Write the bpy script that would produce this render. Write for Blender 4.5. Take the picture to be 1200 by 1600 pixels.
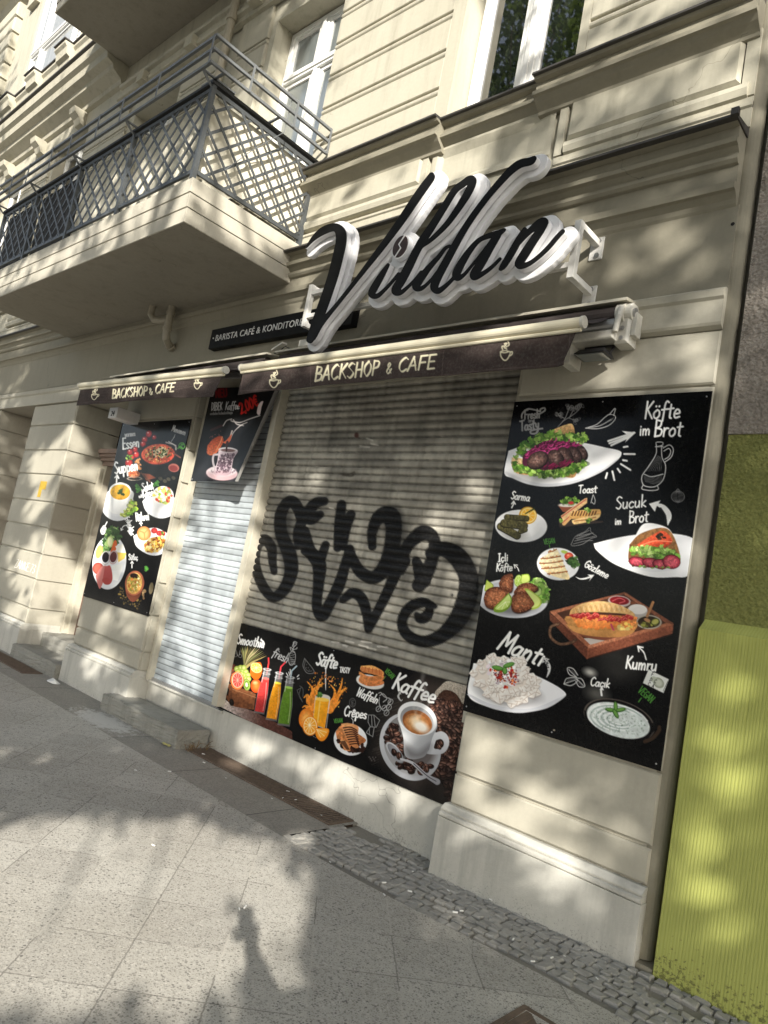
import bpy, bmesh, math, random
import numpy as np
from mathutils import Vector, Matrix
R_ = math.radians
for o in list(bpy.data.objects): bpy.data.objects.remove(o)
SC = bpy.context.scene
COL = SC.collection
# ------------------------------------------------------------------ camera
CAMPOS = np.array([0.0, -3.84, 1.62])
FPX = 1109.0; IW, IH = 1200.0, 1600.0
def _rot(yaw, pit, rol):
    B = np.array([[1, 0, 0], [0, 0, -1], [0, 1, 0]], float)
    Ry = np.array([[math.cos(yaw), -math.sin(yaw), 0], [math.sin(yaw), math.cos(yaw), 0], [0, 0, 1]])
    Rx = np.array([[1, 0, 0], [0, math.cos(pit), -math.sin(pit)], [0, math.sin(pit), math.cos(pit)]])
    Rz = np.array([[math.cos(rol), -math.sin(rol), 0], [math.sin(rol), math.cos(rol), 0], [0, 0, 1]])
    return Rz @ Rx @ B @ Ry.T
CR = _rot(R_(43.2), R_(-6.46), R_(10.6))
cd = bpy.data.cameras.new('camera'); cam = bpy.data.objects.new('camera', cd); COL.objects.link(cam)
cd.sensor_fit = 'VERTICAL'; cd.sensor_height = 36.0; cd.lens = 36.0 * FPX / IH
cd.clip_start = 0.02; cd.clip_end = 2000
M3 = Matrix(((CR[0][0], -CR[1][0], -CR[2][0]), (CR[0][1], -CR[1][1], -CR[2][1]), (CR[0][2], -CR[1][2], -CR[2][2])))
cam.matrix_world = Matrix.Translation(Vector(CAMPOS)) @ M3.to_4x4()
SC.camera = cam
SC.render.resolution_x = 768; SC.render.resolution_y = 1024
# ------------------------------------------------------------------ light
SUN = np.array([-0.680, 0.613, -0.402]); SUN /= np.linalg.norm(SUN)     # direction the light travels
W = bpy.data.worlds.new('World'); SC.world = W; W.use_nodes = True
wn = W.node_tree; bg = wn.nodes['Background']
sky = wn.nodes.new('ShaderNodeTexSky'); sky.sky_type = 'NISHITA'; sky.sun_disc = False
el = math.asin(-SUN[2]); az = math.atan2(-SUN[0], -SUN[1])
sky.sun_elevation = el; sky.sun_rotation = az
sky.air_density = 1.0; sky.dust_density = 1.6; sky.ozone_density = 0.6
hs = wn.nodes.new('ShaderNodeHueSaturation'); hs.inputs['Saturation'].default_value = 0.55; wn.links.new(sky.outputs[0], hs.inputs['Color']); wn.links.new(hs.outputs[0], bg.inputs[0]); bg.inputs[1].default_value = 0.13
ld = bpy.data.lights.new('sun', 'SUN'); ld.energy = 4.6; ld.angle = R_(0.53); ld.color = (1.0, 0.945, 0.86)
lo = bpy.data.objects.new('sun', ld); COL.objects.link(lo)
lo.rotation_euler = Vector(SUN).to_track_quat('-Z', 'Y').to_euler(); lo.location = (20, -18, 12)
SC.view_settings.view_transform = 'Standard'; SC.view_settings.look = 'None'
SC.view_settings.exposure = 0.98; SC.view_settings.gamma = 1.0
# ------------------------------------------------------------------ helpers
def P(u, v, y=0.0):                      # point of the plane Y=y seen at photo pixel u,v
    d = CR.T @ np.array([(u - IW / 2) / FPX, (v - IH / 2) / FPX, 1.0]); t = (y - CAMPOS[1]) / d[1]
    return CAMPOS + t * d
def PG(u, v, z=0.0):
    d = CR.T @ np.array([(u - IW / 2) / FPX, (v - IH / 2) / FPX, 1.0]); t = (z - CAMPOS[2]) / d[2]
    return CAMPOS + t * d
def proj(xyz):                           # world -> photo pixels (vectorised)
    c = (np.asarray(xyz, float) - CAMPOS) @ CR.T
    return IW / 2 + FPX * c[..., 0] / c[..., 2], IH / 2 + FPX * c[..., 1] / c[..., 2]
def s2l(c):
    c = np.asarray(c, float)
    return np.where(c <= 0.04045, c / 12.92, ((c + 0.055) / 1.055) ** 2.4)
def rgb(r, g, b): return tuple(float(x) for x in s2l(np.array([r, g, b]) / 255.0))
def tag(o, label=None, cat=None, group=None, kind=None):
    if label: o['label'] = label
    if cat: o['category'] = cat
    if group: o['group'] = group
    if kind: o['kind'] = kind
    return o
def empty(name, loc, label, cat, group=None):
    o = bpy.data.objects.new(name, None); COL.objects.link(o); o.location = loc; o.empty_display_size = 0.1
    bpy.context.view_layer.update()
    return tag(o, label, cat, group)
def link(name, me, mat=None, parent=None, smooth=False):
    o = bpy.data.objects.new(name, me); COL.objects.link(o)
    if mat is not None and len(me.materials) == 0: me.materials.append(mat)
    if smooth: me.polygons.foreach_set('use_smooth', np.ones(len(me.polygons), bool))
    if parent is not None: setpar(o, parent)
    return o
WM = {}
def wloc(o):
    v = Vector(o.location)
    return v + (wloc(o.parent) if o.parent else Vector((0, 0, 0)))
def setpar(o, parent):                   # mesh coordinates stay world coordinates
    off = wloc(parent); o.parent = parent; o.location = Vector(o.location) - off
class MB:
    def __init__(s): s.v = []; s.f = []
    def add(s, vs, fs):
        n = len(s.v); s.v += [tuple(map(float, p)) for p in vs]; s.f += [tuple(i + n for i in f) for f in fs]; return s
    def box(s, x0, x1, y0, y1, z0, z1):
        x0, x1 = min(x0, x1), max(x0, x1); y0, y1 = min(y0, y1), max(y0, y1); z0, z1 = min(z0, z1), max(z0, z1)
        return s.add([(x0, y0, z0), (x1, y0, z0), (x1, y1, z0), (x0, y1, z0), (x0, y0, z1), (x1, y0, z1), (x1, y1, z1), (x0, y1, z1)],
                     [(0, 3, 2, 1), (4, 5, 6, 7), (0, 1, 5, 4), (1, 2, 6, 5), (2, 3, 7, 6), (3, 0, 4, 7)])
    def cbox(s, x0, x1, y0, y1, z0, z1, c=0.006):      # box with the front (-Y) edges chamfered
        return s.add([(x0, y1, z0), (x1, y1, z0), (x1, y1, z1), (x0, y1, z1), (x0, y0 + c, z0), (x1, y0 + c, z0), (x1, y0 + c, z1), (x0, y0 + c, z1),
                      (x0 + c, y0, z0 + c), (x1 - c, y0, z0 + c), (x1 - c, y0, z1 - c), (x0 + c, y0, z1 - c)],
                     [(0, 1, 2, 3), (0, 4, 5, 1), (1, 5, 6, 2), (2, 6, 7, 3), (3, 7, 4, 0), (4, 8, 9, 5), (5, 9, 10, 6), (6, 10, 11, 7), (7, 11, 8, 4), (8, 11, 10, 9)])
    def bar(s, a, b, w, h=None, up=(0, 0, 1)):
        h = h or w; a = Vector(a); b = Vector(b); d = (b - a).normalized(); u = Vector(up)
        if abs(d.dot(u)) > 0.95: u = Vector((0, 1, 0))
        r = d.cross(u).normalized() * w / 2; u = r.cross(d).normalized() * h / 2
        vs = [a - r - u, a + r - u, a + r + u, a - r + u, b - r - u, b + r - u, b + r + u, b - r + u]
        return s.add(vs, [(0, 3, 2, 1), (4, 5, 6, 7), (0, 1, 5, 4), (1, 2, 6, 5), (2, 3, 7, 6), (3, 0, 4, 7)])
    def tube(s, pts, rad, n=10, cap=True):
        pts = [Vector(p) for p in pts]; rad = rad if hasattr(rad, '__len__') else [rad] * len(pts)
        prev = None; rings = []
        for i, p in enumerate(pts):
            d = (pts[min(i + 1, len(pts) - 1)] - pts[max(i - 1, 0)]).normalized()
            if prev is None:
                a = Vector((0, 0, 1)) if abs(d.z) < 0.9 else Vector((1, 0, 0)); r = d.cross(a).normalized()
            else: r = (prev - d * prev.dot(d)).normalized()
            prev = r; q = d.cross(r)
            rings.append([p + (r * math.cos(2 * math.pi * k / n) + q * math.sin(2 * math.pi * k / n)) * rad[i] for k in range(n)])
        vs = [v for rg in rings for v in rg]; fs = []
        for i in range(len(pts) - 1):
            for k in range(n): fs.append((i * n + k, i * n + (k + 1) % n, (i + 1) * n + (k + 1) % n, (i + 1) * n + k))
        if cap: fs.append(tuple(range(n - 1, -1, -1))); fs.append(tuple((len(pts) - 1) * n + k for k in range(n)))
        return s.add(vs, fs)
    def sweep(s, prof, x0, x1, m0=0, m1=0, yb=0.3):   # profile [(z,y)] bottom->top extruded along X, closed at y=yb; m: mitre
        pr = [(prof[0][0], yb)] + list(prof) + [(prof[-1][0], yb)]
        vs = []
        for z, y in pr: vs.append((x0 + (y * m0 if y < yb else 0), y, z))
        n = len(pr)
        for z, y in pr: vs.append((x1 - (y * m1 if y < yb else 0), y, z))
        fs = [(i, i + n, i + n + 1, i + 1) for i in range(n - 1)]
        fs.append((n - 1, 2 * n - 1, n, 0))
        fs.append(tuple(range(n))); fs.append(tuple(range(2 * n - 1, n - 1, -1)))
        return s.add(vs, fs)
    def disc(s, c, r, n=12, nrm=(0, -1, 0), h=0.004):
        a = Vector(nrm).normalized(); return s.tube([Vector(c), Vector(c) + a * h], r, n)
    def cut(s): s.c = getattr(s, 'c', []) + [(len(s.v), len(s.f))]; return s
    def build_each(s, name, mat, parent=None, **kw):      # one object for each piece between the cuts
        cs = [(0, 0)] + getattr(s, 'c', []) + [(len(s.v), len(s.f))]; out = []
        for (v0, f0), (v1, f1) in zip(cs[:-1], cs[1:]):
            if f1 == f0: continue
            q = MB(); q.v = s.v[v0:v1]; q.f = [tuple(i - v0 for i in f) for f in s.f[f0:f1]]; out.append(q.build(name, mat, parent, **kw))
        return out
    def mesh(s, name):
        me = bpy.data.meshes.new(name); me.from_pydata(s.v, [], s.f); me.update()
        return me
    def build(s, name, mat, parent=None, smooth=False, bevel=0, recalc=True, autosmooth=False):
        me = s.mesh(name)
        if recalc or bevel:
            bm = bmesh.new(); bm.from_mesh(me)
            if recalc: bmesh.ops.recalc_face_normals(bm, faces=bm.faces)
            if bevel:
                es = [e for e in bm.edges if len(e.link_faces) == 2 and e.calc_face_angle(0) > 0.6]
                bmesh.ops.bevel(bm, geom=es, offset=bevel, segments=2, affect='EDGES', profile=0.6)
            bm.to_mesh(me); bm.free()
        return link(name, me, mat, parent, smooth)
def gridmesh(name, XYZ, colors, mat, parent=None, smooth=False, skirt=None):
    h, w, _ = XYZ.shape; v = XYZ.reshape(-1, 3).astype(np.float32)
    i = np.arange(h * w).reshape(h, w)
    q = np.stack([i[:-1, :-1], i[1:, :-1], i[1:, 1:], i[:-1, 1:]], -1).reshape(-1, 4)
    if skirt is not None:                                # give the sheet a back at distance skirt (vector)
        ring = np.concatenate([i[0, :], i[1:, -1], i[-1, -2::-1], i[-2:0:-1, 0]]); n = len(ring)
        v2 = v[ring] + np.array(skirt, np.float32); b = len(v) + np.arange(n)
        q2 = np.stack([ring, np.roll(ring, -1), np.roll(b, -1), b], -1)
        v = np.concatenate([v, v2]); q = np.concatenate([q, q2])
        if colors is not None:
            C = colors.reshape(-1, colors.shape[-1]); colors = np.concatenate([C, C[ring] * 0.5])
    me = bpy.data.meshes.new(name); me.vertices.add(len(v)); me.vertices.foreach_set('co', v.ravel())
    me.loops.add(q.size); me.loops.foreach_set('vertex_index', q.ravel().astype(np.int32))
    me.polygons.add(len(q)); me.polygons.foreach_set('loop_start', np.arange(0, q.size, 4, dtype=np.int32))
    me.update(calc_edges=True); me.validate()
    if colors is not None:
        C = colors.reshape(-1, colors.shape[-1]); a = me.color_attributes.new('ink', 'FLOAT_COLOR', 'POINT')
        C4 = np.ones((len(v), 4), np.float32); C4[:, :3] = s2l(np.clip(C[:, :3], 0, 1)); a.data.foreach_set('color', C4.ravel())
    return link(name, me, mat, parent, smooth)
# ------------------------------------------------------------------ materials
MATS = {}
class NT:
    def __init__(s, name):
        s.m = bpy.data.materials.new(name); s.m.use_nodes = True; s.t = s.m.node_tree; s.b = s.t.nodes['Principled BSDF']
    def n(s, typ, **kw):
        nd = s.t.nodes.new(typ)
        for k, v in kw.items():
            if k.startswith('i_'):
                key = k[2:]; key = int(key) if key.isdigit() else key.replace('_', ' ')
                nd.inputs[key].default_value = v
            else: setattr(nd, k, v)
        return nd
    def l(s, a, b): s.t.links.new(a, b)
    def pos(s): return s.n('ShaderNodeNewGeometry').outputs['Position']
    def mapv(s, v, scale=(1, 1, 1), rot=(0, 0, 0), loc=(0, 0, 0)):
        m = s.n('ShaderNodeMapping'); s.l(v, m.inputs[0]); m.inputs['Scale'].default_value = scale; m.inputs['Rotation'].default_value = rot; m.inputs['Location'].default_value = loc
        return m.outputs[0]
    def noise(s, v, scale, det=4, rough=0.55):
        m = s.n('ShaderNodeTexNoise'); s.l(v, m.inputs['Vector']); m.inputs['Scale'].default_value = scale; m.inputs['Detail'].default_value = det; m.inputs['Roughness'].default_value = rough
        return m.outputs[0]
    def ramp(s, f, stops):
        r = s.n('ShaderNodeValToRGB'); s.l(f, r.inputs[0]); e = r.color_ramp.elements
        while len(e) < len(stops): e.new(0.5)
        for el_, (p, c) in zip(e, stops):
            el_.position = p; el_.color = (c, c, c, 1) if not hasattr(c, '__len__') else (*c[:3], 1)
        return r.outputs[0]
    def mix(s, f, a, b, mode='MIX'):
        m = s.n('ShaderNodeMix', data_type='RGBA', blend_type=mode)
        for sock, val in ((m.inputs[0], f), (m.inputs[6], a), (m.inputs[7], b)):
            if hasattr(val, 'links') or hasattr(val, 'is_linked'): s.l(val, sock)
            else: sock.default_value = val if not hasattr(val, '__len__') else (*val[:3], 1)
        return m.outputs[2]
    def math(s, op, a, b=None, c=None):
        m = s.n('ShaderNodeMath', operation=op)
        for k, val in enumerate((a, b, c)):
            if val is None: continue
            if hasattr(val, 'is_linked'): s.l(val, m.inputs[k])
            else: m.inputs[k].default_value = val
        return m.outputs[0]
    def bump(s, h, st=0.2, dist=0.01, prev=None):
        b = s.n('ShaderNodeBump'); b.inputs['Strength'].default_value = st; b.inputs['Distance'].default_value = dist; s.l(h, b.inputs['Height'])
        if prev is not None: s.l(prev, b.inputs['Normal'])
        return b.outputs[0]
    def out(s, col=None, rough=None, nor=None, **kw):
        if col is not None:
            if hasattr(col, 'is_linked'): s.l(col, s.b.inputs['Base Color'])
            else: s.b.inputs['Base Color'].default_value = (*col[:3], 1)
        if rough is not None:
            if hasattr(rough, 'is_linked'): s.l(rough, s.b.inputs['Roughness'])
            else: s.b.inputs['Roughness'].default_value = rough
        if nor is not None: s.l(nor, s.b.inputs['Normal'])
        for k, v in kw.items(): s.b.inputs[k.replace('_', ' ')].default_value = v
        return s.m
def plaster(name, base, dark, streak=0.35, grain=0.25, gscale=140, crack=False, speck=0.0):
    t = NT(name); p = t.pos()
    big = t.ramp(t.noise(p, 0.9, 5), [(0.35, 0.0), (0.7, 1.0)])
    c = t.mix(t.math('MULTIPLY', big, 0.45), base, dark)
    st = t.ramp(t.noise(t.mapv(p, (5, 5, 0.5)), 1.6, 6, 0.65), [(0.5, 0.0), (0.78, 1.0)])
    c = t.mix(t.math('MULTIPLY', st, streak), c, tuple(x * 0.55 for x in dark))
    f = t.noise(p, 35, 4, 0.7); c = t.mix(t.math('MULTIPLY', t.ramp(f, [(0.3, 0), (0.75, 1)]), 0.22), c, tuple(x * 0.7 for x in dark))
    if speck:                                            # street dirt splashed up from the pavement, in specks
        sp = t.n('ShaderNodeSeparateXYZ'); t.l(p, sp.inputs[0])
        lo_ = t.n('ShaderNodeMapRange'); t.l(sp.outputs[2], lo_.inputs[0]); lo_.inputs[1].default_value = 0.0; lo_.inputs[2].default_value = 0.30; lo_.inputs[3].default_value = 0.16; lo_.inputs[4].default_value = 0.0
        nn = t.noise(p, 85, 4, 0.8); n3 = t.noise(p, 6, 3); k = t.math('GREATER_THAN', t.math('ADD', t.math('ADD', nn, t.math('MULTIPLY', n3, 0.25)), lo_.outputs[0]), 0.86)
        c = t.mix(t.math('MULTIPLY', k, speck), c, (0.07, 0.065, 0.055))
    if crack:
        vo = t.n('ShaderNodeTexVoronoi', feature='DISTANCE_TO_EDGE'); vo.inputs['Scale'].default_value = 1.1
        wv = t.n('ShaderNodeVectorMath', operation='ADD'); nz = t.n('ShaderNodeTexNoise'); nz.inputs['Scale'].default_value = 7; t.l(p, nz.inputs['Vector']); sc_ = t.n('ShaderNodeVectorMath', operation='SCALE'); sc_.inputs['Scale'].default_value = .22; t.l(nz.outputs['Color'], sc_.inputs[0])
        t.l(p, wv.inputs[0]); t.l(sc_.outputs[0], wv.inputs[1]); t.l(wv.outputs[0], vo.inputs['Vector'])
        ck = t.math('LESS_THAN', vo.outputs[0], 0.0025); msk = t.math('GREATER_THAN', t.noise(p, 0.8, 2), 0.6)
        c = t.mix(t.math('MULTIPLY', t.math('MULTIPLY', ck, msk), 0.5), c, tuple(x * 0.4 for x in dark))
    n1 = t.bump(t.noise(p, gscale, 3, 0.7), grain, 0.004); n2 = t.bump(t.noise(p, 7, 3), 0.25, 0.01, n1)
    return t.out(c, 0.88, n2, Specular_IOR_Level=0.25)
def simple(name, col, rough=0.5, metal=0.0, var=0.25, vs=20, bump=0.0, bs=80, spec=0.5):
    t = NT(name); p = t.pos(); nz = t.ramp(t.noise(p, vs, 5, 0.65), [(0.3, 0), (0.75, 1)])
    c = t.mix(t.math('MULTIPLY', nz, var), col, tuple(x * 0.5 for x in col))
    nor = t.bump(t.noise(p, bs, 3), bump, 0.004) if bump else None
    rr = t.math('ADD', t.math('MULTIPLY', nz, 0.15), rough)
    return t.out(c, rr, nor, Metallic=metal, Specular_IOR_Level=spec)
def inkmat(name, rough=0.3, spec=0.5, fine=0.12, bump=0.0, coat=0.0):
    t = NT(name); a = t.n('ShaderNodeVertexColor', layer_name='ink') if False else t.n('ShaderNodeAttribute', attribute_name='ink')
    p = t.pos(); nz = t.noise(p, 60, 4, 0.7)
    c = t.mix(t.math('MULTIPLY', t.ramp(nz, [(0.45, 0), (0.8, 1)]), fine), a.outputs['Color'], (0.22, 0.21, 0.19))
    rr = t.math('ADD', t.math('MULTIPLY', t.noise(p, 3, 4), 0.16), rough - 0.08)
    nor = t.bump(t.noise(p, 2.2, 2), bump, 0.02) if bump else None
    return t.out(c, rr, nor, Specular_IOR_Level=spec, Coat_Weight=coat)
# ------------------------------------------------------------------ printing: everything below fills a colour grid on a real sheet
def vnoise(U, V, sc, seed=0):
    rs = np.random.RandomState(seed); T = rs.rand(256, 256)
    x = U / sc; y = V / sc; xi = np.floor(x).astype(int); yi = np.floor(y).astype(int); fx = x - xi; fy = y - yi
    fx = fx * fx * (3 - 2 * fx); fy = fy * fy * (3 - 2 * fy); g = lambda a, b: T[a % 256, b % 256]
    return (g(xi, yi) * (1 - fx) + g(xi + 1, yi) * fx) * (1 - fy) + (g(xi, yi + 1) * (1 - fx) + g(xi + 1, yi + 1) * fx) * fy
def fbm(U, V, sc, seed=0): return 0.55 * vnoise(U, V, sc, seed) + 0.3 * vnoise(U, V, sc / 2.1, seed + 1) + 0.15 * vnoise(U, V, sc / 4.3, seed + 2)
def crom(pts, step=0.12):
    p = [np.array(q, float) for q in pts]
    if len(p) < 3: return np.array(p)
    p = [2 * p[0] - p[1]] + p + [2 * p[-1] - p[-2]]; out = []
    for i in range(1, len(p) - 2):
        for t in np.arange(0, 1, step):
            a, b, c, d = p[i - 1:i + 3]
            out.append(0.5 * (2 * b + (c - a) * t + (2 * a - 5 * b + 4 * c - d) * t * t + (3 * b - a - 3 * c + d) * t ** 3))
    out.append(p[-2]); return np.array(out)
class Canvas:
    """colour grid; U,V give for each cell its coordinate in the artwork"""
    def __init__(s, U, V, base, inv=None):
        s.U = U; s.V = V; s.C = np.empty(U.shape + (3,)); s.C[:] = np.array(base) / 255.0; s.fr(0, 0, 1); s.cell = float(np.hypot(np.median(np.abs(np.diff(U, axis=1))), np.median(np.abs(np.diff(V, axis=0)))))
        s.inv = inv; s.rng = random.Random(5)
    def fr(s, ox, oy, k): s.ox, s.oy, s.k = ox, oy, k; return s
    def T(s, pts): return [(s.ox + s.k * p[0], s.oy + s.k * p[1], *[q * s.k for q in p[2:]]) for p in pts]
    def win(s, u0, v0, u1, v1):
        if s.inv:
            q = [s.inv(u, v) for u, v in ((u0, v0), (u1, v0), (u0, v1), (u1, v1))]; h, w = s.U.shape
            r0 = max(int(min(a for a, b in q)) - 1, 0); r1 = min(int(max(a for a, b in q)) + 3, h); c0 = max(int(min(b for a, b in q)) - 1, 0); c1 = min(int(max(b for a, b in q)) + 3, w)
            return None if r1 <= r0 or c1 <= c0 else (slice(r0, r1), slice(c0, c1))
        m = (s.U >= u0) & (s.U <= u1) & (s.V >= v0) & (s.V <= v1); r = np.where(m.any(1))[0]; c = np.where(m.any(0))[0]
        return None if len(r) == 0 else (slice(r[0], r[-1] + 1), slice(c[0], c[-1] + 1))
    def put(s, w, d, col, soft, a=1.0):
        U = s.U[w]; V = s.V[w]; m = np.clip(0.5 - d / soft, 0, 1) * a
        if not m.any(): return
        c = col(U, V, d) if callable(col) else np.array(col) / 255.0
        s.C[w] = s.C[w] * (1 - m[..., None]) + c * m[..., None]
    def line(s, pts, r, col, smooth=True, soft=None, a=1.0, nib=None):
        q = s.T([(p[0], p[1], (p[2] if len(p) > 2 else r)) for p in pts]); q = crom(q) if smooth else np.array(q)
        soft = soft or s.cell * 0.8; m = q[:, 2].max() + soft * 2 + 1
        w = s.win(q[:, 0].min() - m, q[:, 1].min() - m, q[:, 0].max() + m, q[:, 1].max() + m)
        if w is None: return
        U = s.U[w]; V = s.V[w]; D = np.full(U.shape, 1e9)
        for i in range(len(q) - 1):
            x0, y0, r0 = q[i]; x1, y1, r1 = q[i + 1]; dx, dy = x1 - x0, y1 - y0; L = dx * dx + dy * dy + 1e-12
            t = np.clip(((U - x0) * dx + (V - y0) * dy) / L, 0, 1); k = 1.0
            if nib is not None: k = 0.35 + 0.75 * abs(math.sin(math.atan2(dy, dx) - nib))
            D = np.minimum(D, np.hypot(U - x0 - t * dx, V - y0 - t * dy) - (r0 + (r1 - r0) * t) * k)
        s.put(w, D, col, soft, a)
    def ell(s, cx, cy, rx, ry, ang, col, soft=None, a=1.0, ring=None):
        cx, cy = s.ox + s.k * cx, s.oy + s.k * cy; rx *= s.k; ry *= s.k; m = max(rx, ry) * 1.05 + 2; w = s.win(cx - m, cy - m, cx + m, cy + m)
        if w is None: return
        c_, s_ = math.cos(R_(ang)), math.sin(R_(ang)); x = s.U[w] - cx; y = s.V[w] - cy; X = (x * c_ + y * s_) / rx; Y = (-x * s_ + y * c_) / ry
        d = (np.hypot(X, Y) - 1) * min(rx, ry)
        if ring: d = np.abs(d) - ring * s.k
        s.put(w, d, col, soft or s.cell * 0.9, a)
    def poly(s, pts, col, smooth=False, soft=None, a=1.0):
        q = s.T(pts); q = crom(list(q) + [q[0]])[:-1] if smooth else np.array(q)
        q = q[:, :2]; w = s.win(q[:, 0].min() - 2, q[:, 1].min() - 2, q[:, 0].max() + 2, q[:, 1].max() + 2)
        if w is None: return
        U = s.U[w]; V = s.V[w]; D = np.full(U.shape, 1e9); ins = np.zeros(U.shape, bool)
        for i in range(len(q)):
            x0, y0 = q[i]; x1, y1 = q[(i + 1) % len(q)]; dx, dy = x1 - x0, y1 - y0; L = dx * dx + dy * dy + 1e-12
            t = np.clip(((U - x0) * dx + (V - y0) * dy) / L, 0, 1); D = np.minimum(D, np.hypot(U - x0 - t * dx, V - y0 - t * dy))
            if y0 != y1:
                c = ((y0 > V) != (y1 > V)) & (U < (x1 - x0) * (V - y0) / (y1 - y0) + x0); ins ^= c
        s.put(w, np.where(ins, -D, D), col, soft or s.cell * 0.9, a)
    def inside(s, pts, n):
        q = np.array([p[:2] for p in pts]); out = []; x0, y0 = q.min(0); x1, y1 = q.max(0); g = 0
        while len(out) < n and g < n * 30:
            g += 1; x = s.rng.uniform(x0, x1); y = s.rng.uniform(y0, y1); ins = False
            for i in range(len(q)):
                a, b = q[i], q[(i + 1) % len(q)]
                if (a[1] > y) != (b[1] > y) and x < (b[0] - a[0]) * (y - a[1]) / (b[1] - a[1]) + a[0]: ins = not ins
            if ins: out.append((x, y))
        return out
    def scatter(s, pts, n, r, cols, asp=(0.5, 1.0), edge=None, a=1.0, ang=None):
        for x, y in s.inside(pts, n):
            rr = r * s.rng.uniform(0.6, 1.3); an = s.rng.uniform(0, 180) if ang is None else ang + s.rng.uniform(-25, 25); c = np.array(s.rng.choice(cols), float)
            c = np.clip(c * s.rng.uniform(0.8, 1.15), 0, 255); k = s.rng.uniform(*asp)
            if edge is not None: s.ell(x, y + rr * 0.18, rr * 1.12, rr * k * 1.25, an, edge, a=a * 0.8)
            s.ell(x, y, rr, rr * k, an, c, a=a)
    def leafy(s, pts, n, r, cols=None):                  # frilly salad leaves
        cols = cols or [(74, 118, 34), (104, 150, 48), (136, 176, 72), (54, 92, 26), (164, 196, 100)]
        for x, y in s.inside(pts, n):
            c = np.array(s.rng.choice(cols), float); an = s.rng.uniform(0, 2 * math.pi); rr = r * s.rng.uniform(0.6, 1.3)
            s.ell(x, y + rr * 0.25, rr, rr * 0.6, math.degrees(an), c * 0.6, a=0.5)
            for k in range(4):
                b = an + s.rng.uniform(-1.1, 1.1); s.line([(x, y, rr * .36), (x + math.cos(b) * rr * .7, y + math.sin(b) * rr * .6, rr * .28), (x + math.cos(b + .4) * rr * 1.2, y + math.sin(b + .4) * rr, rr * .14)], 1, np.clip(c * s.rng.uniform(.8, 1.2), 0, 255))
    def text(s, txt, x, y, size, ang, col, r=0.55, cond=1.0, slant=0.0, gap=0.3, a=1.0, nib=None, jit=0.0):
        ca, sa = math.cos(R_(ang)), math.sin(R_(ang)); k = size / 10.0; pen = 0.0
        for ch in txt:
            if ch == ' ': pen += 3.2 * cond; continue
            w, strokes = GL.get(ch, GL['o']); jy = s.rng.uniform(-jit, jit); gg = ch in 'gpyfç'
            for st in strokes:
                q = []
                for gx, gy in st:
                    lx = (pen + gx * cond + gy * slant) * k; ly = -(gy + jy) * k
                    q.append((x + lx * ca - ly * sa, y + lx * sa + ly * ca))
                s.line(q, r * k, col, smooth=len(q) > 2, a=a, nib=nib)
            pen += (w + gap) * cond
        return pen * k
    def arrow(s, pts, r, col, head=None):
        s.line(pts, r, col); a = np.array(pts[-2][:2]); b = np.array(pts[-1][:2]); d = (b - a) / np.linalg.norm(b - a); n = np.array([-d[1], d[0]]); h = head or r * 5
        for sg in (1, -1): s.line([b, b - d * h + n * sg * h * 0.7], r, col, smooth=False)
def shade(c0, c1, ang=90, rel=None, nz=0.0, sc=4, seed=1, lo=0.0, hi=1.0):
    """gradient c0->c1 over the drawn region plus mottling (as the printed picture has it)"""
    c0 = np.array(c0) / 255.0; c1 = np.array(c1) / 255.0
    def f(U, V, d):
        ca, sa = math.cos(R_(ang)), math.sin(R_(ang)); q = U * ca + V * sa; q = (q - q.min()) / max(np.ptp(q), 1e-6)
        t = np.clip((q - lo) / (hi - lo), 0, 1)[..., None]; c = c0 * (1 - t) + c1 * t
        if nz: c = c * (1 + nz * (fbm(U, V, sc, seed)[..., None] * 2 - 1))
        return np.clip(c, 0, 1)
    return f
def rim(cin, cedge, wd, nz=0.0, sc=4, seed=1):
    cin = np.array(cin) / 255.0; ce = np.array(cedge) / 255.0
    def f(U, V, d):
        t = np.clip(1 + d / wd, 0, 1)[..., None]; c = cin * (1 - t) + ce * t
        if nz: c = c * (1 + nz * (fbm(U, V, sc, seed)[..., None] * 2 - 1))
        return np.clip(c, 0, 1)
    return f
GL = {}
def _gl(txt):
    for ln in txt.strip().splitlines():
        ch, w, rest = ln.strip().split(' ', 2)
        GL[ch] = (float(w), [[tuple(float(z) for z in q.split(',')) for q in st.split()] for st in rest.split(';')])
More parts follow.
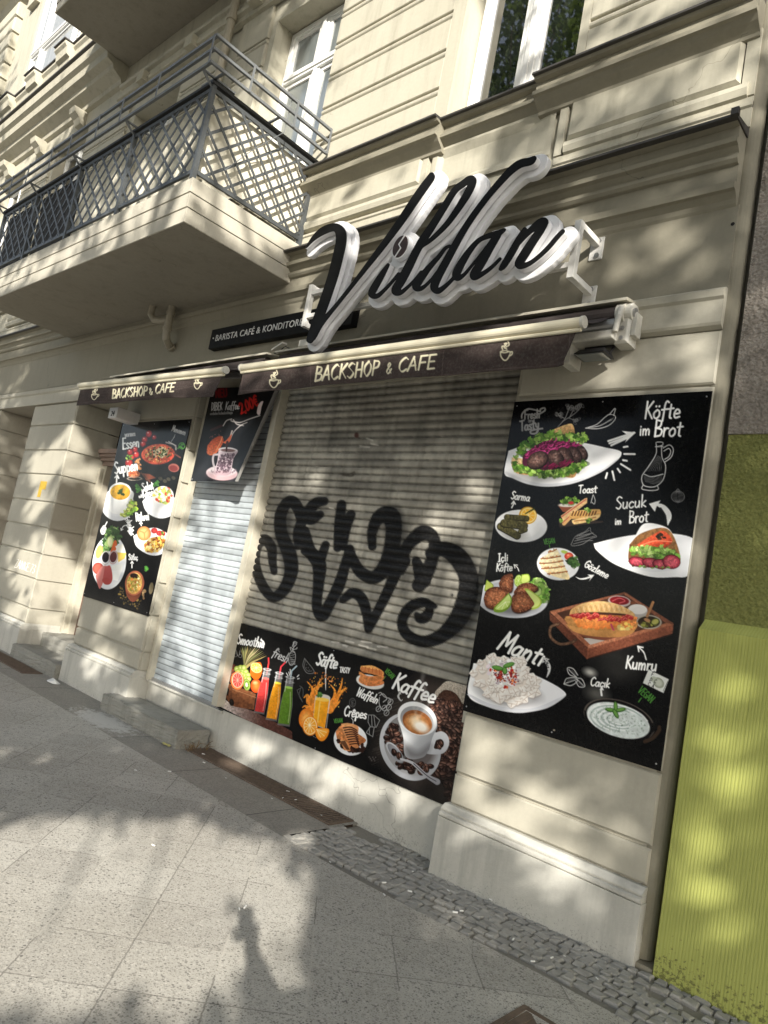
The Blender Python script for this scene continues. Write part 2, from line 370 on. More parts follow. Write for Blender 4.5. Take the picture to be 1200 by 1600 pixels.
_gl("""a 5 4.2,4.6 2,5 .6,3 .8,.6 2.2,0 3.6,1.2 4.2,4.6;4.2,4.6 4,1 4.8,0
c 4.4 4,4.2 2.4,5 .6,3 .8,.8 2.4,0 4,.9
ç 4.4 4,4.2 2.4,5 .6,3 .8,.8 2.4,0 4,.9;2.4,0 2.9,-1 1.8,-1.8
d 5 4,4.6 2,5 .6,3 .8,.6 2.2,0 3.6,1.2;4.2,10 4.2,0
e 4.5 .7,2.4 3.8,3 3.2,4.8 1.6,4.9 .5,2.4 1.4,.2 4,.8
ê 4.5 .7,2.4 3.8,3 3.2,4.8 1.6,4.9 .5,2.4 1.4,.2 4,.8;1,6.2 2.2,7.4;2.2,7.4 3.4,6.2
f 3.8 4.2,9.4 3,10 2,8 1.6,2 1.4,-1.6;.2,5 3.8,5.4
g 4.8 4,4.6 2,5 .6,3 1.6,.6 3.4,1.6 4,4.6;4,4.6 3.8,-2 2,-3.4 .6,-2.4
h 5 1,10 .8,0;.8,2.6 2.4,4.8 3.8,4 3.8,0
i 2 1,5 1,0;1,7 1.1,7.3
ı 2 1,5 1,0
k 4.6 1,10 .8,0;3.8,5 .9,2.2;.9,2.2 4,0
l 2.2 1,10 1,1 1.6,0
m 7 .8,5 .8,0;.8,3 2.2,5 3.2,3.8 3.2,0;3.2,3 4.8,5 5.8,3.8 5.8,0
n 5 .8,5 .8,0;.8,3 2.4,5 3.8,3.8 3.8,0
o 4.8 2.4,5 .6,3.2 .8,.8 2.4,0 4,1.6 3.8,4 2.4,5
ö 4.8 2.4,5 .6,3.2 .8,.8 2.4,0 4,1.6 3.8,4 2.4,5;1.4,7 1.5,7.2;3.4,7 3.5,7.2
ä 5 4.2,4.6 2,5 .6,3 .8,.6 2.2,0 3.6,1.2 4.2,4.6;4.2,4.6 4,1 4.8,0;1.4,7 1.5,7.2;3.6,7 3.7,7.2
ü 5 .8,5 .8,1 2.2,0 3.8,1.6;4,5 4,0;1.2,7 1.3,7.2;3.4,7 3.5,7.2
p 4.8 .8,5 .8,-3.4;.8,3.4 2.4,5 4,3.6 3.6,.8 2,.2 .8,1.4
r 3.6 .8,5 .8,0;.8,3 2,4.8 3.4,4.8
s 4 3.4,4.4 2,5 .8,3.8 3.2,1.6 2.6,.1 .6,.5
t 3.6 1.8,8 1.6,1 2.6,0;.2,5.4 3.6,5.8
u 5 .8,5 .8,1 2.2,0 3.8,1.6;4,5 4,0
w 5.8 .4,5 1.4,0;1.4,0 2.8,4;2.8,4 4,0;4,0 5.4,5
y 4.8 .8,5 1.2,2 3.4,1.6;4,5 3.2,-2 1.4,-3.4
z 4.4 .6,5 3.6,5;3.6,5 .6,0;.6,0 3.8,.2
A 5.4 .2,0 2.6,10;2.6,10 5,0;1.2,3.6 4.2,3.6
B 5.4 1,0 1,10;1,10 4,9 3.6,6 1,5.2;1,5.2 4.8,4 4.4,.8 1,0
C 5.4 5,8.6 3.2,10 .8,7 .8,2.6 2.8,0 5,1.4
D 5.6 1,0 1,10;1,10 4.8,8 5,3 1,0
E 5 4.6,10 1,10;1,10 1,0;1,0 4.6,0;1,5.2 4,5.2
É 5 4.6,10 1,10;1,10 1,0;1,0 4.6,0;1,5.2 4,5.2;2,11.4 3.6,12.6
F 4.8 4.8,10 1,10;1,10 .8,0;1,5.2 4,5.2
G 5.8 5,8.6 3.2,10 .8,7 .8,2.6 2.8,0 5,1.4;5,1.4 5,4.6;5,4.6 3,4.6
H 5.8 1,10 .8,0;4.8,10 4.8,0;1,5 4.8,5
I 3 1.4,10 1.4,0;.2,10 2.6,10;.2,0 2.6,0
K 5.2 1,10 .8,0;4.8,10 1,4.6;1.6,5.4 5,0
M 7 .4,0 1.4,10;1.4,10 3.4,3;3.4,3 5.6,10;5.6,10 6.4,0
N 6 .8,0 1,10;1,10 4.8,0;4.8,0 5,10
O 5.8 3,10 .8,7 .8,3 3,0 5,3 5,7 3,10
P 5 1,0 1,10;1,10 4.4,9 4.2,5.6 1,4.6
R 5.4 1,0 1,10;1,10 4.4,9 4.2,5.8 1,5;2,5 5,0
S 5 4.6,9 2.6,10 .8,7.8 2.6,5.4 4.4,2.8 2.6,0 .6,1.2
T 5 2.6,10 2.4,0;.2,9.6 5,10
U 5.6 .8,10 .8,3 2.8,0 4.8,3 4.8,10
V 5.2 .2,10 2.4,0;2.4,0 5,10
W 7.4 .2,10 1.8,0;1.8,0 3.6,8;3.6,8 5.2,0;5.2,0 7.2,10
Y 5 .4,10 2.6,5;4.8,10 1.6,0
Z 5.2 .6,10 4.8,10;4.8,10 .4,0;.4,0 5,.2
0 5 2.5,10 .7,6 1.2,1 2.5,0 4,2 4.2,7 2.5,10
2 5 .8,8 2.4,10 4.2,8 3.4,4.6 .6,0;.6,0 4.6,.2
3 5 .8,9 2.6,10 4,8 2,5.4;2,5.4 4.4,3 3,0 .6,.8
4 5 3.2,10 .4,3.4;.4,3.4 4.8,3.4;3.6,6 3.4,0
5 5 4.4,10 1.2,10;1.2,10 1,5.6;1,5.6 3.6,6 4.4,3 2.8,0 .6,.8
7 5 .6,10 4.6,10;4.6,10 1.8,0
€ 5.4 5,8.8 3.4,10 1.4,7 1.4,3 3.2,0 5,1;.2,6.2 4,6.2;.2,4 3.8,4
& 6 5.2,0 1.4,7 2.4,10 3.6,8.4 .8,3 1.6,.2 3.4,.6 5,4
. 2 1,.2 1.1,.4
, 2 1.2,.6 .6,-1.4
- 3 .4,4 2.6,4""")

def plane_canvas(x0, x1, z0, z1, y, res, base):
    nx = int(round((x1 - x0) / res)) + 1; nz = int(round((z1 - z0) / res)) + 1
    X, Z = np.meshgrid(np.linspace(x0, x1, nx), np.linspace(z1, z0, nz)); XYZ = np.stack([X, np.full(X.shape, float(y)), Z], -1)
    U, V = proj(XYZ)
    def inv(u, v):
        p = P(u, v, y); return (z1 - p[2]) / (z1 - z0) * (nz - 1), (p[0] - x0) / (x1 - x0) * (nx - 1)
    return XYZ, Canvas(U, V, base, inv)
# ------------------------------------------------------------------ artwork of the printed boards
WT = (244, 244, 242); CH = (196, 196, 196); DG = (122, 122, 122); GRN = (84, 150, 62)
def plate(c, cx, cy, rx, ry, ang, lo=(206, 208, 212), hi=(250, 250, 250)):
    c.ell(cx, cy, rx, ry, ang, shade(hi, lo, 70)); c.ell(cx, cy, rx * .74, ry * .72, ang, shade(lo, hi, 70), a=.55, soft=c.k * 10)
def bean(c, x, y, r, an, base=None):
    b = np.array(base or c.rng.choice([(74, 46, 38), (96, 62, 50), (58, 34, 28), (118, 80, 66), (44, 26, 22)]), float)
    ca, sa = math.cos(R_(an)), math.sin(R_(an))
    c.ell(x + r * .1, y + r * .16, r * 1.12, r * .8, an, (16, 9, 7), a=.85); c.ell(x, y, r, r * .68, an, rim(np.clip(b * 1.35, 0, 255), b * .55, r * c.k * .6))
    c.ell(x - r * .2 * ca + r * .25 * sa, y - r * .2 * sa - r * .25 * ca, r * .45, r * .2, an, (214, 180, 166), a=.35, soft=r * .35 * c.k)
    c.line([(x - r * .85 * ca, y - r * .85 * sa), (x - r * .2 * sa * .5, y + r * .2 * ca * .5), (x + r * .85 * ca, y + r * .85 * sa)], r * .1, (20, 10, 8))
def lime(c, x, y, rx, ry, an):
    c.ell(x, y, rx, ry, an, (120, 158, 40)); c.ell(x, y, rx * .86, ry * .86, an, (226, 236, 178)); c.ell(x, y, rx * .76, ry * .76, an, shade((186, 212, 96), (150, 190, 66), 60))
    for k in range(7):
        b = R_(an) + k * math.pi / 3.5; c.line([(x, y), (x + math.cos(b) * rx * .72, y + math.sin(b) * ry * .72)], rx * .03, (226, 236, 178), smooth=False)
def wedge(c, pts, rind, flesh):
    c.poly(pts, rind, True); p = np.array(pts); m = p.mean(0); c.poly([tuple(m + (q - m) * .82) for q in p], flesh, True)
def big_poster(c):
    # ground of the print: slate, faint marks
    c.C *= (1 + 0.5 * (fbm(c.U, c.V, 60, 3) - .5))[..., None]
    c.fr(840, 900, .21667)
    for k in range(150):
        x, y = c.rng.uniform(120, 1050), c.rng.uniform(0, 560); c.line([(x, y), (x + c.rng.uniform(-40, 40), y + c.rng.uniform(-14, 14))], c.rng.uniform(.6, 2.2), (74, 74, 80), a=c.rng.uniform(.15, .5))
    c.ell(560, 640, 170, 120, 20, (92, 90, 84), soft=26, a=.33)
    c.ell(378, 695, 42, 26, 20, (216, 214, 206), soft=8, a=.85); c.ell(430, 850, 80, 50, 25, (150, 148, 140), soft=16, a=.55)
    # --- koefte plate
    c.fr(780, 610, .18333)
    c.poly([(78, 515), (260, 455), (520, 425), (735, 450), (900, 485), (1020, 512), (1042, 545), (1000, 600), (860, 700), (640, 790), (420, 820), (250, 800), (120, 750), (45, 705)], shade((232, 233, 236), (252, 252, 252), 10), True)
    c.poly([(60, 690), (250, 770), (420, 795), (640, 765), (860, 680), (1005, 585), (1000, 600), (860, 700), (640, 790), (420, 820), (250, 800), (120, 750), (45, 705)], (206, 208, 214), True, a=.8, soft=2)
    c.ell(400, 700, 290, 70, -4, (120, 118, 116), soft=9, a=.5)
    c.poly([(105, 590), (160, 575), (640, 660), (655, 715), (620, 745), (520, 735), (180, 715), (110, 655)], shade((226, 200, 150), (160, 112, 62), 90, nz=.3, sc=3), True)
    c.poly([(360, 400), (450, 340), (560, 295), (625, 290), (640, 380), (560, 430), (420, 430)], shade((222, 190, 136), (176, 128, 70), 80, nz=.35, sc=3), True)
    c.leafy([(250, 420), (340, 380), (480, 350), (640, 370), (745, 375), (750, 430), (660, 470), (420, 460), (260, 520), (180, 560), (150, 600), (130, 560), (190, 480)], 130, 26)
    c.leafy([(120, 610), (200, 640), (400, 690), (560, 670), (740, 590), (750, 620), (640, 690), (480, 735), (380, 740), (240, 700), (130, 680)], 150, 26)
    c.poly([(200, 560), (270, 500), (400, 430), (620, 445), (720, 480), (735, 560), (640, 620), (430, 680), (250, 650), (200, 630)], (70, 22, 42), True)
    for x, y in c.inside([(200, 560), (270, 490), (400, 430), (620, 445), (690, 470), (540, 560), (420, 590), (260, 600)], 150):
        a = c.rng.uniform(-1, .2); L = c.rng.uniform(18, 44); col = np.array(c.rng.choice([(148, 30, 92), (176, 44, 112), (112, 20, 66), (196, 70, 134)]), float)
        c.line([(x, y), (x + L * .5 * math.cos(a) + 3, y + L * .5 * math.sin(a) + 5), (x + L * math.cos(a), y + L * math.sin(a))], 5, col)
    for i, (x, y, rx, ry) in enumerate([(700, 530, 44, 62), (640, 545, 52, 74), (560, 560, 58, 84), (480, 580, 62, 80), (325, 590, 92, 66)]):
        c.ell(x + 5, y + 8, rx * 1.06, ry * 1.08, -30, (28, 14, 12)); c.ell(x, y, rx, ry, -30, rim((122, 92, 82), (52, 34, 30), 9, nz=.5, sc=2.5, seed=i))
        c.scatter([(x - rx * .6, y - ry * .5), (x + rx * .5, y - ry * .6), (x + rx * .5, y + ry * .3), (x - rx * .5, y + ry * .4)], 16, 9, [(150, 124, 116), (70, 46, 42), (96, 66, 60)], a=.7)
    for x, y in c.inside([(380, 650), (560, 600), (660, 600), (560, 650), (420, 680)], 36): c.line([(x, y), (x + 20, y - 14)], 5, c.rng.choice([(150, 32, 80), (120, 22, 60)]))
    c.leafy([(330, 690), (520, 700), (640, 640), (740, 600), (700, 660), (560, 725), (360, 735)], 40, 22)
    # fresh & tasty lettering
    for p_ in ([(192, 235), (196, 200), (240, 160), (300, 165), (350, 180)], [(350, 180), (352, 160), (385, 150), (388, 172), (345, 200)]): c.line(p_, 7, (150, 150, 150))
    c.text('Fresh', 214, 246, 74, -6, (150, 150, 150), r=.85, cond=.78, slant=.12); c.text('and', 246, 272, 36, -4, (140, 140, 140), r=.9)
    c.text('Tasty', 180, 345, 84, -8, (150, 150, 150), r=.9, cond=.82, slant=.1); c.line([(330, 320), (320, 362), (275, 368), (270, 345), (330, 330), (368, 325)], 8, (150, 150, 150))
    # herb sprig, chilli, arrow, rays
    for q in ([(500, 310), (560, 240), (600, 140)], [(560, 240), (510, 215)], [(540, 265), (640, 200), (700, 140)], [(590, 235), (660, 260)], [(600, 230), (640, 150)]):
        c.line(q, 3, (108, 108, 108)); x, y = q[-1]
        for k in range(6): c.ell(x + c.rng.uniform(-24, 24), y + c.rng.uniform(-20, 20), 14, 9, c.rng.uniform(0, 180), (108, 108, 108), ring=1.8)
    for q in ([(735, 322), (830, 290), (900, 230), (940, 205), (985, 215), (985, 250), (930, 300), (840, 326), (735, 322)], [(940, 205), (978, 160), (990, 160), (975, 215)], [(760, 318), (860, 300), (950, 250)]): c.line(q, 3.5, CH)
    for k in range(9): c.line([(850 + k * 13, 305 - k * 6), (870 + k * 13, 296 - k * 8)], 2, (150, 150, 150))
    for a_, b_ in (((930, 432), (1150, 360)), ((940, 450), (1110, 390)), ((955, 468), (1100, 400))): c.line([a_, b_], 9, WT, smooth=False)
    c.poly([(1045, 345), (1165, 358), (1072, 445), (1100, 388)], WT)
    for a_, b_ in (((1062, 483), (1094, 478)), ((1066, 542), (1155, 543)), ((1056, 594), (1088, 600)), ((1038, 628), (1118, 678)), ((1010, 668), (1030, 698)), ((965, 690), (982, 765)), ((920, 705), (908, 748))): c.line([a_, b_], 8, WT, smooth=False)
    c.fr(720, 600, .4)
    c.text('Köfte', 716, 135, 66, -1, WT, r=.56, cond=.92, slant=.14); c.text('im', 697, 200, 46, -2, WT, r=.64, slant=.1); c.text('Brot', 752, 205, 64, -1, WT, r=.58, cond=.95, slant=.14)
    # oil bottle
    for q in ([(764, 240), (762, 275), (735, 320), (708, 360), (712, 392), (735, 402), (765, 398), (792, 370), (800, 320), (786, 285), (784, 240)], [(764, 240), (764, 228), (788, 228), (786, 240), (760, 245), (790, 244)], [(790, 250), (815, 238), (830, 255), (822, 285), (797, 305)], [(793, 262), (812, 252), (820, 264), (812, 284), (796, 294)], [(712, 395), (708, 410), (740, 416), (770, 412), (768, 396)], [(716, 352), (745, 362), (790, 352)]): c.line(q, 1.7, CH)
    for k in range(14): c.line([(716 + k * 5.2, 366 - abs(k - 7) * 1.2), (722 + k * 4.6, 392 - abs(k - 7) * 1.5)], .7, DG)
    for k in range(8): c.line([(770 + k * 2.2, 280 + k), (726 + k * 8, 340)], .6, DG)
    c.ell(848, 440, 25, 22, 0, DG, ring=1.3); [c.ell(848, 440, 4 + 5 * k, 20, 0, DG, ring=.7) for k in range(4)]; c.line([(840, 420), (848, 410), (856, 420)], 1.5, DG)
    # sarma / toast
    c.fr(740, 750, .18333)
    c.text('Sarma', 316, 160, 66, 7, WT, r=.86, cond=.9, slant=.12); c.arrow([(325, 235), (340, 205), (342, 182)], 6, WT, 22)
    plate(c, 405, 392, 222, 138, 3); c.ell(340, 445, 120, 60, 20, (120, 118, 112), soft=8, a=.5)
    c.ell(462, 302, 76, 74, 0, (214, 158, 40)); c.ell(466, 300, 66, 64, 0, (248, 226, 150)); c.ell(466, 300, 57, 55, 0, shade((250, 200, 70), (236, 170, 44), 60))
    for k in range(9): b = k * math.pi / 4.5; c.line([(466, 300), (466 + 52 * math.cos(b), 300 + 50 * math.sin(b))], 2, (250, 232, 170), smooth=False)
    for k in range(8): c.line([(440 + k * 10, 290 - k * 5), (452 + k * 10, 278 - k * 6)], 3, (40, 60, 20))
    for i, (a_, b_, r) in enumerate([((285, 318), (450, 330), 26), ((232, 398), (370, 475), 34), ((262, 370), (428, 390), 36), ((400, 440), (440, 425), 22)]):
        c.line([a_, b_], r, (26, 24, 12), smooth=False); c.line([(a_[0], a_[1] - 4), (b_[0], b_[1] - 4)], r - 4, shade((116, 108, 62), (44, 42, 20), 80, nz=.55, sc=2.5, seed=i), smooth=False)
        for k in range(7): t_ = k / 6; x = a_[0] + (b_[0] - a_[0]) * t_; y = a_[1] + (b_[1] - a_[1]) * t_; c.line([(x - 6, y - r * .8), (x + 4, y + r * .6)], 1.6, (44, 42, 22), a=.7)
    c.text('Toast', 893, 112, 66, -2, WT, r=.86, cond=1.0, slant=.12)
    for q in ([(1000, 195), (1012, 150), (1020, 128), (1036, 175), (1028, 205), (1010, 190)],): c.line(q, 3.5, CH)
    c.poly([(722, 218), (862, 212), (900, 215), (850, 275), (760, 272)], shade((196, 116, 84), (104, 50, 34), 80)); c.ell(805, 212, 82, 18, -2, (236, 230, 220))
    c.leafy([(750, 200), (780, 160), (880, 150), (905, 185), (860, 205)], 26, 20); c.ell(830, 195, 24, 14, 0, (206, 60, 60))
    c.poly([(726, 350), (1100, 348), (1106, 362), (730, 404)], shade((72, 58, 50), (34, 27, 24), 90)); c.leafy([(735, 340), (760, 335), (765, 360), (740, 362)], 8, 12)
    c.poly([(742, 306), (945, 158), (968, 152), (968, 195), (765, 350)], shade((250, 226, 176), (214, 160, 100), 50, nz=.18, sc=3)); c.line([(752, 312), (958, 165)], 5, (206, 104, 84)); c.line([(770, 372), (850, 290)], 16, (226, 176, 116)); c.line([(762, 362), (846, 284)], 4, (196, 96, 80))
    c.poly([(822, 290), (880, 262), (1050, 248), (1082, 262), (1078, 300), (1010, 330), (830, 330)], shade((232, 190, 120), (200, 146, 78), 80, nz=.2, sc=3), True)
    for k in range(9): c.line([(852 + k * 24, 268), (838 + k * 24, 302)], 5, (96, 50, 22))
    c.poly([(836, 342), (1030, 300), (1080, 296), (1040, 340), (880, 376), (845, 368)], shade((250, 226, 170), (224, 178, 110), 80, nz=.15, sc=3), True); c.line([(860, 350), (960, 338), (1040, 316)], 5, (180, 120, 66)); c.leafy([(950, 345), (1010, 330), (1015, 345), (960, 358)], 8, 14); c.leafy([(940, 250), (990, 240), (1000, 262), (960, 268)], 8, 12)
    for q in ([(830, 550), (870, 480), (950, 440), (990, 405), (1000, 440), (1020, 460), (1048, 482), (1000, 500), (930, 545), (850, 562), (830, 550)], [(870, 500), (1020, 450)], [(860, 520), (1030, 480)], [(850, 545), (950, 520), (1015, 515)], [(880, 480), (985, 430)], [(900, 475), (1000, 455)]): c.line(q, 2.6, DG)
    for k in range(20): c.line([(880 + k * 6, 500 - k * 2), (886 + k * 6, 515 - k * 3)], 1.4, DG)
    c.text('VEGAN', 602, 548, 42, -8, GRN, r=.66, cond=.8); c.line([(645, 552), (650, 575)], 3, GRN)
    # goezleme
    plate(c, 720, 716, 180, 138, 5); c.poly([(645, 618), (710, 592), (770, 720), (818, 835), (760, 842), (640, 800), (575, 740), (562, 680), (620, 640)], shade((250, 240, 206), (226, 204, 152), 70, nz=.16, sc=3), True)
    for k in range(5):
        x0 = [640, 575, 562, 580, 630][k]; y0 = [612, 670, 712, 756, 800][k]; x1 = [706, 742, 762, 775, 798][k]; c.line([(x0, y0), ((x0 + x1) / 2, y0 - 4 - k), (x1, y0 - 22)], 5, (128, 72, 34), a=.9)
        c.scatter([(x0, y0 - 8), (x1, y0 - 30), (x1, y0 - 14), (x0, y0 + 8)], 12, 7, [(150, 84, 40), (180, 110, 60), (206, 150, 96)], a=.8)
    c.ell(775, 614, 30, 14, 15, (176, 200, 90)); c.ell(812, 650, 38, 32, 0, rim((236, 110, 80), (190, 40, 26), 4)); c.ell(806, 640, 9, 6, 0, (250, 180, 140)); c.leafy([(800, 680), (870, 665), (890, 710), (850, 745), (820, 710)], 36, 18, [(50, 84, 36), (74, 110, 50), (36, 62, 26)])
    c.text('Gözleme', 938, 735, 64, 28, WT, r=.86, cond=1.0, slant=.12)
    c.line([(872, 826, 2), (905, 842, 5), (950, 840, 7), (1005, 822, 8)], 5, WT); c.poly([(970, 806), (1030, 808), (985, 862), (1000, 828)], WT)
    c.text('Içli', 210, 695, 66, -4, WT, r=.86, slant=.1); c.text('Köfte', 192, 778, 66, -2, WT, r=.86, cond=.9, slant=.12); c.arrow([(386, 775), (372, 745), (345, 722)], 4, WT, 24)
    # icli koefte
    c.ell(330, 1010, 305, 165, 4, shade((250, 250, 252), (196, 200, 210), 80)); c.ell(330, 1000, 270, 135, 4, shade((190, 194, 204), (240, 240, 244), 80))
    c.ell(320, 1080, 230, 70, 3, (70, 70, 76), soft=9, a=.6)
    c.leafy([(490, 850), (560, 840), (640, 960), (635, 1020), (570, 1020), (500, 900)], 60, 34, [(120, 170, 66), (150, 196, 90), (90, 140, 50), (190, 220, 130)])
    lime(c, 382, 858, 34, 52, 10); wedge(c, [(410, 805), (470, 805), (478, 860), (430, 885), (400, 870)], (150, 180, 56), (206, 224, 120)); wedge(c, [(110, 850), (165, 890), (160, 920), (95, 945)], (150, 180, 56), (214, 228, 110))
    for i, q in enumerate([[(215, 880), (250, 820), (320, 795), (336, 830), (330, 930), (300, 955), (230, 920)], [(345, 950), (390, 895), (470, 875), (540, 905), (540, 940), (440, 980), (350, 970)], [(85, 1010), (110, 940), (180, 910), (260, 925), (300, 960), (260, 1060), (200, 1100), (110, 1080)], [(318, 1060), (335, 985), (400, 955), (470, 975), (525, 1050), (460, 1110), (380, 1130), (330, 1110)]]):
        c.poly([(x + 5, y + 10) for x, y in q], (40, 20, 12), True, soft=3); c.poly(q, rim((178, 112, 76), (84, 40, 24), 9, nz=.5, sc=2, seed=i), True); c.scatter(q, 90, 5, [(190, 126, 88), (110, 58, 36), (140, 80, 52), (206, 150, 110)], a=.6)
    wedge(c, [(430, 925), (470, 930), (560, 1000), (578, 1050), (550, 1090), (490, 1105), (520, 1060), (470, 980)], (166, 190, 70), (212, 226, 134))
    c.poly([(300, 962), (326, 1010), (310, 1080), (250, 1125), (180, 1125), (176, 1085), (230, 1030)], (116, 150, 44), True); c.poly([(298, 975), (316, 1015), (300, 1070), (246, 1105), (190, 1102), (192, 1082), (240, 1035)], shade((222, 234, 168), (166, 200, 84), 60), True)
    for b_ in ((310, 1040), (290, 1080), (240, 1100), (205, 1095)): c.line([(270, 1040), b_], 2, (236, 242, 200), smooth=False)
    # sucuk
    c.fr(780, 610, .28333)
    c.text('Sucuk', 642, 655, 66, -5, WT, r=.62, cond=1.02, slant=.14); c.text('im', 637, 740, 40, -3, WT, r=.8, slant=.1); c.text('Brot', 714, 732, 66, -5, WT, r=.62, cond=.9, slant=.12)
    c.line([(860, 625, 5), (905, 645, 14), (935, 690, 16), (930, 742, 2)], 5, WT); c.poly([(826, 625), (890, 606), (868, 640), (858, 670)], WT); c.line([(890, 650), (915, 690), (915, 720)], 5, (28, 28, 30))
    c.poly([(520, 845), (640, 815), (760, 795), (900, 785), (1085, 830), (1050, 1010), (960, 1030), (820, 1025), (640, 960), (540, 885)], shade((226, 228, 232), (252, 252, 252), 150), True)
    c.poly([(745, 810), (800, 735), (905, 748), (960, 800), (1000, 960), (960, 990), (830, 1000), (700, 960), (680, 915)], shade((250, 250, 250), (222, 224, 228), 90), True)
    c.poly([(718, 850), (780, 790), (900, 757), (960, 800), (1000, 930), (960, 960), (740, 950), (712, 930)], shade((176, 128, 76), (98, 62, 34), 120, nz=.35, sc=3), True)
    c.poly([(760, 850), (840, 800), (905, 775), (955, 830), (900, 870), (800, 885)], shade((236, 112, 72), (196, 58, 32), 60, nz=.3, sc=3), True); c.scatter([(860, 800), (910, 790), (920, 815), (880, 825)], 14, 9, [(40, 30, 20), (70, 50, 30)]); c.line([(780, 855), (860, 830), (950, 835)], 3, (248, 160, 120), a=.8)
    c.leafy([(735, 880), (800, 865), (900, 865), (985, 890), (980, 915), (880, 925), (790, 905), (745, 905)], 80, 17, [(150, 190, 90), (110, 156, 60), (190, 216, 130), (80, 120, 40)])
    for i, (x, y) in enumerate([(760, 945), (835, 950), (890, 958), (950, 945)]): c.ell(x, y, 46 if i < 3 else 50, 28 if i < 3 else 40, 8, (70, 14, 24)); c.ell(x, y, 42 if i < 3 else 46, 24 if i < 3 else 36, 8, rim((206, 90, 104), (140, 34, 52), 4, nz=.35, sc=2, seed=i))
    c.scatter([(720, 965), (960, 975), (900, 985), (760, 975)], 26, 6, [(120, 160, 70), (90, 40, 30)])
    # kumru tray
    c.fr(840, 900, .21667)
    c.poly([(85, 260), (640, 118), (980, 345), (360, 520)], shade((86, 52, 38), (52, 32, 24), 90)); c.poly([(165, 300), (640, 165), (930, 345), (370, 500)], shade((96, 58, 42), (62, 38, 28), 40, nz=.25, sc=5))
    c.poly([(330, 450), (420, 445), (560, 460), (370, 505)], shade((206, 198, 192), (160, 150, 144), 0)); c.poly([(260, 410), (560, 440), (540, 468), (380, 450)], (130, 74, 54), True)
    def wood(pts, c0, c1, an): c.poly(pts, shade(c0, c1, an, nz=.28, sc=2.4))
    wood([(85, 255), (625, 116), (640, 124), (120, 272)], (176, 112, 82), (120, 70, 50), 0); wood([(625, 116), (980, 340), (945, 352), (628, 135)], (166, 104, 76), (100, 58, 42), 60)
    wood([(85, 262), (372, 520), (355, 600), (90, 320)], (118, 68, 50), (84, 46, 34), 80); wood([(130, 258), (390, 505), (366, 520), (92, 262)], (180, 116, 86), (140, 84, 60), 40)
    wood([(360, 522), (980, 346), (972, 415), (352, 600)], (164, 96, 70), (104, 58, 42), 90); wood([(366, 500), (930, 338), (980, 348), (362, 524)], (196, 130, 98), (150, 92, 66), 10)
    for k in range(8): c.line([(370, 535 + k * 8), (970, 358 + k * 7)], 1.2, (84, 46, 34), a=.45)
    c.line([(370, 595), (960, 425)], 5, (50, 28, 22), a=.7)
    for q in ([(150, 345), (95, 370), (95, 440), (160, 490), (240, 480), (275, 460)],): c.line(q, 11, (58, 40, 32)); c.line(q, 8, shade((128, 96, 74), (86, 62, 48), 20, nz=.5, sc=2))
    c.ell(590, 182, 82, 40, 6, (200, 190, 186)); c.ell(590, 178, 70, 30, 6, shade((170, 30, 36), (106, 14, 24), 60)); c.line([(540, 180), (590, 160), (630, 180), (590, 195)], 4, (216, 90, 96)); c.ell(690, 195, 22, 12, 10, (120, 66, 40))
    c.ell(722, 255, 72, 48, 4, (176, 170, 166)); c.ell(722, 240, 68, 36, 4, shade((250, 248, 244), (206, 202, 198), 80)); c.line([(690, 240), (730, 228), (760, 246)], 4, (226, 222, 218))
    c.ell(802, 332, 84, 46, 2, (170, 164, 150), ring=5); c.ell(802, 332, 80, 42, 2, (46, 34, 22)); c.scatter([(740, 335), (860, 320), (865, 345), (790, 368), (745, 355)], 24, 15, [(126, 128, 50), (90, 94, 34), (150, 150, 70), (60, 50, 26)]); c.ell(848, 330, 32, 24, -20, (74, 84, 30)); c.ell(848, 330, 25, 18, -20, (176, 172, 92))
    c.line([(832, 190), (790, 290)], 10, (164, 116, 76), smooth=False); c.ell(790, 318, 24, 12, 20, (176, 128, 86))
    c.poly([(192, 310), (230, 290), (420, 330), (690, 330), (722, 350), (690, 400), (600, 440), (380, 430), (260, 395)], shade((214, 160, 96), (168, 108, 56), 90, nz=.2, sc=4), True)
    c.poly([(240, 290), (330, 278), (680, 290), (715, 315), (690, 390), (630, 380), (480, 370), (330, 370), (270, 335)], shade((206, 110, 60), (236, 170, 90), 90, nz=.4, sc=3), True)
    for i in range(22):
        x = 255 + i * 20 + c.rng.uniform(-8, 8); y = 300 + c.rng.uniform(-22, 22); q = [(x - 22, y + 6), (x - 4, y - 20), (x + 20, y - 4), (x + 10, y + 20)]; c.poly(q, shade((206, 60, 56), (150, 34, 36), 60, nz=.3, sc=3, seed=i), True); c.line([(x - 16, y), (x, y - 12), (x + 14, y - 2)], 3, (236, 130, 116), a=.8)
    for i in range(9):
        x = 300 + i * 42; y = 345 + c.rng.uniform(-10, 18); c.poly([(x - 36, y - 14), (x + 26, y - 20), (x + 30, y + 10), (x - 4, y + 36 + c.rng.uniform(-14, 16))], shade((240, 160, 84), (216, 110, 48), 80, nz=.2, sc=4), True)
    c.scatter([(560, 360), (690, 330), (700, 380), (600, 400)], 20, 12, [(240, 214, 130), (226, 190, 96)]); c.line([(530, 350), (550, 395)], 7, (196, 70, 96))
    c.poly([(200, 345), (290, 372), (450, 392), (640, 392), (700, 395), (640, 432), (520, 442), (380, 432), (260, 400)], shade((222, 170, 104), (176, 116, 62), 90, nz=.12, sc=4), True)
    c.poly([(228, 278), (250, 235), (340, 195), (460, 182), (580, 205), (680, 255), (702, 292), (640, 275), (480, 262), (340, 262)], shade((240, 210, 150), (198, 142, 80), 95, nz=.15, sc=4), True)
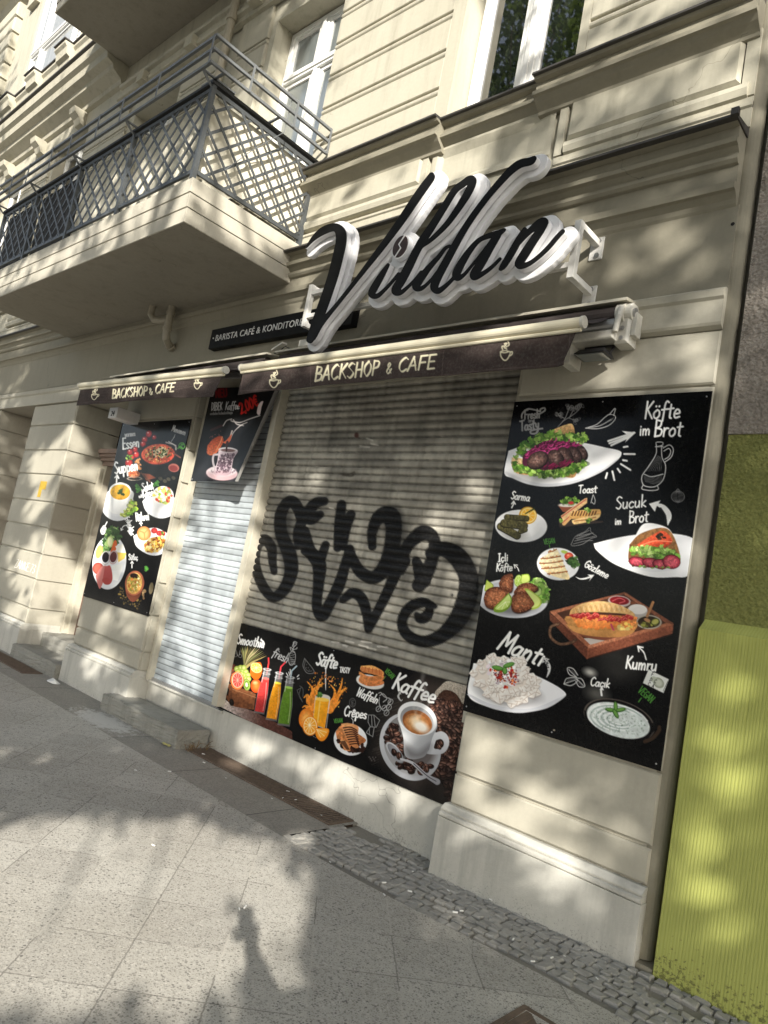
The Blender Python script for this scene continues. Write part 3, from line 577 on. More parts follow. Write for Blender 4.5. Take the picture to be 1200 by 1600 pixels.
    for k in range(22): x = 275 + k * 18; c.line([(x, 240 - 34 * math.sin((x - 240) / 150)), (x + 10, 262 - 10 * math.sin((x - 240) / 150))], 2.2, (250, 230, 184) if k % 2 else (176, 116, 62), a=.65)
    c.arrow([(783, 602), (765, 550), (724, 508)], 5, WT, 30)
    c.text('Kumru', 632, 664, 88, 5, WT, r=.74, cond=.95, slant=.06)
    c.poly([(800, 674), (946, 745), (908, 844), (760, 772)], (226, 228, 224)); c.ell(872, 770, 44, 34, 40, rim((196, 200, 186), (140, 146, 128), 4)); c.ell(838, 745, 24, 20, 30, (182, 188, 172))
    for ch, x, y in (('F', 817, 718), ('D', 805, 756), ('C', 838, 768), ('C', 793, 788), ('A', 822, 802)): c.text(ch, x, y, 27, 24, (40, 40, 40), r=.7)
    c.line([(938, 760), (906, 828)], 1.5, (90, 90, 90)); c.text('VEGAN', 722, 832, 52, 42, GRN, r=.62, cond=.85); c.line([(748, 880), (728, 908)], 3.5, GRN)
    for q in ([(190, 780), (210, 740), (270, 735), (285, 760), (240, 790), (190, 780)], [(280, 730), (230, 710), (215, 665), (255, 668), (290, 715)], [(280, 735), (320, 745), (340, 795), (300, 798), (275, 760)], [(190, 778), (285, 745)], [(225, 675), (280, 730)], [(285, 745), (330, 790)]): c.line(q, 3.2, CH)
    for k in range(7): c.line([(210 + k * 10, 770 - k * 3), (222 + k * 10, 745 - k)], 1.4, DG); c.line([(232 + k * 7, 690 + k * 5), (250 + k * 6, 680 + k * 6)], 1.4, DG); c.line([(296 + k * 6, 756 + k * 5), (284 + k * 6, 770 + k * 4)], 1.4, DG)
    c.text('Cacık', 378, 790, 62, 6, WT, r=.8, cond=1.0, slant=.1); c.line([(462, 860), (458, 830), (462, 800)], 7, WT); c.poly([(446, 822), (464, 795), (478, 824)], WT)
    # manti
    c.fr(720, 980, .275)
    c.text('Mantı', 204, 120, 112, 22, WT, r=.66, cond=1.0, slant=.2)
    c.line([(482, 190, 10), (500, 220, 10), (500, 255, 7), (488, 284, 2)], 8, (206, 206, 206)); c.poly([(460, 205), (466, 168), (506, 182)], CH); c.scatter([(470, 180), (495, 185), (505, 240), (490, 260)], 22, 3, [(20, 20, 20)])
    c.poly([(72, 205), (250, 215), (380, 255), (520, 320), (592, 370), (585, 400), (500, 455), (400, 480), (300, 485), (160, 455), (42, 385)], shade((250, 250, 250), (232, 233, 238), 40), True); c.poly([(45, 378), (170, 435), (310, 462), (430, 455), (580, 392), (585, 400), (500, 455), (400, 480), (300, 485), (160, 455), (42, 388)], (208, 210, 216), True, a=.8)
    c.ell(270, 370, 190, 80, 12, (110, 108, 110), soft=8, a=.5)
    reg = [(70, 260), (110, 200), (180, 165), (300, 185), (345, 185), (370, 240), (430, 300), (428, 370), (360, 410), (290, 435), (220, 410), (150, 380), (90, 320)]
    c.poly(reg, (232, 222, 212), True)
    for i, (x, y) in enumerate(sorted(c.inside(reg, 64) + [(x, y) for x, y in reg], key=lambda p_: p_[1])):
        a = c.rng.uniform(0, 6.28); r = c.rng.uniform(20, 30); q = [(x + r * math.cos(a + k * 1.571), y + r * .85 * math.sin(a + k * 1.571)) for k in range(4)]
        c.poly([(u + 2, v + 6) for u, v in q], (150, 136, 126), True, a=.5, soft=3); c.poly(q, shade((252, 250, 246), (222, 214, 206), 60 + 40 * math.sin(i), nz=.06), True); c.line([q[0], (x, y), q[2]], 1.8, (200, 184, 172)); c.line([(q[1][0] * .7 + x * .3, q[1][1] * .7 + y * .3), (x, y)], 2, (196, 180, 168))
    c.scatter([(150, 200), (280, 185), (330, 240), (330, 320), (250, 350), (190, 310), (160, 260)], 70, 12, [(250, 248, 246), (240, 236, 234), (226, 214, 220)])
    c.scatter([(160, 230), (280, 210), (320, 260), (310, 330), (240, 350), (200, 300)], 55, 8, [(206, 70, 40), (226, 110, 60), (176, 40, 30), (236, 140, 80)]); c.scatter([(180, 240), (330, 240), (330, 310), (200, 320)], 90, 3, [(84, 30, 50), (110, 40, 60)])
    for x, y, an in ((210, 232, 12), (272, 215, -18), (250, 248, 80)): c.ell(x, y, 34 if an < 50 else 20, 14, an, (60, 110, 40)); c.ell(x, y - 2, 28 if an < 50 else 16, 9, an, (104, 160, 72)); 
    # cacik
    c.ell(900, 530, 208, 112, 18, (20, 18, 18)); c.ell(900, 528, 204, 108, 18, (92, 84, 78), ring=2.5); c.poly([(700, 470), (720, 590), (840, 660), (1000, 680), (1090, 600), (1105, 540), (900, 600)], (14, 13, 13), True)
    c.ell(895, 530, 186, 92, 18, shade((232, 238, 236), (204, 214, 212), 60, nz=.12, sc=5))
    for k in range(9): r = .25 + k * .085; c.line([(895 + 186 * r * math.cos(t_), 528 + 92 * r * math.sin(t_) + 32 * r * math.cos(t_)) for t_ in np.linspace(.3 * k, .3 * k + 3.6, 9)], 3.2, (160, 176, 172) if k % 2 else (250, 252, 252), a=.75)
    c.scatter([(730, 480), (820, 445), (960, 470), (1060, 560), (1030, 610), (900, 610), (780, 560)], 170, 4.5, [(110, 136, 116), (84, 112, 92), (150, 170, 156)], a=.55, asp=(.3, .7))
    for x, y, an in ((850, 470, 10), (880, 452, 85), (908, 470, -12), (880, 492, 60)): c.ell(x, y, 30, 12, an, (44, 84, 30)); c.ell(x, y - 2, 24, 8, an, (110, 160, 76))
    c.line([(1045, 650), (1090, 630), (1125, 590), (1128, 568)], 10, (58, 44, 34)); c.ell(530, 585, 6, 4, 0, (190, 180, 160))
def low_poster(c):
    c.C *= (1 + 0.45 * (fbm(c.U, c.V, 40, 9) - .5))[..., None]
    c.fr(340, 970, .16667)
    c.poly([(0, 790), (20, 690), (110, 770), (340, 850), (560, 960), (700, 1040), (700, 1120), (300, 950)], shade((228, 222, 216), (84, 52, 44), 0, nz=.3, sc=2.5, hi=.55))
    c.text('Smoothie', 178, 212, 92, 9, WT, r=.75, cond=.72, slant=.1); c.line([(408, 175, 4), (430, 205, 10), (428, 262, 2)], 6, WT); c.poly([(396, 180), (412, 160), (420, 195)], WT)
    for q in ([(150, 320), (165, 262), (190, 330)], [(205, 320), (210, 280)]): c.line(q, 3, (130, 130, 130))
    for x, y in ((145, 318), (168, 322), (212, 330), (250, 310)): c.ell(x, y, 15, 15, 0, (130, 130, 130), ring=2)
    # basket of fruit
    c.ell(130, 490, 52, 90, 10, rim((150, 84, 66), (76, 36, 30), 9, nz=.6, sc=2.2))
    for i in range(16): a = -2.0 + i * .1; c.line([(262, 440, 14), (262 + 90 * math.cos(a * .8 - .2), 440 + 130 * math.sin(a) * .9, 9), (290 + 190 * math.cos(a), 420 + 190 * math.sin(a), 1)], 8, c.rng.choice([(146, 150, 96), (110, 104, 66), (178, 160, 100), (86, 80, 50), (204, 186, 140)]))
    for x, y in [(180, 450), (215, 440), (205, 475), (240, 470), (265, 480), (250, 510), (225, 500), (285, 510), (270, 540), (190, 480), (245, 440), (290, 545)]: c.ell(x, y, 26, 27, 0, rim((222, 232, 150), (140, 160, 60), 4))
    c.ell(360, 610, 50, 66, 0, rim((250, 130, 60), (206, 70, 24), 7)); c.ell(352, 580, 18, 12, 0, (255, 190, 140), soft=4)
    c.poly([(318, 405), (400, 390), (418, 470), (390, 540), (340, 545), (305, 490)], shade((240, 120, 30), (220, 90, 20), 70), True); c.ell(362, 440, 56, 46, 32, (250, 222, 150)); c.ell(362, 440, 47, 38, 32, shade((252, 214, 84), (240, 190, 60), 60))
    for k in range(9): b = k * .7; c.line([(362, 440), (362 + 42 * math.cos(b), 440 + 34 * math.sin(b))], 2.4, (250, 236, 180), smooth=False)
    c.poly([(60, 555), (110, 590), (330, 670), (360, 690), (340, 835), (180, 810), (120, 790), (50, 670)], shade((150, 96, 62), (104, 60, 36), 90, nz=.3, sc=3))
    c.poly([(60, 555), (140, 620), (135, 790), (110, 770), (45, 660)], shade((128, 80, 52), (84, 48, 30), 90, nz=.3, sc=3)); c.poly([(80, 605), (108, 640), (100, 710), (76, 670)], (24, 18, 16)); c.ell(132, 765, 22, 34, -10, (30, 22, 18)); c.line([(140, 640), (360, 720)], 3, (190, 140, 100), a=.7)
    c.ell(185, 560, 62, 84, 0, (236, 120, 60)); c.ell(187, 556, 52, 72, 0, (250, 206, 180)); c.ell(187, 556, 46, 66, 0, rim((196, 50, 50), (220, 90, 80), 5))
    for k in range(10): b = k * .63; c.line([(187, 556), (187 + 42 * math.cos(b), 556 + 60 * math.sin(b))], 2.4, (244, 160, 140), smooth=False)
    c.ell(274, 600, 34, 56, -6, (126, 106, 66)); c.ell(274, 600, 30, 50, -6, (150, 186, 80)); c.ell(272, 600, 11, 20, -6, (240, 240, 210)); [c.ell(272 + 18 * math.cos(k), 600 + 32 * math.sin(k), 2.5, 4, 0, (20, 24, 10)) for k in np.arange(0, 6.28, .52)]
    # bottles
    for (tx, ty, bx, by, wt, wb, col, c2, straw) in ((465, 455, 388, 870, 32, 50, (222, 74, 66), (166, 40, 44), (220, 60, 60)), (580, 490, 502, 935, 32, 54, (250, 182, 40), (226, 130, 20), (216, 60, 70)), (680, 530, 618, 985, 36, 58, (120, 160, 50), (66, 104, 26), (180, 200, 210))):
        dx, dy = bx - tx, by - ty; nx, ny = dy, -dx; L = math.hypot(nx, ny); nx, ny = nx / L, ny / L
        at = lambda t_, w_: (tx + dx * t_ + nx * w_, ty + dy * t_ + ny * w_)
        c.line([at(.12, 4), (tx + 14, ty - 60), (tx + (12 if straw[1] < 100 and tx < 500 else 60), ty - 105)], 7, straw, smooth=False)
        c.poly([at(0, wt), at(.24, wt + 2), at(.55, wb), at(1, wb), at(1, -wb), at(.55, -wb), at(.24, -wt - 2), at(0, -wt)], shade((150, 150, 150), (120, 116, 116), 90), a=.75)
        c.poly([at(.2, wt - 3), at(.32, wt + 6), at(.6, wb - 5), at(.96, wb - 6), at(.96, -wb + 6), at(.6, -wb + 5), at(.32, -wt - 6), at(.2, -wt + 3)], shade(col, c2, 20, nz=.16, sc=2))
        c.ell(*at(.21, 0), wt, 11, 10, tuple(min(255, v * 1.15 + 30) for v in col)); c.ell(*at(0, 0), wt, 9, 8, (214, 214, 214), ring=2.4); c.ell(*at(.1, 0), wt, 8, 8, (190, 190, 190), ring=1.6)
        c.line([at(.3, wt - 16), at(.6, wb - 20), at(.92, wb - 18)], 4, (255, 240, 230), a=.4); c.line([at(.05, -wt + 7), at(.3, -wt + 4)], 3, (250, 250, 250), a=.6)
    for a_, b_ in (((645, 490), (660, 515)), ((680, 455), (684, 500)), ((668, 480), (675, 510)), ((750, 545), (765, 540)), ((745, 525), (762, 508))): c.line([a_, b_], 4, WT)
    c.text('fresh', 505, 330, 90, 24, (180, 180, 180), r=.6, cond=.8, slant=.1); c.line([(550, 290), (565, 272), (580, 292)], 4, (150, 150, 150))
    c.ell(698, 350, 32, 66, 8, (190, 190, 190), ring=2.6)
    for k in range(6): c.line([(672 + k * 4, 310 + k * 18), (724 + k, 295 + k * 22)], 2, (170, 170, 170)); c.line([(672, 330 + k * 14), (725, 380 + k * 6)], 1.7, (150, 150, 150))
    for q in ([(690, 280), (680, 250), (705, 262)], [(705, 280), (715, 230), (712, 200)], [(700, 272), (740, 262), (745, 250)], [(712, 250), (740, 215), (710, 205)], [(700, 240), (720, 195), (745, 205)]): c.line(q, 3.4, (190, 190, 190))
    c.line([(815, 352), (800, 420), (840, 490), (905, 475), (815, 352)], 3.4, DG); c.line([(822, 372), (815, 430), (845, 470), (885, 470)], 2.2, DG); [c.ell(x, y, 3, 5, 30, DG) for x, y in ((835, 410), (850, 440), (830, 440), (860, 460))]
    for q in ([(745, 650), (760, 690), (790, 745)], [(770, 610), (800, 640), (800, 710)], [(745, 650), (790, 625)], [(780, 630), (765, 700), (795, 760)]): c.line(q, 2.6, (96, 96, 96))
    c.text('Säfte', 918, 408, 120, 12, WT, r=.8, cond=.72, slant=.1); c.line([(1014, 460, 5), (1012, 560, 6), (1014, 650, 2)], 5, (226, 226, 226))
    # juice
    oc = [(240, 150, 40), (250, 180, 70), (220, 120, 24), (252, 206, 120)]
    for q in ([(900, 850, 44), (900, 720, 40), (920, 640, 22), (985, 590, 8)], [(860, 760, 30), (840, 700, 14), (810, 720, 5)], [(905, 700, 24), (880, 620, 8), (840, 570, 3)], [(930, 640, 16), (960, 560, 5), (990, 540, 3)], [(1050, 830, 40), (1090, 760, 36), (1130, 700, 20), (1190, 640, 10), (1215, 630, 3)], [(1090, 760, 24), (1100, 660, 10), (1060, 600, 4)], [(1120, 720, 16), (1160, 600, 8), (1170, 540, 3)], [(1080, 800, 30), (1140, 760, 8), (1145, 740, 2)], [(880, 830, 34), (820, 800, 9), (795, 815, 3)]):
        c.line(q, 10, shade((250, 176, 76), (222, 116, 26), 60, nz=.3, sc=3))
    c.scatter([(840, 560), (960, 480), (1180, 540), (1220, 640), (1130, 820), (1060, 640), (940, 640), (860, 760)], 70, 6, oc); c.scatter([(900, 480), (1050, 480), (1100, 600), (930, 580)], 24, 8, [(190, 110, 50), (226, 150, 80)])
    c.poly([(915, 700), (1056, 722), (1005, 1015), (890, 975)], shade((230, 226, 220), (210, 206, 200), 0), a=.8); c.poly([(918, 740), (1046, 752), (1004, 1008), (892, 965)], shade((250, 190, 40), (236, 140, 20), 20, nz=.1, sc=3)); c.ell(1000, 716, 58, 26, 10, (216, 206, 196)); c.ell(985, 738, 64, 18, 8, (252, 206, 90))
    c.line([(960, 760), (935, 970)], 6, (255, 226, 140), a=.6); c.line([(1052, 735), (1018, 1010)], 4, (250, 250, 250), a=.6); c.leafy([(925, 665), (965, 670), (975, 710), (940, 705)], 12, 16, [(70, 120, 50), (100, 150, 80)])
    c.ell(828, 915, 66, 96, 8, rim((252, 186, 96), (226, 120, 30), 9, nz=.1, sc=2)); c.ell(868, 985, 72, 92, 0, (242, 140, 30)); c.ell(868, 985, 62, 82, 0, (254, 226, 170)); c.ell(868, 985, 55, 73, 0, shade((250, 180, 60), (240, 150, 36), 60))
    for k in range(11): b = k * .571; c.line([(862, 978), (862 + 52 * math.cos(b), 980 + 70 * math.sin(b))], 2.8, (254, 230, 176), smooth=False)
    c.ell(862, 978, 9, 12, 0, (254, 240, 210)); c.poly([(890, 1075), (925, 1100), (900, 1085)], WT)
    c.poly([(915, 1005), (1036, 1012), (1036, 1070), (1000, 1120), (960, 1125), (922, 1080)], (240, 140, 30), True); c.poly([(922, 1012), (1028, 1022), (1016, 1066), (985, 1096), (945, 1085)], shade((252, 190, 76), (244, 160, 44), 60), True); [c.line([(930, 1018), p_], 2.4, (254, 230, 176), smooth=False) for p_ in ((1020, 1045), (1000, 1080), (965, 1090))]
    # waffles etc
    c.fr(520, 1020, .18333)
    c.text('TASTY', 58, 165, 44, 6, WT, r=.9, cond=.72)
    c.ell(318, 248, 122, 58, 14, shade((246, 244, 240), (200, 198, 196), 80))
    for q in ([(235, 190), (225, 160), (300, 220), (420, 235), (425, 270), (310, 285), (225, 245)], [(230, 160), (310, 200), (428, 190), (420, 235), (300, 235), (226, 185)]): c.poly(q, shade((238, 170, 100), (186, 96, 50), 80, nz=.3, sc=2.5), True)
    c.poly([(240, 112), (340, 110), (430, 160), (420, 195), (330, 180), (240, 150)], shade((250, 196, 120), (230, 150, 80), 60, nz=.15, sc=2), True)
    for k in range(6): c.line([(250 + k * 30, 116 + k * 6), (240 + k * 32, 148 + k * 7)], 3.4, (186, 96, 50)); c.line([(245, 122 + k * 8), (420, 158 + k * 7)], 2.6, (196, 110, 60))
    c.text('VEGAN', 440, 160, 40, 45, GRN, r=.66, cond=.8); c.line([(450, 200), (436, 220)], 3, GRN)
    c.line([(250, 325), (255, 300)], 5, DG); c.text('Waffeln', 196, 362, 74, 22, WT, r=.72, cond=.78, slant=.1)
    c.ell(168, 424, 26, 36, 0, (80, 80, 80), ring=3); c.scatter([(150, 400), (185, 400), (190, 445), (150, 450)], 20, 5, [(84, 84, 84)])
    c.text('Crêpes', 92, 535, 84, 8, WT, r=.72, cond=.82, slant=.06); c.line([(158, 555), (172, 575), (172, 610)], 3, CH); c.text('VEGAN', 12, 598, 32, -6, GRN, r=.8, cond=.8)
    plate(c, 150, 742, 144, 132, 22)
    c.poly([(25, 670), (90, 620), (260, 720), (275, 760), (200, 800), (100, 830), (40, 740)], shade((226, 150, 90), (150, 84, 44), 40, nz=.4, sc=3), True); c.scatter([(30, 720), (110, 820), (270, 780), (250, 840), (160, 850), (60, 800)], 30, 18, [(44, 24, 18), (70, 40, 30), (30, 16, 12)])
    for q in ([(70, 605), (140, 600), (215, 630), (215, 700), (225, 800), (170, 800), (100, 700)], [(60, 740), (110, 750), (150, 830), (110, 830), (80, 790)]): c.poly(q, shade((236, 176, 120), (190, 116, 66), 60, nz=.15, sc=3), True)
    for k in range(8): c.line([(90 + k * 8, 640 + k * 20), (150 + k * 8, 634 + k * 20), (205 + k * 3, 660 + k * 19)], 5.5, (60, 30, 22)); c.line([(64 + k * 8, 760 + k * 9), (104 + k * 5, 752 + k * 10)], 4, (50, 26, 20))
    # coffee cup side
    c.poly([(760, 180), (1160, 280), (1100, 900), (1010, 1300), (560, 1060), (340, 860), (420, 620), (560, 380)], (74, 64, 58), soft=30, a=.75)
    for k in range(60): x = c.rng.uniform(330, 560); y = c.rng.uniform(400, 960); c.line([(x, y), (x + 60, y - 22 + c.rng.uniform(-8, 8))], 2.2, (100, 92, 86), a=.35)
    for q in ([(390, 345), (410, 340), (440, 375), (490, 395), (470, 440), (420, 480), (395, 430), (398, 380)], [(400, 365), (430, 350), (460, 390), (430, 420)]): c.line(q, 3.6, (170, 170, 170))
    for x, y in ((390, 478), (440, 470), (478, 465), (458, 512), (492, 418)): c.ell(x, y, 20, 24, 30, (180, 180, 180), ring=2.4); c.line([(x - 8, y + 10), (x, y), (x + 8, y - 12)], 2.4, (180, 180, 180))
    for q in ([(305, 530), (350, 530), (400, 575), (370, 635), (320, 630), (300, 590), (305, 530)], [(320, 630), (285, 680), (340, 715), (352, 640)], [(330, 535), (335, 630)], [(350, 535), (362, 630)], [(310, 640), (312, 700)]): c.line(q, 2.8, (150, 150, 150), smooth=False)
    for k in range(7): bean(c, 312 + k * 9, 890 + (k % 3) * 14, 11, k * 40, (70, 70, 70))
    # sack
    c.poly([(900, 300), (985, 240), (1160, 285), (1130, 470), (1060, 450), (960, 400), (880, 400), (870, 340)], shade((196, 186, 172), (140, 128, 114), 90, nz=.3, sc=1.4), True); c.poly([(905, 350), (960, 315), (1050, 350), (1110, 460), (1040, 470), (930, 420), (890, 395)], shade((84, 56, 42), (40, 24, 20), 90, nz=.4, sc=2), True)
    for k in range(24): x = 960 + k * 5; c.line([(x, 420), (x + 30, 470)], 1.4, (160, 120, 84), a=.5)
    for n_, reg, r in ((230, [(820, 440), (900, 390), (1150, 470), (1080, 900), (1000, 1280), (950, 1050), (900, 880), (900, 700), (870, 520)], 34), (70, [(600, 940), (900, 870), (1040, 900), (1000, 1150), (900, 1060), (720, 960)], 36)):
        for x, y in sorted(c.inside(reg, n_), key=lambda p_: p_[1]): bean(c, x, y, c.rng.uniform(.8, 1.2) * r * (1 if y < 900 else 1.1), c.rng.uniform(-70, 80))
    c.poly([(760, 1080), (1050, 1000), (1010, 1310), (700, 1200)], (12, 10, 10), soft=26, a=.55)
    c.ell(660, 800, 250, 300, -28, shade((216, 218, 222), (150, 152, 158), 60)); c.ell(668, 790, 222, 268, -28, shade((110, 108, 108), (190, 190, 194), 70)); c.ell(690, 780, 170, 215, -28, (70, 62, 60), soft=8, a=.7)
    for x, y in c.inside([(470, 640), (540, 600), (590, 780), (620, 900), (760, 950), (860, 960), (700, 1050), (560, 960), (450, 760)], 60): bean(c, x, y, 28, c.rng.uniform(-60, 80))
    c.poly([(850, 690), (930, 670), (985, 720), (985, 800), (930, 860), (800, 860), (820, 820)], shade((226, 228, 232), (170, 172, 178), 90), True); c.poly([(880, 745), (920, 735), (945, 760), (940, 800), (900, 820), (862, 810)], (44, 28, 24), True); [bean(c, x, y, 22, 60) for x, y in ((890, 775), (922, 770), (905, 800))]
    c.poly([(552, 560), (600, 720), (610, 860), (660, 905), (740, 900), (800, 860), (850, 720), (885, 600), (720, 520)], shade((236, 238, 240), (120, 122, 128), 25, lo=.1), True); c.poly([(600, 760), (640, 890), (740, 900), (800, 860), (830, 780), (720, 840)], (70, 66, 68), True, soft=12, a=.5)
    c.ell(720, 560, 176, 134, 28, shade((250, 250, 250), (212, 214, 218), 40)); c.ell(716, 575, 148, 112, 28, shade((120, 122, 126), (216, 216, 218), 60))
    c.ell(720, 592, 132, 98, 26, shade((112, 60, 30), (198, 132, 74), 70, nz=.15, sc=4)); c.ell(716, 600, 112, 78, 24, rim((226, 180, 120), (176, 110, 60), 10, nz=.2, sc=4)); c.ell(750, 630, 70, 42, 30, (248, 240, 228), soft=6); c.ell(700, 560, 40, 26, -20, (244, 226, 200), soft=6, a=.7)
    for q in ([(700, 520), (760, 400), (790, 330), (760, 250), (770, 190)], [(740, 540), (800, 470), (820, 420), (780, 340)], [(720, 530), (690, 470), (720, 420)]): c.line([(x, y, 6 + i * 3) for i, (x, y) in enumerate(q)], 6, (236, 232, 228), a=.25, soft=4)
    c.text('Kaffee', 500, 296, 138, 21, WT, r=.74, cond=.98, slant=.1); c.line([(575, 335, 4), (558, 372, 8), (580, 408, 4), (592, 400, 3)], 5, CH); c.poly([(556, 340), (580, 328), (582, 356)], CH)
    c.ell(530, 850, 44, 110, -38, shade((216, 218, 222), (96, 98, 104), 30)); c.ell(532, 852, 34, 96, -38, shade((84, 84, 90), (190, 192, 196), 30)); [bean(c, x, y, 30, a_) for x, y, a_ in ((520, 845, 70), (562, 875, 80))]
    c.line([(580, 905, 8), (680, 940, 12), (790, 1040, 16), (890, 1100, 26)], 10, shade((226, 226, 230), (120, 120, 126), 60)); c.line([(690, 945), (800, 1045), (880, 1095)], 4, (70, 70, 76))
def left_poster(c):
    c.C *= (1 + 0.4 * (fbm(c.U, c.V, 30, 5) - .5))[..., None]
    c.fr(120, 650, .19368)
    c.poly([(400, 60), (655, 55), (640, 250), (700, 420), (400, 420), (340, 250)], (62, 62, 66), soft=14, a=.55)
    c.poly([(655, 52), (935, 45), (915, 105), (645, 130)], (8, 8, 9))
    c.text('warmes', 388, 168, 44, -6, (196, 196, 196), r=.8, cond=.62); c.text('Essen', 368, 268, 86, -8, WT, r=.7, cond=.68, slant=.12); c.text('Menemen', 765, 120, 48, 18, (190, 190, 190), r=.7, cond=.6); c.line([(762, 205), (785, 170), (792, 150)], 4, (150, 150, 150))
    c.ell(848, 240, 24, 24, 0, GRN, ring=4); c.line([(815, 262), (862, 220)], 4, GRN); c.leafy([(835, 225), (862, 225), (860, 255), (838, 256)], 6, 12, [(84, 150, 62)])
    for x, y, r in ((582, 145, 26), (625, 172, 18), (548, 190, 24), (535, 225, 24), (430, 290, 24), (470, 270, 22), (480, 310, 24), (445, 330, 22), (420, 378, 30)): c.ell(x, y, r, r * 1.1, 20, rim((216, 60, 56), (110, 20, 24), 3)); c.ell(x - r * .3, y - r * .4, r * .25, r * .2, 0, (250, 200, 190))
    c.leafy([(395, 330), (440, 320), (440, 360), (400, 350)], 8, 12)
    c.poly([(505, 300), (520, 460), (600, 500), (740, 480), (800, 400), (805, 280)], (20, 18, 18), True); c.ell(655, 305, 152, 98, -4, (36, 32, 32)); c.ell(655, 308, 134, 82, -4, shade((232, 110, 74), (198, 62, 44), 60, nz=.3, sc=2.5))
    c.scatter([(530, 300), (620, 235), (760, 250), (780, 310), (700, 375), (570, 370)], 150, 9, [(244, 150, 90), (206, 60, 44), (250, 200, 120), (232, 110, 70)]); c.scatter([(610, 280), (700, 250), (740, 290), (680, 340), (620, 320)], 60, 10, [(250, 232, 190), (244, 214, 160)]); c.scatter([(540, 290), (640, 240), (770, 270), (760, 330), (600, 365)], 60, 7, [(50, 60, 26), (80, 96, 40)])
    c.line([(720, 212), (790, 235), (800, 270)], 6, (180, 170, 166)); c.line([(740, 205), (800, 240)], 3, (220, 214, 210))
    c.ell(462, 478, 58, 40, 4, (46, 36, 30)); c.ell(460, 468, 50, 30, 4, (196, 110, 70)); c.scatter([(415, 465), (460, 440), (505, 465), (460, 495)], 40, 8, [(222, 140, 90), (176, 84, 50)]); c.ell(465, 505, 56, 14, 0, (190, 176, 160), ring=2)
    c.scatter([(470, 370), (510, 340), (520, 440), (480, 420)], 30, 9, [(214, 150, 96), (176, 110, 66)]); c.poly([(525, 460), (590, 470), (640, 500), (560, 520)], shade((150, 80, 56), (90, 46, 34), 40)); c.line([(520, 460), (590, 530)], 7, (96, 60, 46))
    c.ell(782, 418, 44, 34, 10, (146, 84, 74)); c.ell(780, 422, 34, 24, 10, (110, 44, 42)); [c.ell(x, y, 18, 14, 30, (60, 56, 46)) for x, y in ((675, 505), (710, 525), (780, 500), (740, 510))]; c.line([(780, 300), (835, 335)], 6, (110, 64, 54))
    c.text('Suppen', 306, 468, 92, -10, WT, r=.7, cond=.68, slant=.1); c.arrow([(320, 535), (322, 505), (326, 478)], 6, WT, 22)
    plate(c, 330, 715, 132, 132, 0); c.poly([(245, 610), (440, 600), (450, 680), (400, 770), (310, 790), (260, 750)], shade((254, 254, 254), (232, 232, 226), 30), True); c.ell(350, 612, 92, 76, 0, (252, 252, 250)); c.ell(350, 614, 80, 62, 0, shade((240, 190, 60), (222, 160, 36), 60, nz=.15, sc=3)); c.leafy([(335, 600), (365, 595), (372, 630), (340, 632)], 12, 12, [(50, 84, 30)])
    c.leafy([(430, 680), (475, 670), (465, 740), (430, 800), (370, 800), (410, 750)], 30, 24, [(180, 210, 70), (140, 186, 60), (214, 226, 110)])
    c.text('VEGAN', 466, 560, 24, 50, GRN, r=1, cond=.9); c.leafy([(475, 560), (500, 600), (485, 610)], 6, 12, [GRN]); c.text('VEGAN', 622, 575, 24, -42, GRN, r=1, cond=.9); c.leafy([(630, 550), (660, 530), (650, 560)], 6, 12, [GRN])
    c.text('Salat', 535, 605, 62, -14, WT, r=.75, cond=.66); c.text('mit', 502, 662, 32, -14, WT, r=.9, cond=.7); c.text('Käse', 534, 660, 66, -12, WT, r=.75, cond=.7); c.arrow([(632, 612), (615, 590), (598, 575)], 3, WT, 18)
    c.poly([(528, 690), (560, 660), (640, 650), (790, 660), (782, 780), (720, 820), (640, 820), (560, 770)], shade((250, 250, 250), (220, 222, 226), 120), True); c.poly([(612, 680), (775, 660), (740, 760), (690, 785), (640, 770)], shade((240, 240, 240), (206, 206, 206), 0), True, a=.9)
    c.ell(695, 640, 86, 74, 0, (236, 238, 234)); c.scatter([(620, 640), (660, 580), (740, 580), (775, 630), (740, 700), (660, 705)], 120, 13, [(250, 250, 246), (220, 80, 60), (140, 180, 60), (200, 220, 120), (240, 240, 230), (216, 200, 90)])
    c.text('Rührei', 478, 848, 66, -6, WT, r=.75, cond=.6); c.arrow([(520, 885), (517, 870), (517, 852)], 4, WT, 16)
    c.poly([(215, 880), (240, 905), (225, 950), (200, 955), (190, 920)], (226, 226, 226), True); c.line([(222, 895), (244, 855)], 5, WT); c.line([(205, 945), (225, 905)], 2, (80, 80, 80))
    for k_, w_ in enumerate(('Früh', 'stücks', 'teller')): c.text(w_, 386 - k_ * 4 + k_ * 14, 836 + k_ * 44, 42, 52, WT, r=.8, cond=.62)
    c.arrow([(405, 880), (375, 890), (358, 922)], 3, WT, 14)
    plate(c, 262, 1180, 136, 220, 6); c.leafy([(210, 1080), (250, 920), (300, 900), (345, 925), (330, 1010), (280, 1040), (220, 1090)], 70, 24, [(70, 110, 50), (110, 150, 80), (50, 84, 40), (150, 180, 110)]); c.ell(270, 1015, 26, 46, 0, (190, 206, 130)); c.ell(268, 1015, 18, 36, 0, (226, 232, 180)); c.poly([(270, 1100), (300, 1010), (322, 1015), (315, 1080)], (214, 100, 50), True)
    c.ell(180, 1095, 26, 56, 14, (226, 180, 110)); c.poly([(310, 1050), (370, 1035), (392, 1090), (330, 1100)], (238, 236, 226)); c.poly([(325, 1100), (400, 1105), (385, 1150), (335, 1180)], (222, 190, 90)); c.poly([(280, 1210), (370, 1190), (365, 1260), (290, 1280)], (240, 240, 234)); c.poly([(275, 1250), (365, 1240), (330, 1330), (285, 1320)], (246, 246, 242))
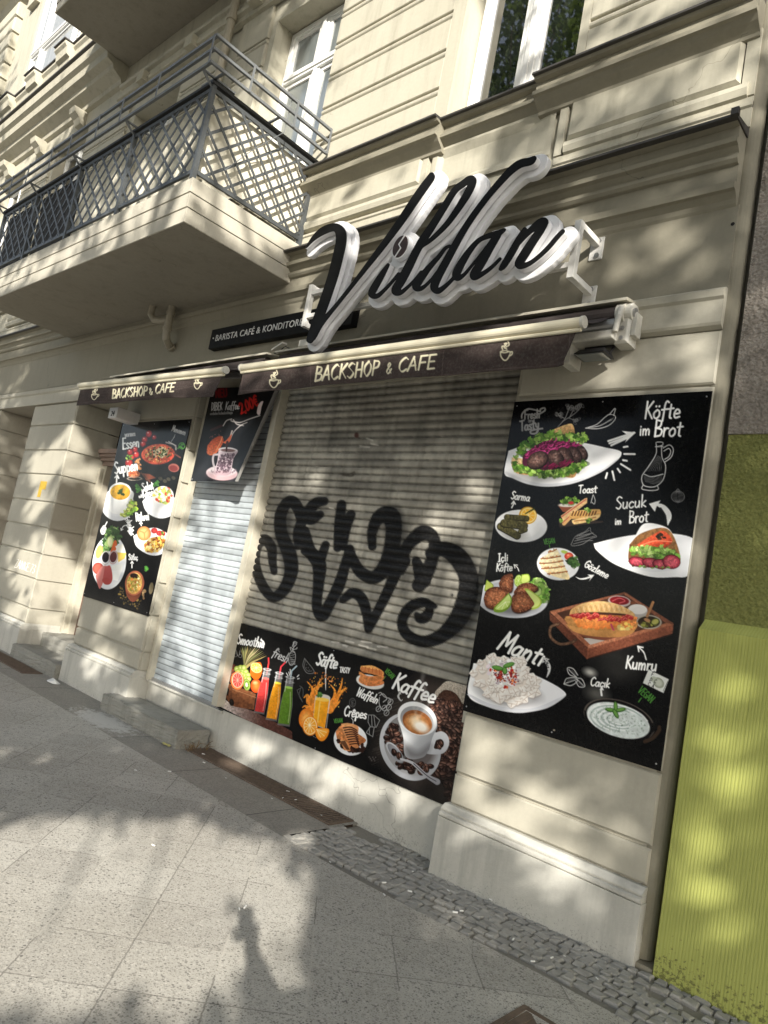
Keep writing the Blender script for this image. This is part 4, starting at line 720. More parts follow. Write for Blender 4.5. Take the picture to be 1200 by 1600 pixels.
    c.ell(232, 1145, 34, 52, 8, (196, 190, 186), ring=3); c.ell(232, 1140, 28, 42, 8, (22, 14, 20)); c.ell(295, 1140, 34, 52, 10, (190, 160, 156), ring=3); c.ell(295, 1138, 28, 44, 10, shade((110, 60, 56), (70, 30, 36), 60))
    c.ell(172, 1230, 44, 48, 0, rim((196, 100, 84), (150, 60, 52), 3)); c.poly([(150, 1290), (200, 1215), (250, 1225), (205, 1360), (180, 1390)], shade((216, 140, 132), (190, 104, 100), 40), True); c.poly([(225, 1220), (270, 1210), (288, 1310), (260, 1360), (212, 1340)], shade((196, 96, 92), (160, 60, 60), 90), True); c.ell(238, 1330, 34, 26, 20, (170, 70, 66))
    c.poly([(455, 970), (520, 930), (620, 900), (700, 930), (725, 960), (705, 1090), (640, 1125), (560, 1110), (480, 1050)], shade((250, 250, 250), (222, 224, 228), 100), True); c.ell(542, 948, 56, 58, 0, rim((236, 180, 116), (196, 124, 66), 5)); c.line([(512, 930), (542, 945), (548, 990)], 4, (204, 136, 76)); c.line([(575, 915), (545, 945)], 3, (204, 136, 76))
    for x, y in ((625, 925), (668, 945), (690, 950)): c.ell(x, y, 26, 22, 0, rim((232, 84, 76), (180, 30, 36), 3))
    c.leafy([(690, 930), (710, 950), (700, 970), (680, 950)], 5, 10); c.poly([(545, 1030), (600, 985), (700, 975), (700, 1050), (640, 1095), (565, 1095)], (190, 140, 60), True); c.scatter([(545, 1030), (600, 985), (700, 975), (700, 1050), (640, 1095), (565, 1095)], 110, 13, [(246, 214, 110), (226, 176, 70), (180, 110, 50), (250, 232, 160), (120, 60, 30)])
    c.text('Sütlaç', 418, 1160, 46, 0, WT, r=.8, cond=.6); c.arrow([(445, 1225), (445, 1200), (446, 1172)], 3.5, WT, 16); c.leafy([(545, 1215), (575, 1230), (565, 1255)], 8, 12, [GRN])
    c.scatter([(350, 1370), (420, 1460), (520, 1490), (500, 1560), (380, 1520), (335, 1440)], 60, 7, [(90, 76, 40), (120, 100, 50), (60, 50, 30)])
    c.poly([(390, 1330), (540, 1320), (510, 1450), (450, 1500), (400, 1440)], shade((150, 84, 60), (80, 40, 28), 60), True); c.ell(465, 1348, 76, 100, 8, (166, 96, 68)); c.ell(464, 1350, 62, 86, 8, shade((236, 206, 130), (206, 150, 70), 60, nz=.3, sc=3)); c.ell(464, 1290, 34, 22, 8, (40, 24, 18)); c.scatter([(420, 1300), (500, 1290), (515, 1380), (460, 1420), (415, 1390)], 60, 9, [(150, 150, 60), (250, 230, 170), (180, 160, 70), (214, 130, 60)])
    c.scatter([(525, 1400), (555, 1390), (550, 1480), (530, 1480)], 16, 10, [(170, 140, 100), (130, 100, 70)]); c.ell(600, 1390, 18, 48, 8, shade((206, 190, 150), (80, 70, 50), 0))
def banner_art(c):
    c.fr(290, 580, .13333)
    c.poly([(0, 900), (130, 900), (350, 960), (480, 700), (800, 560), (720, 760), (600, 1250), (60, 1320)], (40, 41, 44), soft=10, a=.7); c.poly([(440, 780), (530, 560), (840, 520), (640, 760), (630, 960), (520, 930)], (52, 53, 57), soft=5, a=.7)
    c.text('NEU', 352, 305, 92, -3, (110, 12, 18), r=1.0, cond=.86); c.text('DIBEK', 300, 460, 90, -3, (214, 214, 214), r=.5, cond=.56, slant=.12); c.text('Kaffee', 462, 452, 92, -3, (220, 220, 220), r=.5, cond=.64, slant=.2); c.text('verschiedene Geschmacksrichtungen', 286, 512, 34, -3, (150, 150, 150), r=.8, cond=.5)
    c.text('2,00€', 648, 500, 118, -27, (160, 30, 24), r=.9, cond=.84, slant=.2)
    c.poly([(850, 400), (880, 360), (910, 355), (890, 420), (870, 510), (835, 490)], (216, 200, 196), True)
    c.poly([(255, 870), (330, 790), (420, 760), (440, 830), (370, 950), (300, 985), (250, 960)], shade((190, 70, 30), (250, 130, 76), 90, nz=.25, sc=2), True); c.line([(430, 770), (400, 850), (360, 920)], 6, (250, 160, 110)); c.line([(300, 690), (420, 640)], 14, (110, 52, 48), a=.5); c.scatter([(260, 780), (420, 690), (400, 750), (300, 820)], 10, 6, [(150, 90, 80)])
    for q in ([(530, 580), (560, 590), (640, 600), (750, 560), (870, 520)], [(520, 810), (560, 720), (640, 640), (720, 600)], [(440, 640), (480, 580), (540, 560)], [(560, 570), (600, 620), (680, 640)]): c.line(q, 6, (196, 190, 188))
    c.line([(545, 700), (510, 800), (480, 850)], 8, (216, 206, 200)); c.poly([(420, 830), (470, 815), (540, 740), (520, 820), (480, 850)], (226, 110, 70), True); c.line([(490, 830, 14), (482, 880, 16), (478, 940, 10)], 12, (66, 36, 34))
    c.ell(425, 1195, 185, 85, 3, shade((244, 226, 228), (206, 176, 178), 60)); c.ell(430, 1170, 160, 60, 3, (232, 220, 222)); c.scatter([(270, 1170), (350, 1130), (590, 1150), (560, 1200), (420, 1215)], 70, 10, [(130, 110, 120), (100, 80, 92)], a=.7)
    c.line([(380, 975), (330, 985), (320, 1050), (340, 1130), (370, 1140)], 12, (206, 196, 198)); c.poly([(385, 930), (605, 925), (560, 1030), (520, 1200), (430, 1225), (330, 1200), (370, 1060)], shade((216, 200, 206), (176, 156, 164), 20), True)
    c.scatter([(400, 970), (580, 960), (540, 1060), (510, 1190), (350, 1190), (385, 1060)], 330, 9, [(84, 62, 74), (120, 98, 110), (60, 44, 54)], a=.8, asp=(.3, .8)); c.ell(495, 922, 110, 30, 3, (240, 234, 234)); c.ell(495, 928, 88, 20, 3, (120, 90, 90)); c.line([(482, 880), (478, 935)], 10, (56, 30, 28)); c.ell(425, 1225, 175, 60, 3, (150, 110, 116), a=.35, soft=4)
def graffiti(c):
    c.fr(340, 560, .41667); K = (18, 18, 19)
    A_ = [[(212, 800, 16), (206, 760, 20), (202, 710, 24), (176, 680, 26), (148, 705, 24), (142, 770, 22), (165, 845, 24), (207, 895, 24), (250, 865, 28), (276, 800, 32), (268, 730, 34), (240, 660, 30), (236, 590, 28), (262, 540, 26), (290, 545, 28), (312, 600, 24), (308, 700, 16)],
          [(400, 535, 20), (365, 545, 26), (330, 590, 26), (300, 650, 22), (300, 705, 16)], [(330, 590, 24), (350, 600, 30), (385, 585, 18)], [(325, 650, 26), (345, 720, 30), (380, 770, 34), (378, 850, 26), (372, 930, 24), (392, 965, 28), (420, 920, 26), (455, 850, 28), (480, 770, 24), (495, 715, 22)], [(405, 700, 20), (380, 770, 26)], [(330, 720, 24), (360, 740, 26)],
          [(465, 548, 22), (458, 620, 26), (450, 710, 20)], [(500, 585, 22), (478, 640, 26), (470, 705, 20)],
          [(580, 705, 20), (580, 650, 24), (605, 595, 32), (648, 590, 42), (660, 650, 38), (640, 760, 38), (590, 820, 32), (535, 800, 28), (500, 740, 24)], [(480, 780, 22), (500, 730, 22)],
          [(470, 905, 18), (505, 880, 24), (540, 900, 26), (560, 960, 24), (566, 1015, 20)], [(570, 1005, 22), (620, 910, 24), (680, 780, 28), (715, 700, 28), (770, 655, 36), (812, 680, 28), (802, 760, 30), (775, 820, 36), (755, 850, 34)], [(745, 760, 22), (770, 830, 40)],
          [(700, 760, 30), (690, 800, 16)], [(815, 930, 12), (770, 915, 24), (720, 935, 26), (692, 985, 24), (710, 1035, 26), (770, 1062, 28), (840, 1040, 34), (900, 980, 44), (935, 900, 48), (940, 820, 46), (905, 750, 46), (850, 715, 36), (800, 730, 28)], [(800, 925, 18), (785, 965, 26), (760, 975, 24), (745, 960, 12)]]
    for q in A_: c.line([(p[0], p[1], p[2] * .8) for p in q], 20, K, soft=1.7, a=.985)
    for q in ([(655, 590, 38), (668, 680, 38), (640, 780, 36)], [(890, 735, 40), (965, 830, 44), (950, 930, 42), (885, 1020, 36)], [(258, 600, 24), (250, 690, 28), (272, 790, 26)]): c.line(q, 40, K, soft=11, a=.5)
# ------------------------------------------------------------------ materials of the place
M = {}
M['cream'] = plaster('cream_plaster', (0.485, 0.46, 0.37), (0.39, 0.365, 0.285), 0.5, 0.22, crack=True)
M['beige'] = plaster('shaded_beige_plaster', (0.285, 0.265, 0.205), (0.22, 0.205, 0.155), 0.22, 0.22, crack=True)  # darkened against the pier plaster to carry the shade on frieze and cornice
M['pierp'] = plaster('pier_plaster', (0.43, 0.408, 0.335), (0.34, 0.32, 0.26), 0.2, 0.2)
M['plinth'] = plaster('plinth_plaster', (0.54, 0.53, 0.475), (0.40, 0.39, 0.345), 0.55, 0.4, crack=True, speck=0.5)
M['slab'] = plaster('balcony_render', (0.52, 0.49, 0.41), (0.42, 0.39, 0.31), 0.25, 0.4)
M['under'] = plaster('balcony_underside_shade', (0.31, 0.287, 0.235), (0.22, 0.20, 0.155), 0.35, 0.3, crack=True)  # painted darker than the slab to carry the shade under the balcony
M['step'] = plaster('step_stone', (0.30, 0.295, 0.26), (0.19, 0.185, 0.16), 0.55, 0.6, 90, speck=0.6)
M['flash'] = simple('zinc_flashing', (0.075, 0.07, 0.065), 0.5, 0.3, 0.4)
M['white'] = simple('white_window_paint', (0.80, 0.80, 0.77), 0.35, 0, 0.08)
M['signwhite'] = simple('white_sign_plastic', (0.80, 0.80, 0.81), 0.4, 0, 0.28, 9)
M['bracket'] = simple('white_bracket_paint', (0.74, 0.73, 0.69), 0.45, 0, 0.35, 26)
M['signblack'] = simple('black_acrylic', (0.006, 0.006, 0.006), 0.5, 0, 0.3, 8, spec=0.15)
M['iron'] = simple('grey_painted_iron', (0.085, 0.093, 0.097), 0.45, 0.2, 0.45, 30)
M['ironl'] = simple('light_grey_iron', (0.17, 0.18, 0.185), 0.45, 0.2, 0.4, 30)
M['irond'] = simple('dark_painted_iron', (0.03, 0.031, 0.033), 0.5, 0.2, 0.3, 30)
M['canvas'] = simple('cream_canvas_screen', (0.70, 0.66, 0.54), 0.85, 0, 0.14, 7)
M['canvasd'] = simple('dark_canvas_screen', (0.06, 0.06, 0.062), 0.85, 0, 0.3, 7)
M['pipe'] = simple('painted_pipe', (0.33, 0.30, 0.23), 0.5, 0, 0.3, 20)
M['bar'] = simple('cream_powder_coat', (0.66, 0.61, 0.46), 0.4, 0, 0.12, 14)
M['mount'] = simple('awning_cast_white', (0.62, 0.60, 0.53), 0.4, 0.0, 0.4, 40)
M['alu'] = simple('aluminium', (0.45, 0.45, 0.45), 0.35, 0.8, 0.2)
M['fabric'] = simple('brown_awning_cloth', (0.06, 0.048, 0.045), 0.9, 0, 0.3, 40, 0.2, 300)
M['black'] = simple('black_plastic', (0.012, 0.012, 0.013), 0.4, 0, 0.2)
M['rust'] = simple('rusty_iron', (0.17, 0.125, 0.092), 0.75, 0.25, 0.6, 30, 0.5, 120)
M['brown'] = simple('brown_door_paint', (0.13, 0.075, 0.055), 0.5, 0, 0.4, 12)
M['mauve'] = simple('brown_stone_mould', (0.26, 0.19, 0.155), 0.7, 0, 0.25, 12)
M['chan'] = simple('painted_steel_frame', (0.50, 0.47, 0.38), 0.45, 0, 0.28, 22)
M['yellow'] = simple('yellow_tape', (0.55, 0.36, 0.03), 0.5, 0, 0.5, 45)
M['number'] = simple('number_box_white', (0.62, 0.62, 0.60), 0.4, 0, 0.15)
M['paper'] = simple('white_paper', (0.75, 0.75, 0.72), 0.8, 0, 0.1)
M['straw'] = simple('dry_stalk', (0.20, 0.13, 0.06), 0.9, 0, 0.4)
M['chalk'] = simple('chalk_white', (0.72, 0.71, 0.66), 0.9, 0, 0.3, 60)
M['dark'] = simple('dark_interior', (0.012, 0.012, 0.012), 0.9, 0, 0.2)
def glassmat(name, col, var=0.3, rough=0.02):
    t = NT(name); p = t.pos(); nz = t.ramp(t.noise(t.mapv(p, (3, 3, 0.35)), 2.0, 3), [(0.35, 0), (0.7, 1)])
    return t.out(t.mix(t.math('MULTIPLY', nz, var), col, tuple(x * .5 for x in col)), rough, t.bump(t.noise(p, 1.1, 2), 0.05, 0.02), Specular_IOR_Level=0.9, IOR=2.1)
M['glass'] = glassmat('window_glass_dark', (0.008, 0.009, 0.010)); M['curtain'] = glassmat('window_glass_curtain', (0.20, 0.225, 0.225), 0.55, 0.08)
M['glassb'] = glassmat('window_glass_pale_sheen', (0.42, 0.43, 0.41), 0.6, 0.06)  # pale base colour stands in for the white reflection in the pane
def brickmat():
    t = NT('red_brick'); p = t.pos(); b = t.n('ShaderNodeTexBrick'); t.l(t.mapv(p, (1, 1, 1), (R_(90), 0, 0)), b.inputs[0]); b.inputs['Scale'].default_value = 9
    b.inputs['Color1'].default_value = (0.24, 0.10, 0.07, 1); b.inputs['Color2'].default_value = (0.17, 0.07, 0.05, 1); b.inputs['Mortar'].default_value = (0.25, 0.21, 0.17, 1)
    return t.out(b.outputs[0], 0.85)
M['brick'] = brickmat()
def rough_render(name, c0, c1, sc, st, holes=True):
    t = NT(name); p = t.pos(); n1 = t.noise(p, sc, 6, 0.7); vo = t.n('ShaderNodeTexVoronoi'); vo.inputs['Scale'].default_value = sc * 1.4; t.l(p, vo.inputs['Vector'])
    h = t.math('ADD', n1, t.math('MULTIPLY', vo.outputs[0], 0.6)); c = t.mix(t.ramp(n1, [(0.35, 0), (0.65, 1)]), c0, c1)
    c = t.mix(t.math('MULTIPLY', t.ramp(t.noise(p, 1.4, 4), [(0.4, 0), (0.7, 1)]), 0.3), c, tuple(x * .6 for x in c1))
    return t.out(c, 0.92, t.bump(h, st, 0.03), Specular_IOR_Level=0.2)
M['greenrough'] = rough_render('green_roughcast', (0.37, 0.385, 0.13), (0.22, 0.23, 0.07), 46, 1.0)
M['greyrough'] = rough_render('grey_roughcast', (0.50, 0.45, 0.39), (0.29, 0.255, 0.215), 40, 1.0)
def ribbed():
    t = NT('green_ribbed_render'); p = t.pos(); nz = t.n('ShaderNodeTexNoise'); nz.inputs['Scale'].default_value = 6; t.l(p, nz.inputs['Vector'])
    wv = t.n('ShaderNodeTexWave', bands_direction='X'); t.l(t.mapv(p, (1, 1, 0.02)), wv.inputs[0]); wv.inputs['Scale'].default_value = 21; wv.inputs['Distortion'].default_value = 3.2; wv.inputs['Detail'].default_value = 3; wv.inputs['Detail Scale'].default_value = 2
    k = t.ramp(wv.outputs['Fac'], [(0.15, 0), (0.6, 1)]); big = t.ramp(t.noise(p, 1.3, 4), [(0.35, 0), (0.7, 1)])
    c = t.mix(t.math('MULTIPLY', k, 0.3), (0.35, 0.375, 0.10), (0.45, 0.475, 0.17)); c = t.mix(t.math('MULTIPLY', big, 0.35), c, (0.30, 0.325, 0.08))
    sp = t.n('ShaderNodeSeparateXYZ'); t.l(p, sp.inputs[0]); lo_ = t.n('ShaderNodeMapRange'); t.l(sp.outputs[2], lo_.inputs[0]); lo_.inputs[1].default_value = 0; lo_.inputs[2].default_value = .4; lo_.inputs[3].default_value = .3; lo_.inputs[4].default_value = 0
    dk = t.math('GREATER_THAN', t.math('ADD', t.noise(p, 50, 5, .8), lo_.outputs[0]), .76); c = t.mix(t.math('MULTIPLY', dk, .7), c, (0.07, 0.065, 0.03))
    return t.out(c, 0.9, t.bump(k, 0.28, 0.007), Specular_IOR_Level=0.2)
M['ribbed'] = ribbed()
# ------------------------------------------------------------------ ground
def pavemat():
    t = NT('granite_slabs'); p = t.pos(); r = t.mapv(p, (1, 1, 1), (0, 0, R_(-45)))
    sp = t.n('ShaderNodeSeparateXYZ'); t.l(r, sp.inputs[0]); S = 0.375
    # rotated frame: a=(x+y)/sqrt2  b=(y-x)/sqrt2
    a = t.math('DIVIDE', t.math('ADD', sp.outputs[0], 4.16 / math.sqrt(2) + 30 * S), S); b = t.math('DIVIDE', t.math('ADD', sp.outputs[1], -0.72 / math.sqrt(2) + 30 * S), S)
    def joint(q, w):
        f = t.math('FRACT', q); d = t.math('MINIMUM', f, t.math('SUBTRACT', 1.0, f)); return t.math('LESS_THAN', d, w)
    nzj = t.math('MULTIPLY', t.math('SUBTRACT', t.noise(p, 30, 3), 0.5), 0.03); aj = t.math('ADD', a, nzj); bj = t.math('ADD', b, nzj)
    j = t.math('MAXIMUM', joint(aj, 0.009), joint(bj, 0.009))
    cell = t.n('ShaderNodeCombineXYZ'); t.l(t.math('FLOOR', a), cell.inputs[0]); t.l(t.math('FLOOR', b), cell.inputs[1])
    wnz = t.n('ShaderNodeTexWhiteNoise', noise_dimensions='2D'); t.l(cell.outputs[0], wnz.inputs['Vector'])
    def grains(scale, thr):
        vo = t.n('ShaderNodeTexVoronoi'); vo.inputs['Scale'].default_value = scale; vo.inputs['Randomness'].default_value = 1.0; t.l(p, vo.inputs['Vector']); vs = t.n('ShaderNodeSeparateColor'); t.l(vo.outputs['Color'], vs.inputs[0])
        return vo, vs, t.math('LESS_THAN', vo.outputs['Distance'], t.math('MULTIPLY_ADD', vs.outputs[1], .3, thr))
    vo, vs, stone = grains(78, .22); vo2, vs2, stone2 = grains(150, .3)
    dk = t.math('MULTIPLY', t.math('MULTIPLY', t.math('GREATER_THAN', vs.outputs[0], 0.50), stone), t.math('MULTIPLY_ADD', vs.outputs[2], .7, .3)); lt = t.math('MULTIPLY', t.math('LESS_THAN', vs.outputs[0], 0.2), stone); dk2 = t.math('MULTIPLY', t.math('GREATER_THAN', vs2.outputs[0], 0.55), stone2)
    base = t.mix(wnz.outputs[0], (0.42, 0.40, 0.355), (0.515, 0.495, 0.44)); worn = t.ramp(t.noise(p, 0.9, 4), [(0.38, 0), (0.62, 1)])
    base = t.mix(t.math('MULTIPLY', worn, 0.35), base, (0.33, 0.305, 0.255)); base = t.mix(t.math('MULTIPLY', t.ramp(t.noise(p, 14, 5, .7), [(.4, 0), (.75, 1)]), .3), base, (0.25, 0.23, 0.195))
    c = t.mix(t.math('MULTIPLY', dk2, 0.55), base, (0.18, 0.168, 0.145)); c = t.mix(t.math('MULTIPLY', dk, 0.85), c, (0.13, 0.123, 0.11)); c = t.mix(t.math('MULTIPLY', lt, 0.5), c, (0.58, 0.55, 0.49))
    gum = t.n('ShaderNodeTexVoronoi'); gum.inputs['Scale'].default_value = 1.7; t.l(p, gum.inputs['Vector']); gm = t.math('LESS_THAN', gum.outputs['Distance'], 0.045); c = t.mix(t.math('MULTIPLY', gm, 0.55), c, (0.10, 0.095, 0.085))
    jl = t.math('GREATER_THAN', t.noise(p, 1.6, 2), 0.5); jc = t.mix(jl, (0.13, 0.12, 0.105), (0.50, 0.47, 0.41)); c = t.mix(t.math('MULTIPLY', j, .55), c, jc)
    h = t.math('SUBTRACT', t.math('MULTIPLY', t.math('SUBTRACT', 1.0, vo.outputs['Distance']), 0.25), t.math('MULTIPLY', j, 1.0))
    return t.out(c, 0.8, t.bump(t.math('ADD', h, t.math('MULTIPLY', t.noise(p, 160, 2), .2)), 0.5, 0.006), Specular_IOR_Level=0.3)
M['pave'] = pavemat()
def stripmat():
    t = NT('old_concrete_slabs'); p = t.pos(); b = t.n('ShaderNodeTexBrick'); t.l(p, b.inputs[0]); b.inputs['Scale'].default_value = 1.0; b.inputs['Brick Width'].default_value = 0.95; b.inputs['Row Height'].default_value = 0.62; b.inputs['Mortar Size'].default_value = 0.006; b.offset = 0.35
    b.inputs['Color1'].default_value = (0.36, 0.34, 0.29, 1); b.inputs['Color2'].default_value = (0.29, 0.275, 0.235, 1); b.inputs['Mortar'].default_value = (0.10, 0.095, 0.085, 1)
    vo = t.n('ShaderNodeTexVoronoi'); vo.inputs['Scale'].default_value = 110; t.l(p, vo.inputs['Vector']); vs = t.n('ShaderNodeSeparateColor'); t.l(vo.outputs['Color'], vs.inputs[0])
    c = t.mix(t.math('MULTIPLY', t.math('GREATER_THAN', vs.outputs[0], .65), .45), b.outputs[0], (0.14, 0.13, 0.12)); c = t.mix(t.math('MULTIPLY', t.ramp(t.noise(p, 5, 5, .7), [(.4, 0), (.75, 1)]), .4), c, (0.19, 0.18, 0.16))
    # chalky spill in front of the doorstep
    d0 = t.n('ShaderNodeVectorMath', operation='SUBTRACT'); d0.inputs[1].default_value = (-6.25, -0.40, 0); t.l(p, d0.inputs[0])
    d1 = t.n('ShaderNodeVectorMath', operation='MULTIPLY'); d1.inputs[1].default_value = (0.62, 1.35, 0); t.l(d0.outputs[0], d1.inputs[0]); d = t.n('ShaderNodeVectorMath', operation='LENGTH'); t.l(d1.outputs[0], d.inputs[0])
    k = t.math('SUBTRACT', 0.30, t.math('ADD', d.outputs['Value'], t.math('MULTIPLY', t.math('SUBTRACT', t.noise(p, 13, 6, .8), .5), 1.2))); k = t.ramp(k, [(0.0, 0), (0.12, 1)])
    c = t.mix(t.math('MULTIPLY', k, .75), c, (0.60, 0.59, 0.55))
    return t.out(c, 0.85, t.bump(t.noise(p, 90, 4), .4, .006))
M['strip'] = stripmat()
M['cobble'] = simple('basalt_cobble', (0.40, 0.385, 0.345), 0.75, 0, 0.75, 11, 0.6, 160); M['sand'] = simple('joint_sand', (0.27, 0.25, 0.21), 0.95, 0, 0.5, 60, 0.6, 200)
M['asphalt'] = simple('asphalt', (0.05, 0.05, 0.05), 0.85, 0, 0.3, 60, 0.4, 200); M['kerb'] = plaster('kerb_granite', (0.30, 0.29, 0.27), (0.22, 0.21, 0.2), 0.2, 0.5)
def rise(x): t = min(max((x + 3.0) / 1.9, 0), 1); return 0.06 * t * t * (3 - 2 * t)
def ground_sheet(name, x0, x1, y0, y1, z, mat, nx, fade=False):
    xs = np.linspace(x0, x1, nx); ys = np.linspace(y1, y0, 12); X, Y = np.meshgrid(xs, ys); Z = np.vectorize(rise)(X) * np.clip((Y + 3.2) / 2.6, 0, 1) + z
    return tag(gridmesh(name, np.stack([X, Y, Z], -1)[::-1], None, mat), kind='structure')
ground_sheet('pavement', -60, 30, -6.2, -0.58, 0.0, M['pave'], 361)
ground_sheet('pavement_strip', -60, -3.42, -0.58, 0.9, 0.0, M['strip'], 120)
ground_sheet('cobble_bed', -3.42, 30, -0.58, 0.6, -0.018, M['sand'], 180)
m = MB(); m.box(-60, 30, -6.36, -6.2, -0.3, 0.0); tag(m.build('kerb', M['kerb'], None, bevel=0.01), kind='structure')
m = MB(); m.add([(-400, -400, -0.13), (400, -400, -0.13), (400, -6.36, -0.13), (-400, -6.36, -0.13)], [(0, 1, 2, 3)]); tag(m.build('road', M['asphalt'], None, recalc=False), kind='structure')
rng = random.Random(11); m = MB(); x = 0
y = -0.61; row = 0
while y < 0.16:
    h = rng.uniform(0.052, 0.066); xx = -3.46 + rng.uniform(0, .05)
    while xx < 1.4:
        w = rng.uniform(0.05, 0.085); top = rise(xx) * min(1, (y + 3.2) / 2.6) + rng.uniform(-0.005, 0.003); g = 0.004; c = rng.uniform(.006, .011)
        wob = lambda: rng.uniform(-.007, .007); yy = y + 0.025 * math.sin(xx * 3.1 + row * .4) + 0.02 * math.sin(xx * 7 + row)
        if not (yy < -0.56 - .03 * math.sin(xx * 5) or rng.random() < 0.012 or ((xx + 3.4) * .9 + (yy - .1) * 1.2 < 0.12 and yy > -.4 and xx < -3.0 and yy > -.05)):
            b = [(xx + g + wob(), yy + g + wob()), (xx + w - g + wob(), yy + g + wob()), (xx + w - g + wob(), yy + h - g + wob()), (xx + g + wob(), yy + h - g + wob())]; ce = (xx + w / 2, yy + h / 2)
            vs = [(px, py, top - .05) for px, py in b] + [(px, py, top - c * .7) for px, py in b] + [(px + (ce[0] - px) * .22, py + (ce[1] - py) * .22, top + rng.uniform(-.004, .004)) for px, py in b]
            m.add(vs, [(0, 1, 5, 4), (1, 2, 6, 5), (2, 3, 7, 6), (3, 0, 4, 7), (4, 5, 9, 8), (5, 6, 10, 9), (6, 7, 11, 10), (7, 4, 8, 11), (8, 9, 10, 11)])
        xx += w
    y += h; row += 1
tag(m.build('cobble_paving', M['cobble'], None), kind='structure')
# ------------------------------------------------------------------ the apartment building
B = empty('apartment_building', (-6, 0.4, 0), 'cream and grey-beige plastered old apartment house with balconies, cornices and a closed corner shop', 'building')
def part(name, mb, mat, parent=None, **kw): return mb.build(name, mat, parent or B, **kw)
def parts(name, mb, mat, parent=None, **kw): return mb.build_each(name, mat, parent or B, **kw)
XR = -1.355; XL = -30.0
GZ = [0.61, 0.98, 1.31, 1.65, 1.99, 2.36, 2.70, 3.06]        # joints of the piers
def pier(m, x0, x1, zs, y0=0.0, y1=0.5, g=0.008, c=0.01, d=0.022):
    m.box(x0 + .002, x1 - .002, y0 + d, y1, zs[0], zs[-1])
    for a, b in zip(zs[:-1], zs[1:]): m.cbox(x0, x1, y0, y0 + d + .004, a + g, b - g, c)
# ground floor
m = MB()
pier(m, -2.60, XR, [0.42, 0.61, 0.985]); pier(m, -2.60, XR, [0.985, 3.06, 3.385]); 
m.sweep([(3.385, 0.004), (3.40, -.022), (3.415, -.03), (3.545, -.03), (3.56, -.045), (3.60, -.05), (3.62, -.02), (3.622, 0.0)], -2.60, XR, yb=.5)
pier(m, -8.02, -6.54, [0.42, 0.61, 0.975]); pier(m, -8.02, -6.54, [0.975, 3.06, 3.385]); 
for a, b in zip([0.42] + GZ, GZ + [3.385]): m.cbox(-6.56, -6.518, .024, .17, a + .008, b - .008, .004)   # jamb blocks of the left pier
pier(m, -10.87, -9.43, [0.42] + GZ + [3.37]); pier(m, -16.0, -12.25, [0.42] + GZ + [3.37]); pier(m, -30, -18, [0.42] + GZ + [3.37])
for x in (-9.43, -12.25):
    for a, b in zip([0.10] + GZ, GZ + [3.36]): m.box(x - .05, x + .02, .012, .64 if x > -10 else .95, a + .007, b - .007)
m.sweep([(3.37, -.03), (3.52, -.03), (3.54, -.05), (3.59, -.055), (3.60, -.02), (3.61, 0)], XL, -6.54, yb=.5)
m.box(-6.54, -2.60, .10, .5, 3.30, 3.622)
part('ground_floor_wall', m, M['pierp'])
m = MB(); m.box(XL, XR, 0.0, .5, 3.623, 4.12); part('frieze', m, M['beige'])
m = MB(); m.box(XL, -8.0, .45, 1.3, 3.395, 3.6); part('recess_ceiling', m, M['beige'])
m = MB(); m.box(XL, -9.43, 1.0, 1.2, 0, 3.394); part('brick_recess_wall', m, M['brick'])
m = MB(); m.box(-9.44, -8.0, .66, .8, 0, 3.394); m.box(-6.54, -2.6, .3, .5, 0, 3.3); part('inner_wall', m, M['dark'])
# plinths
m = MB()
for x0, x1 in ((-2.63, XR + .01), (-8.04, -6.53), (-10.9, -9.40), (-16.0, -12.24)):
    m.box(x0, x1, -.06, .48, -.08, .345)
    for prof in ([(.345, -.05), (.352, -.062), (.372, -.062), (.378, -.05)], [(.378, -.044), (.392, -.048), (.405, -.036), (.42, -.012)]): m.sweep(prof, x0 + .004, x1 - .004, yb=.45)
    m.cut()
parts('plinth', m, M['plinth'], bevel=.004)
m = MB(); m.box(-5.21, -2.60, .135, .3, -.08, .385); m.box(-6.53, -5.21, .155, .32, -.08, .325); m.box(-6.53, -5.21, .12, .30, .325, .345); part('shop_base_wall', m, M['plinth'], bevel=.004)
# expansion joint strip at the right end
m = MB(); m.box(XR + .001, -1.268, .135, .42, .08, 12); m.tube([(XR + .0, .07, .08), (XR + .0, .07, 12)], .058, 24); m.box(XR - .03, -1.262, -.03, .32, -.05, .075)
part('joint_strip', m, M['beige'])
# door recess of the house entrance
m = MB(); m.box(-8.16, -8.03, .50, .655, .16, 2.62); m.box(-9.41, -9.30, .52, .655, .34, 2.62); m.box(-9.405, -9.35, .47, .52, .34, 2.58)
part('door_frame', m, M['chan'])
m = MB()
for i, (z0, z1, y) in enumerate([(2.62, 2.68, .50), (2.68, 2.73, .46), (2.73, 2.77, .43), (2.77, 2.83, .40)]): m.box(-9.40, -8.03, y, .655, z0 + .002, z1)
part('door_lintel', m, M['mauve'])
dm = MB(); dm.box(-9.30, -8.16, .60, .656, .34, 2.62)
for k in range(2):
    for z0, z1 in ((.5, 1.1), (1.25, 2.4)): dm.cbox(-9.22 + k * .55, -8.78 + k * .55, .58, .60, z0, z1, .015)
door = part('entrance_door', dm, M['brown']); h = MB(); h.tube([(-8.74, .575, 1.2), (-8.74, .54, 1.2), (-8.74, .54, 1.4), (-8.74, .575, 1.4)], .012, 8); h.build('handle', M['alu'], door)
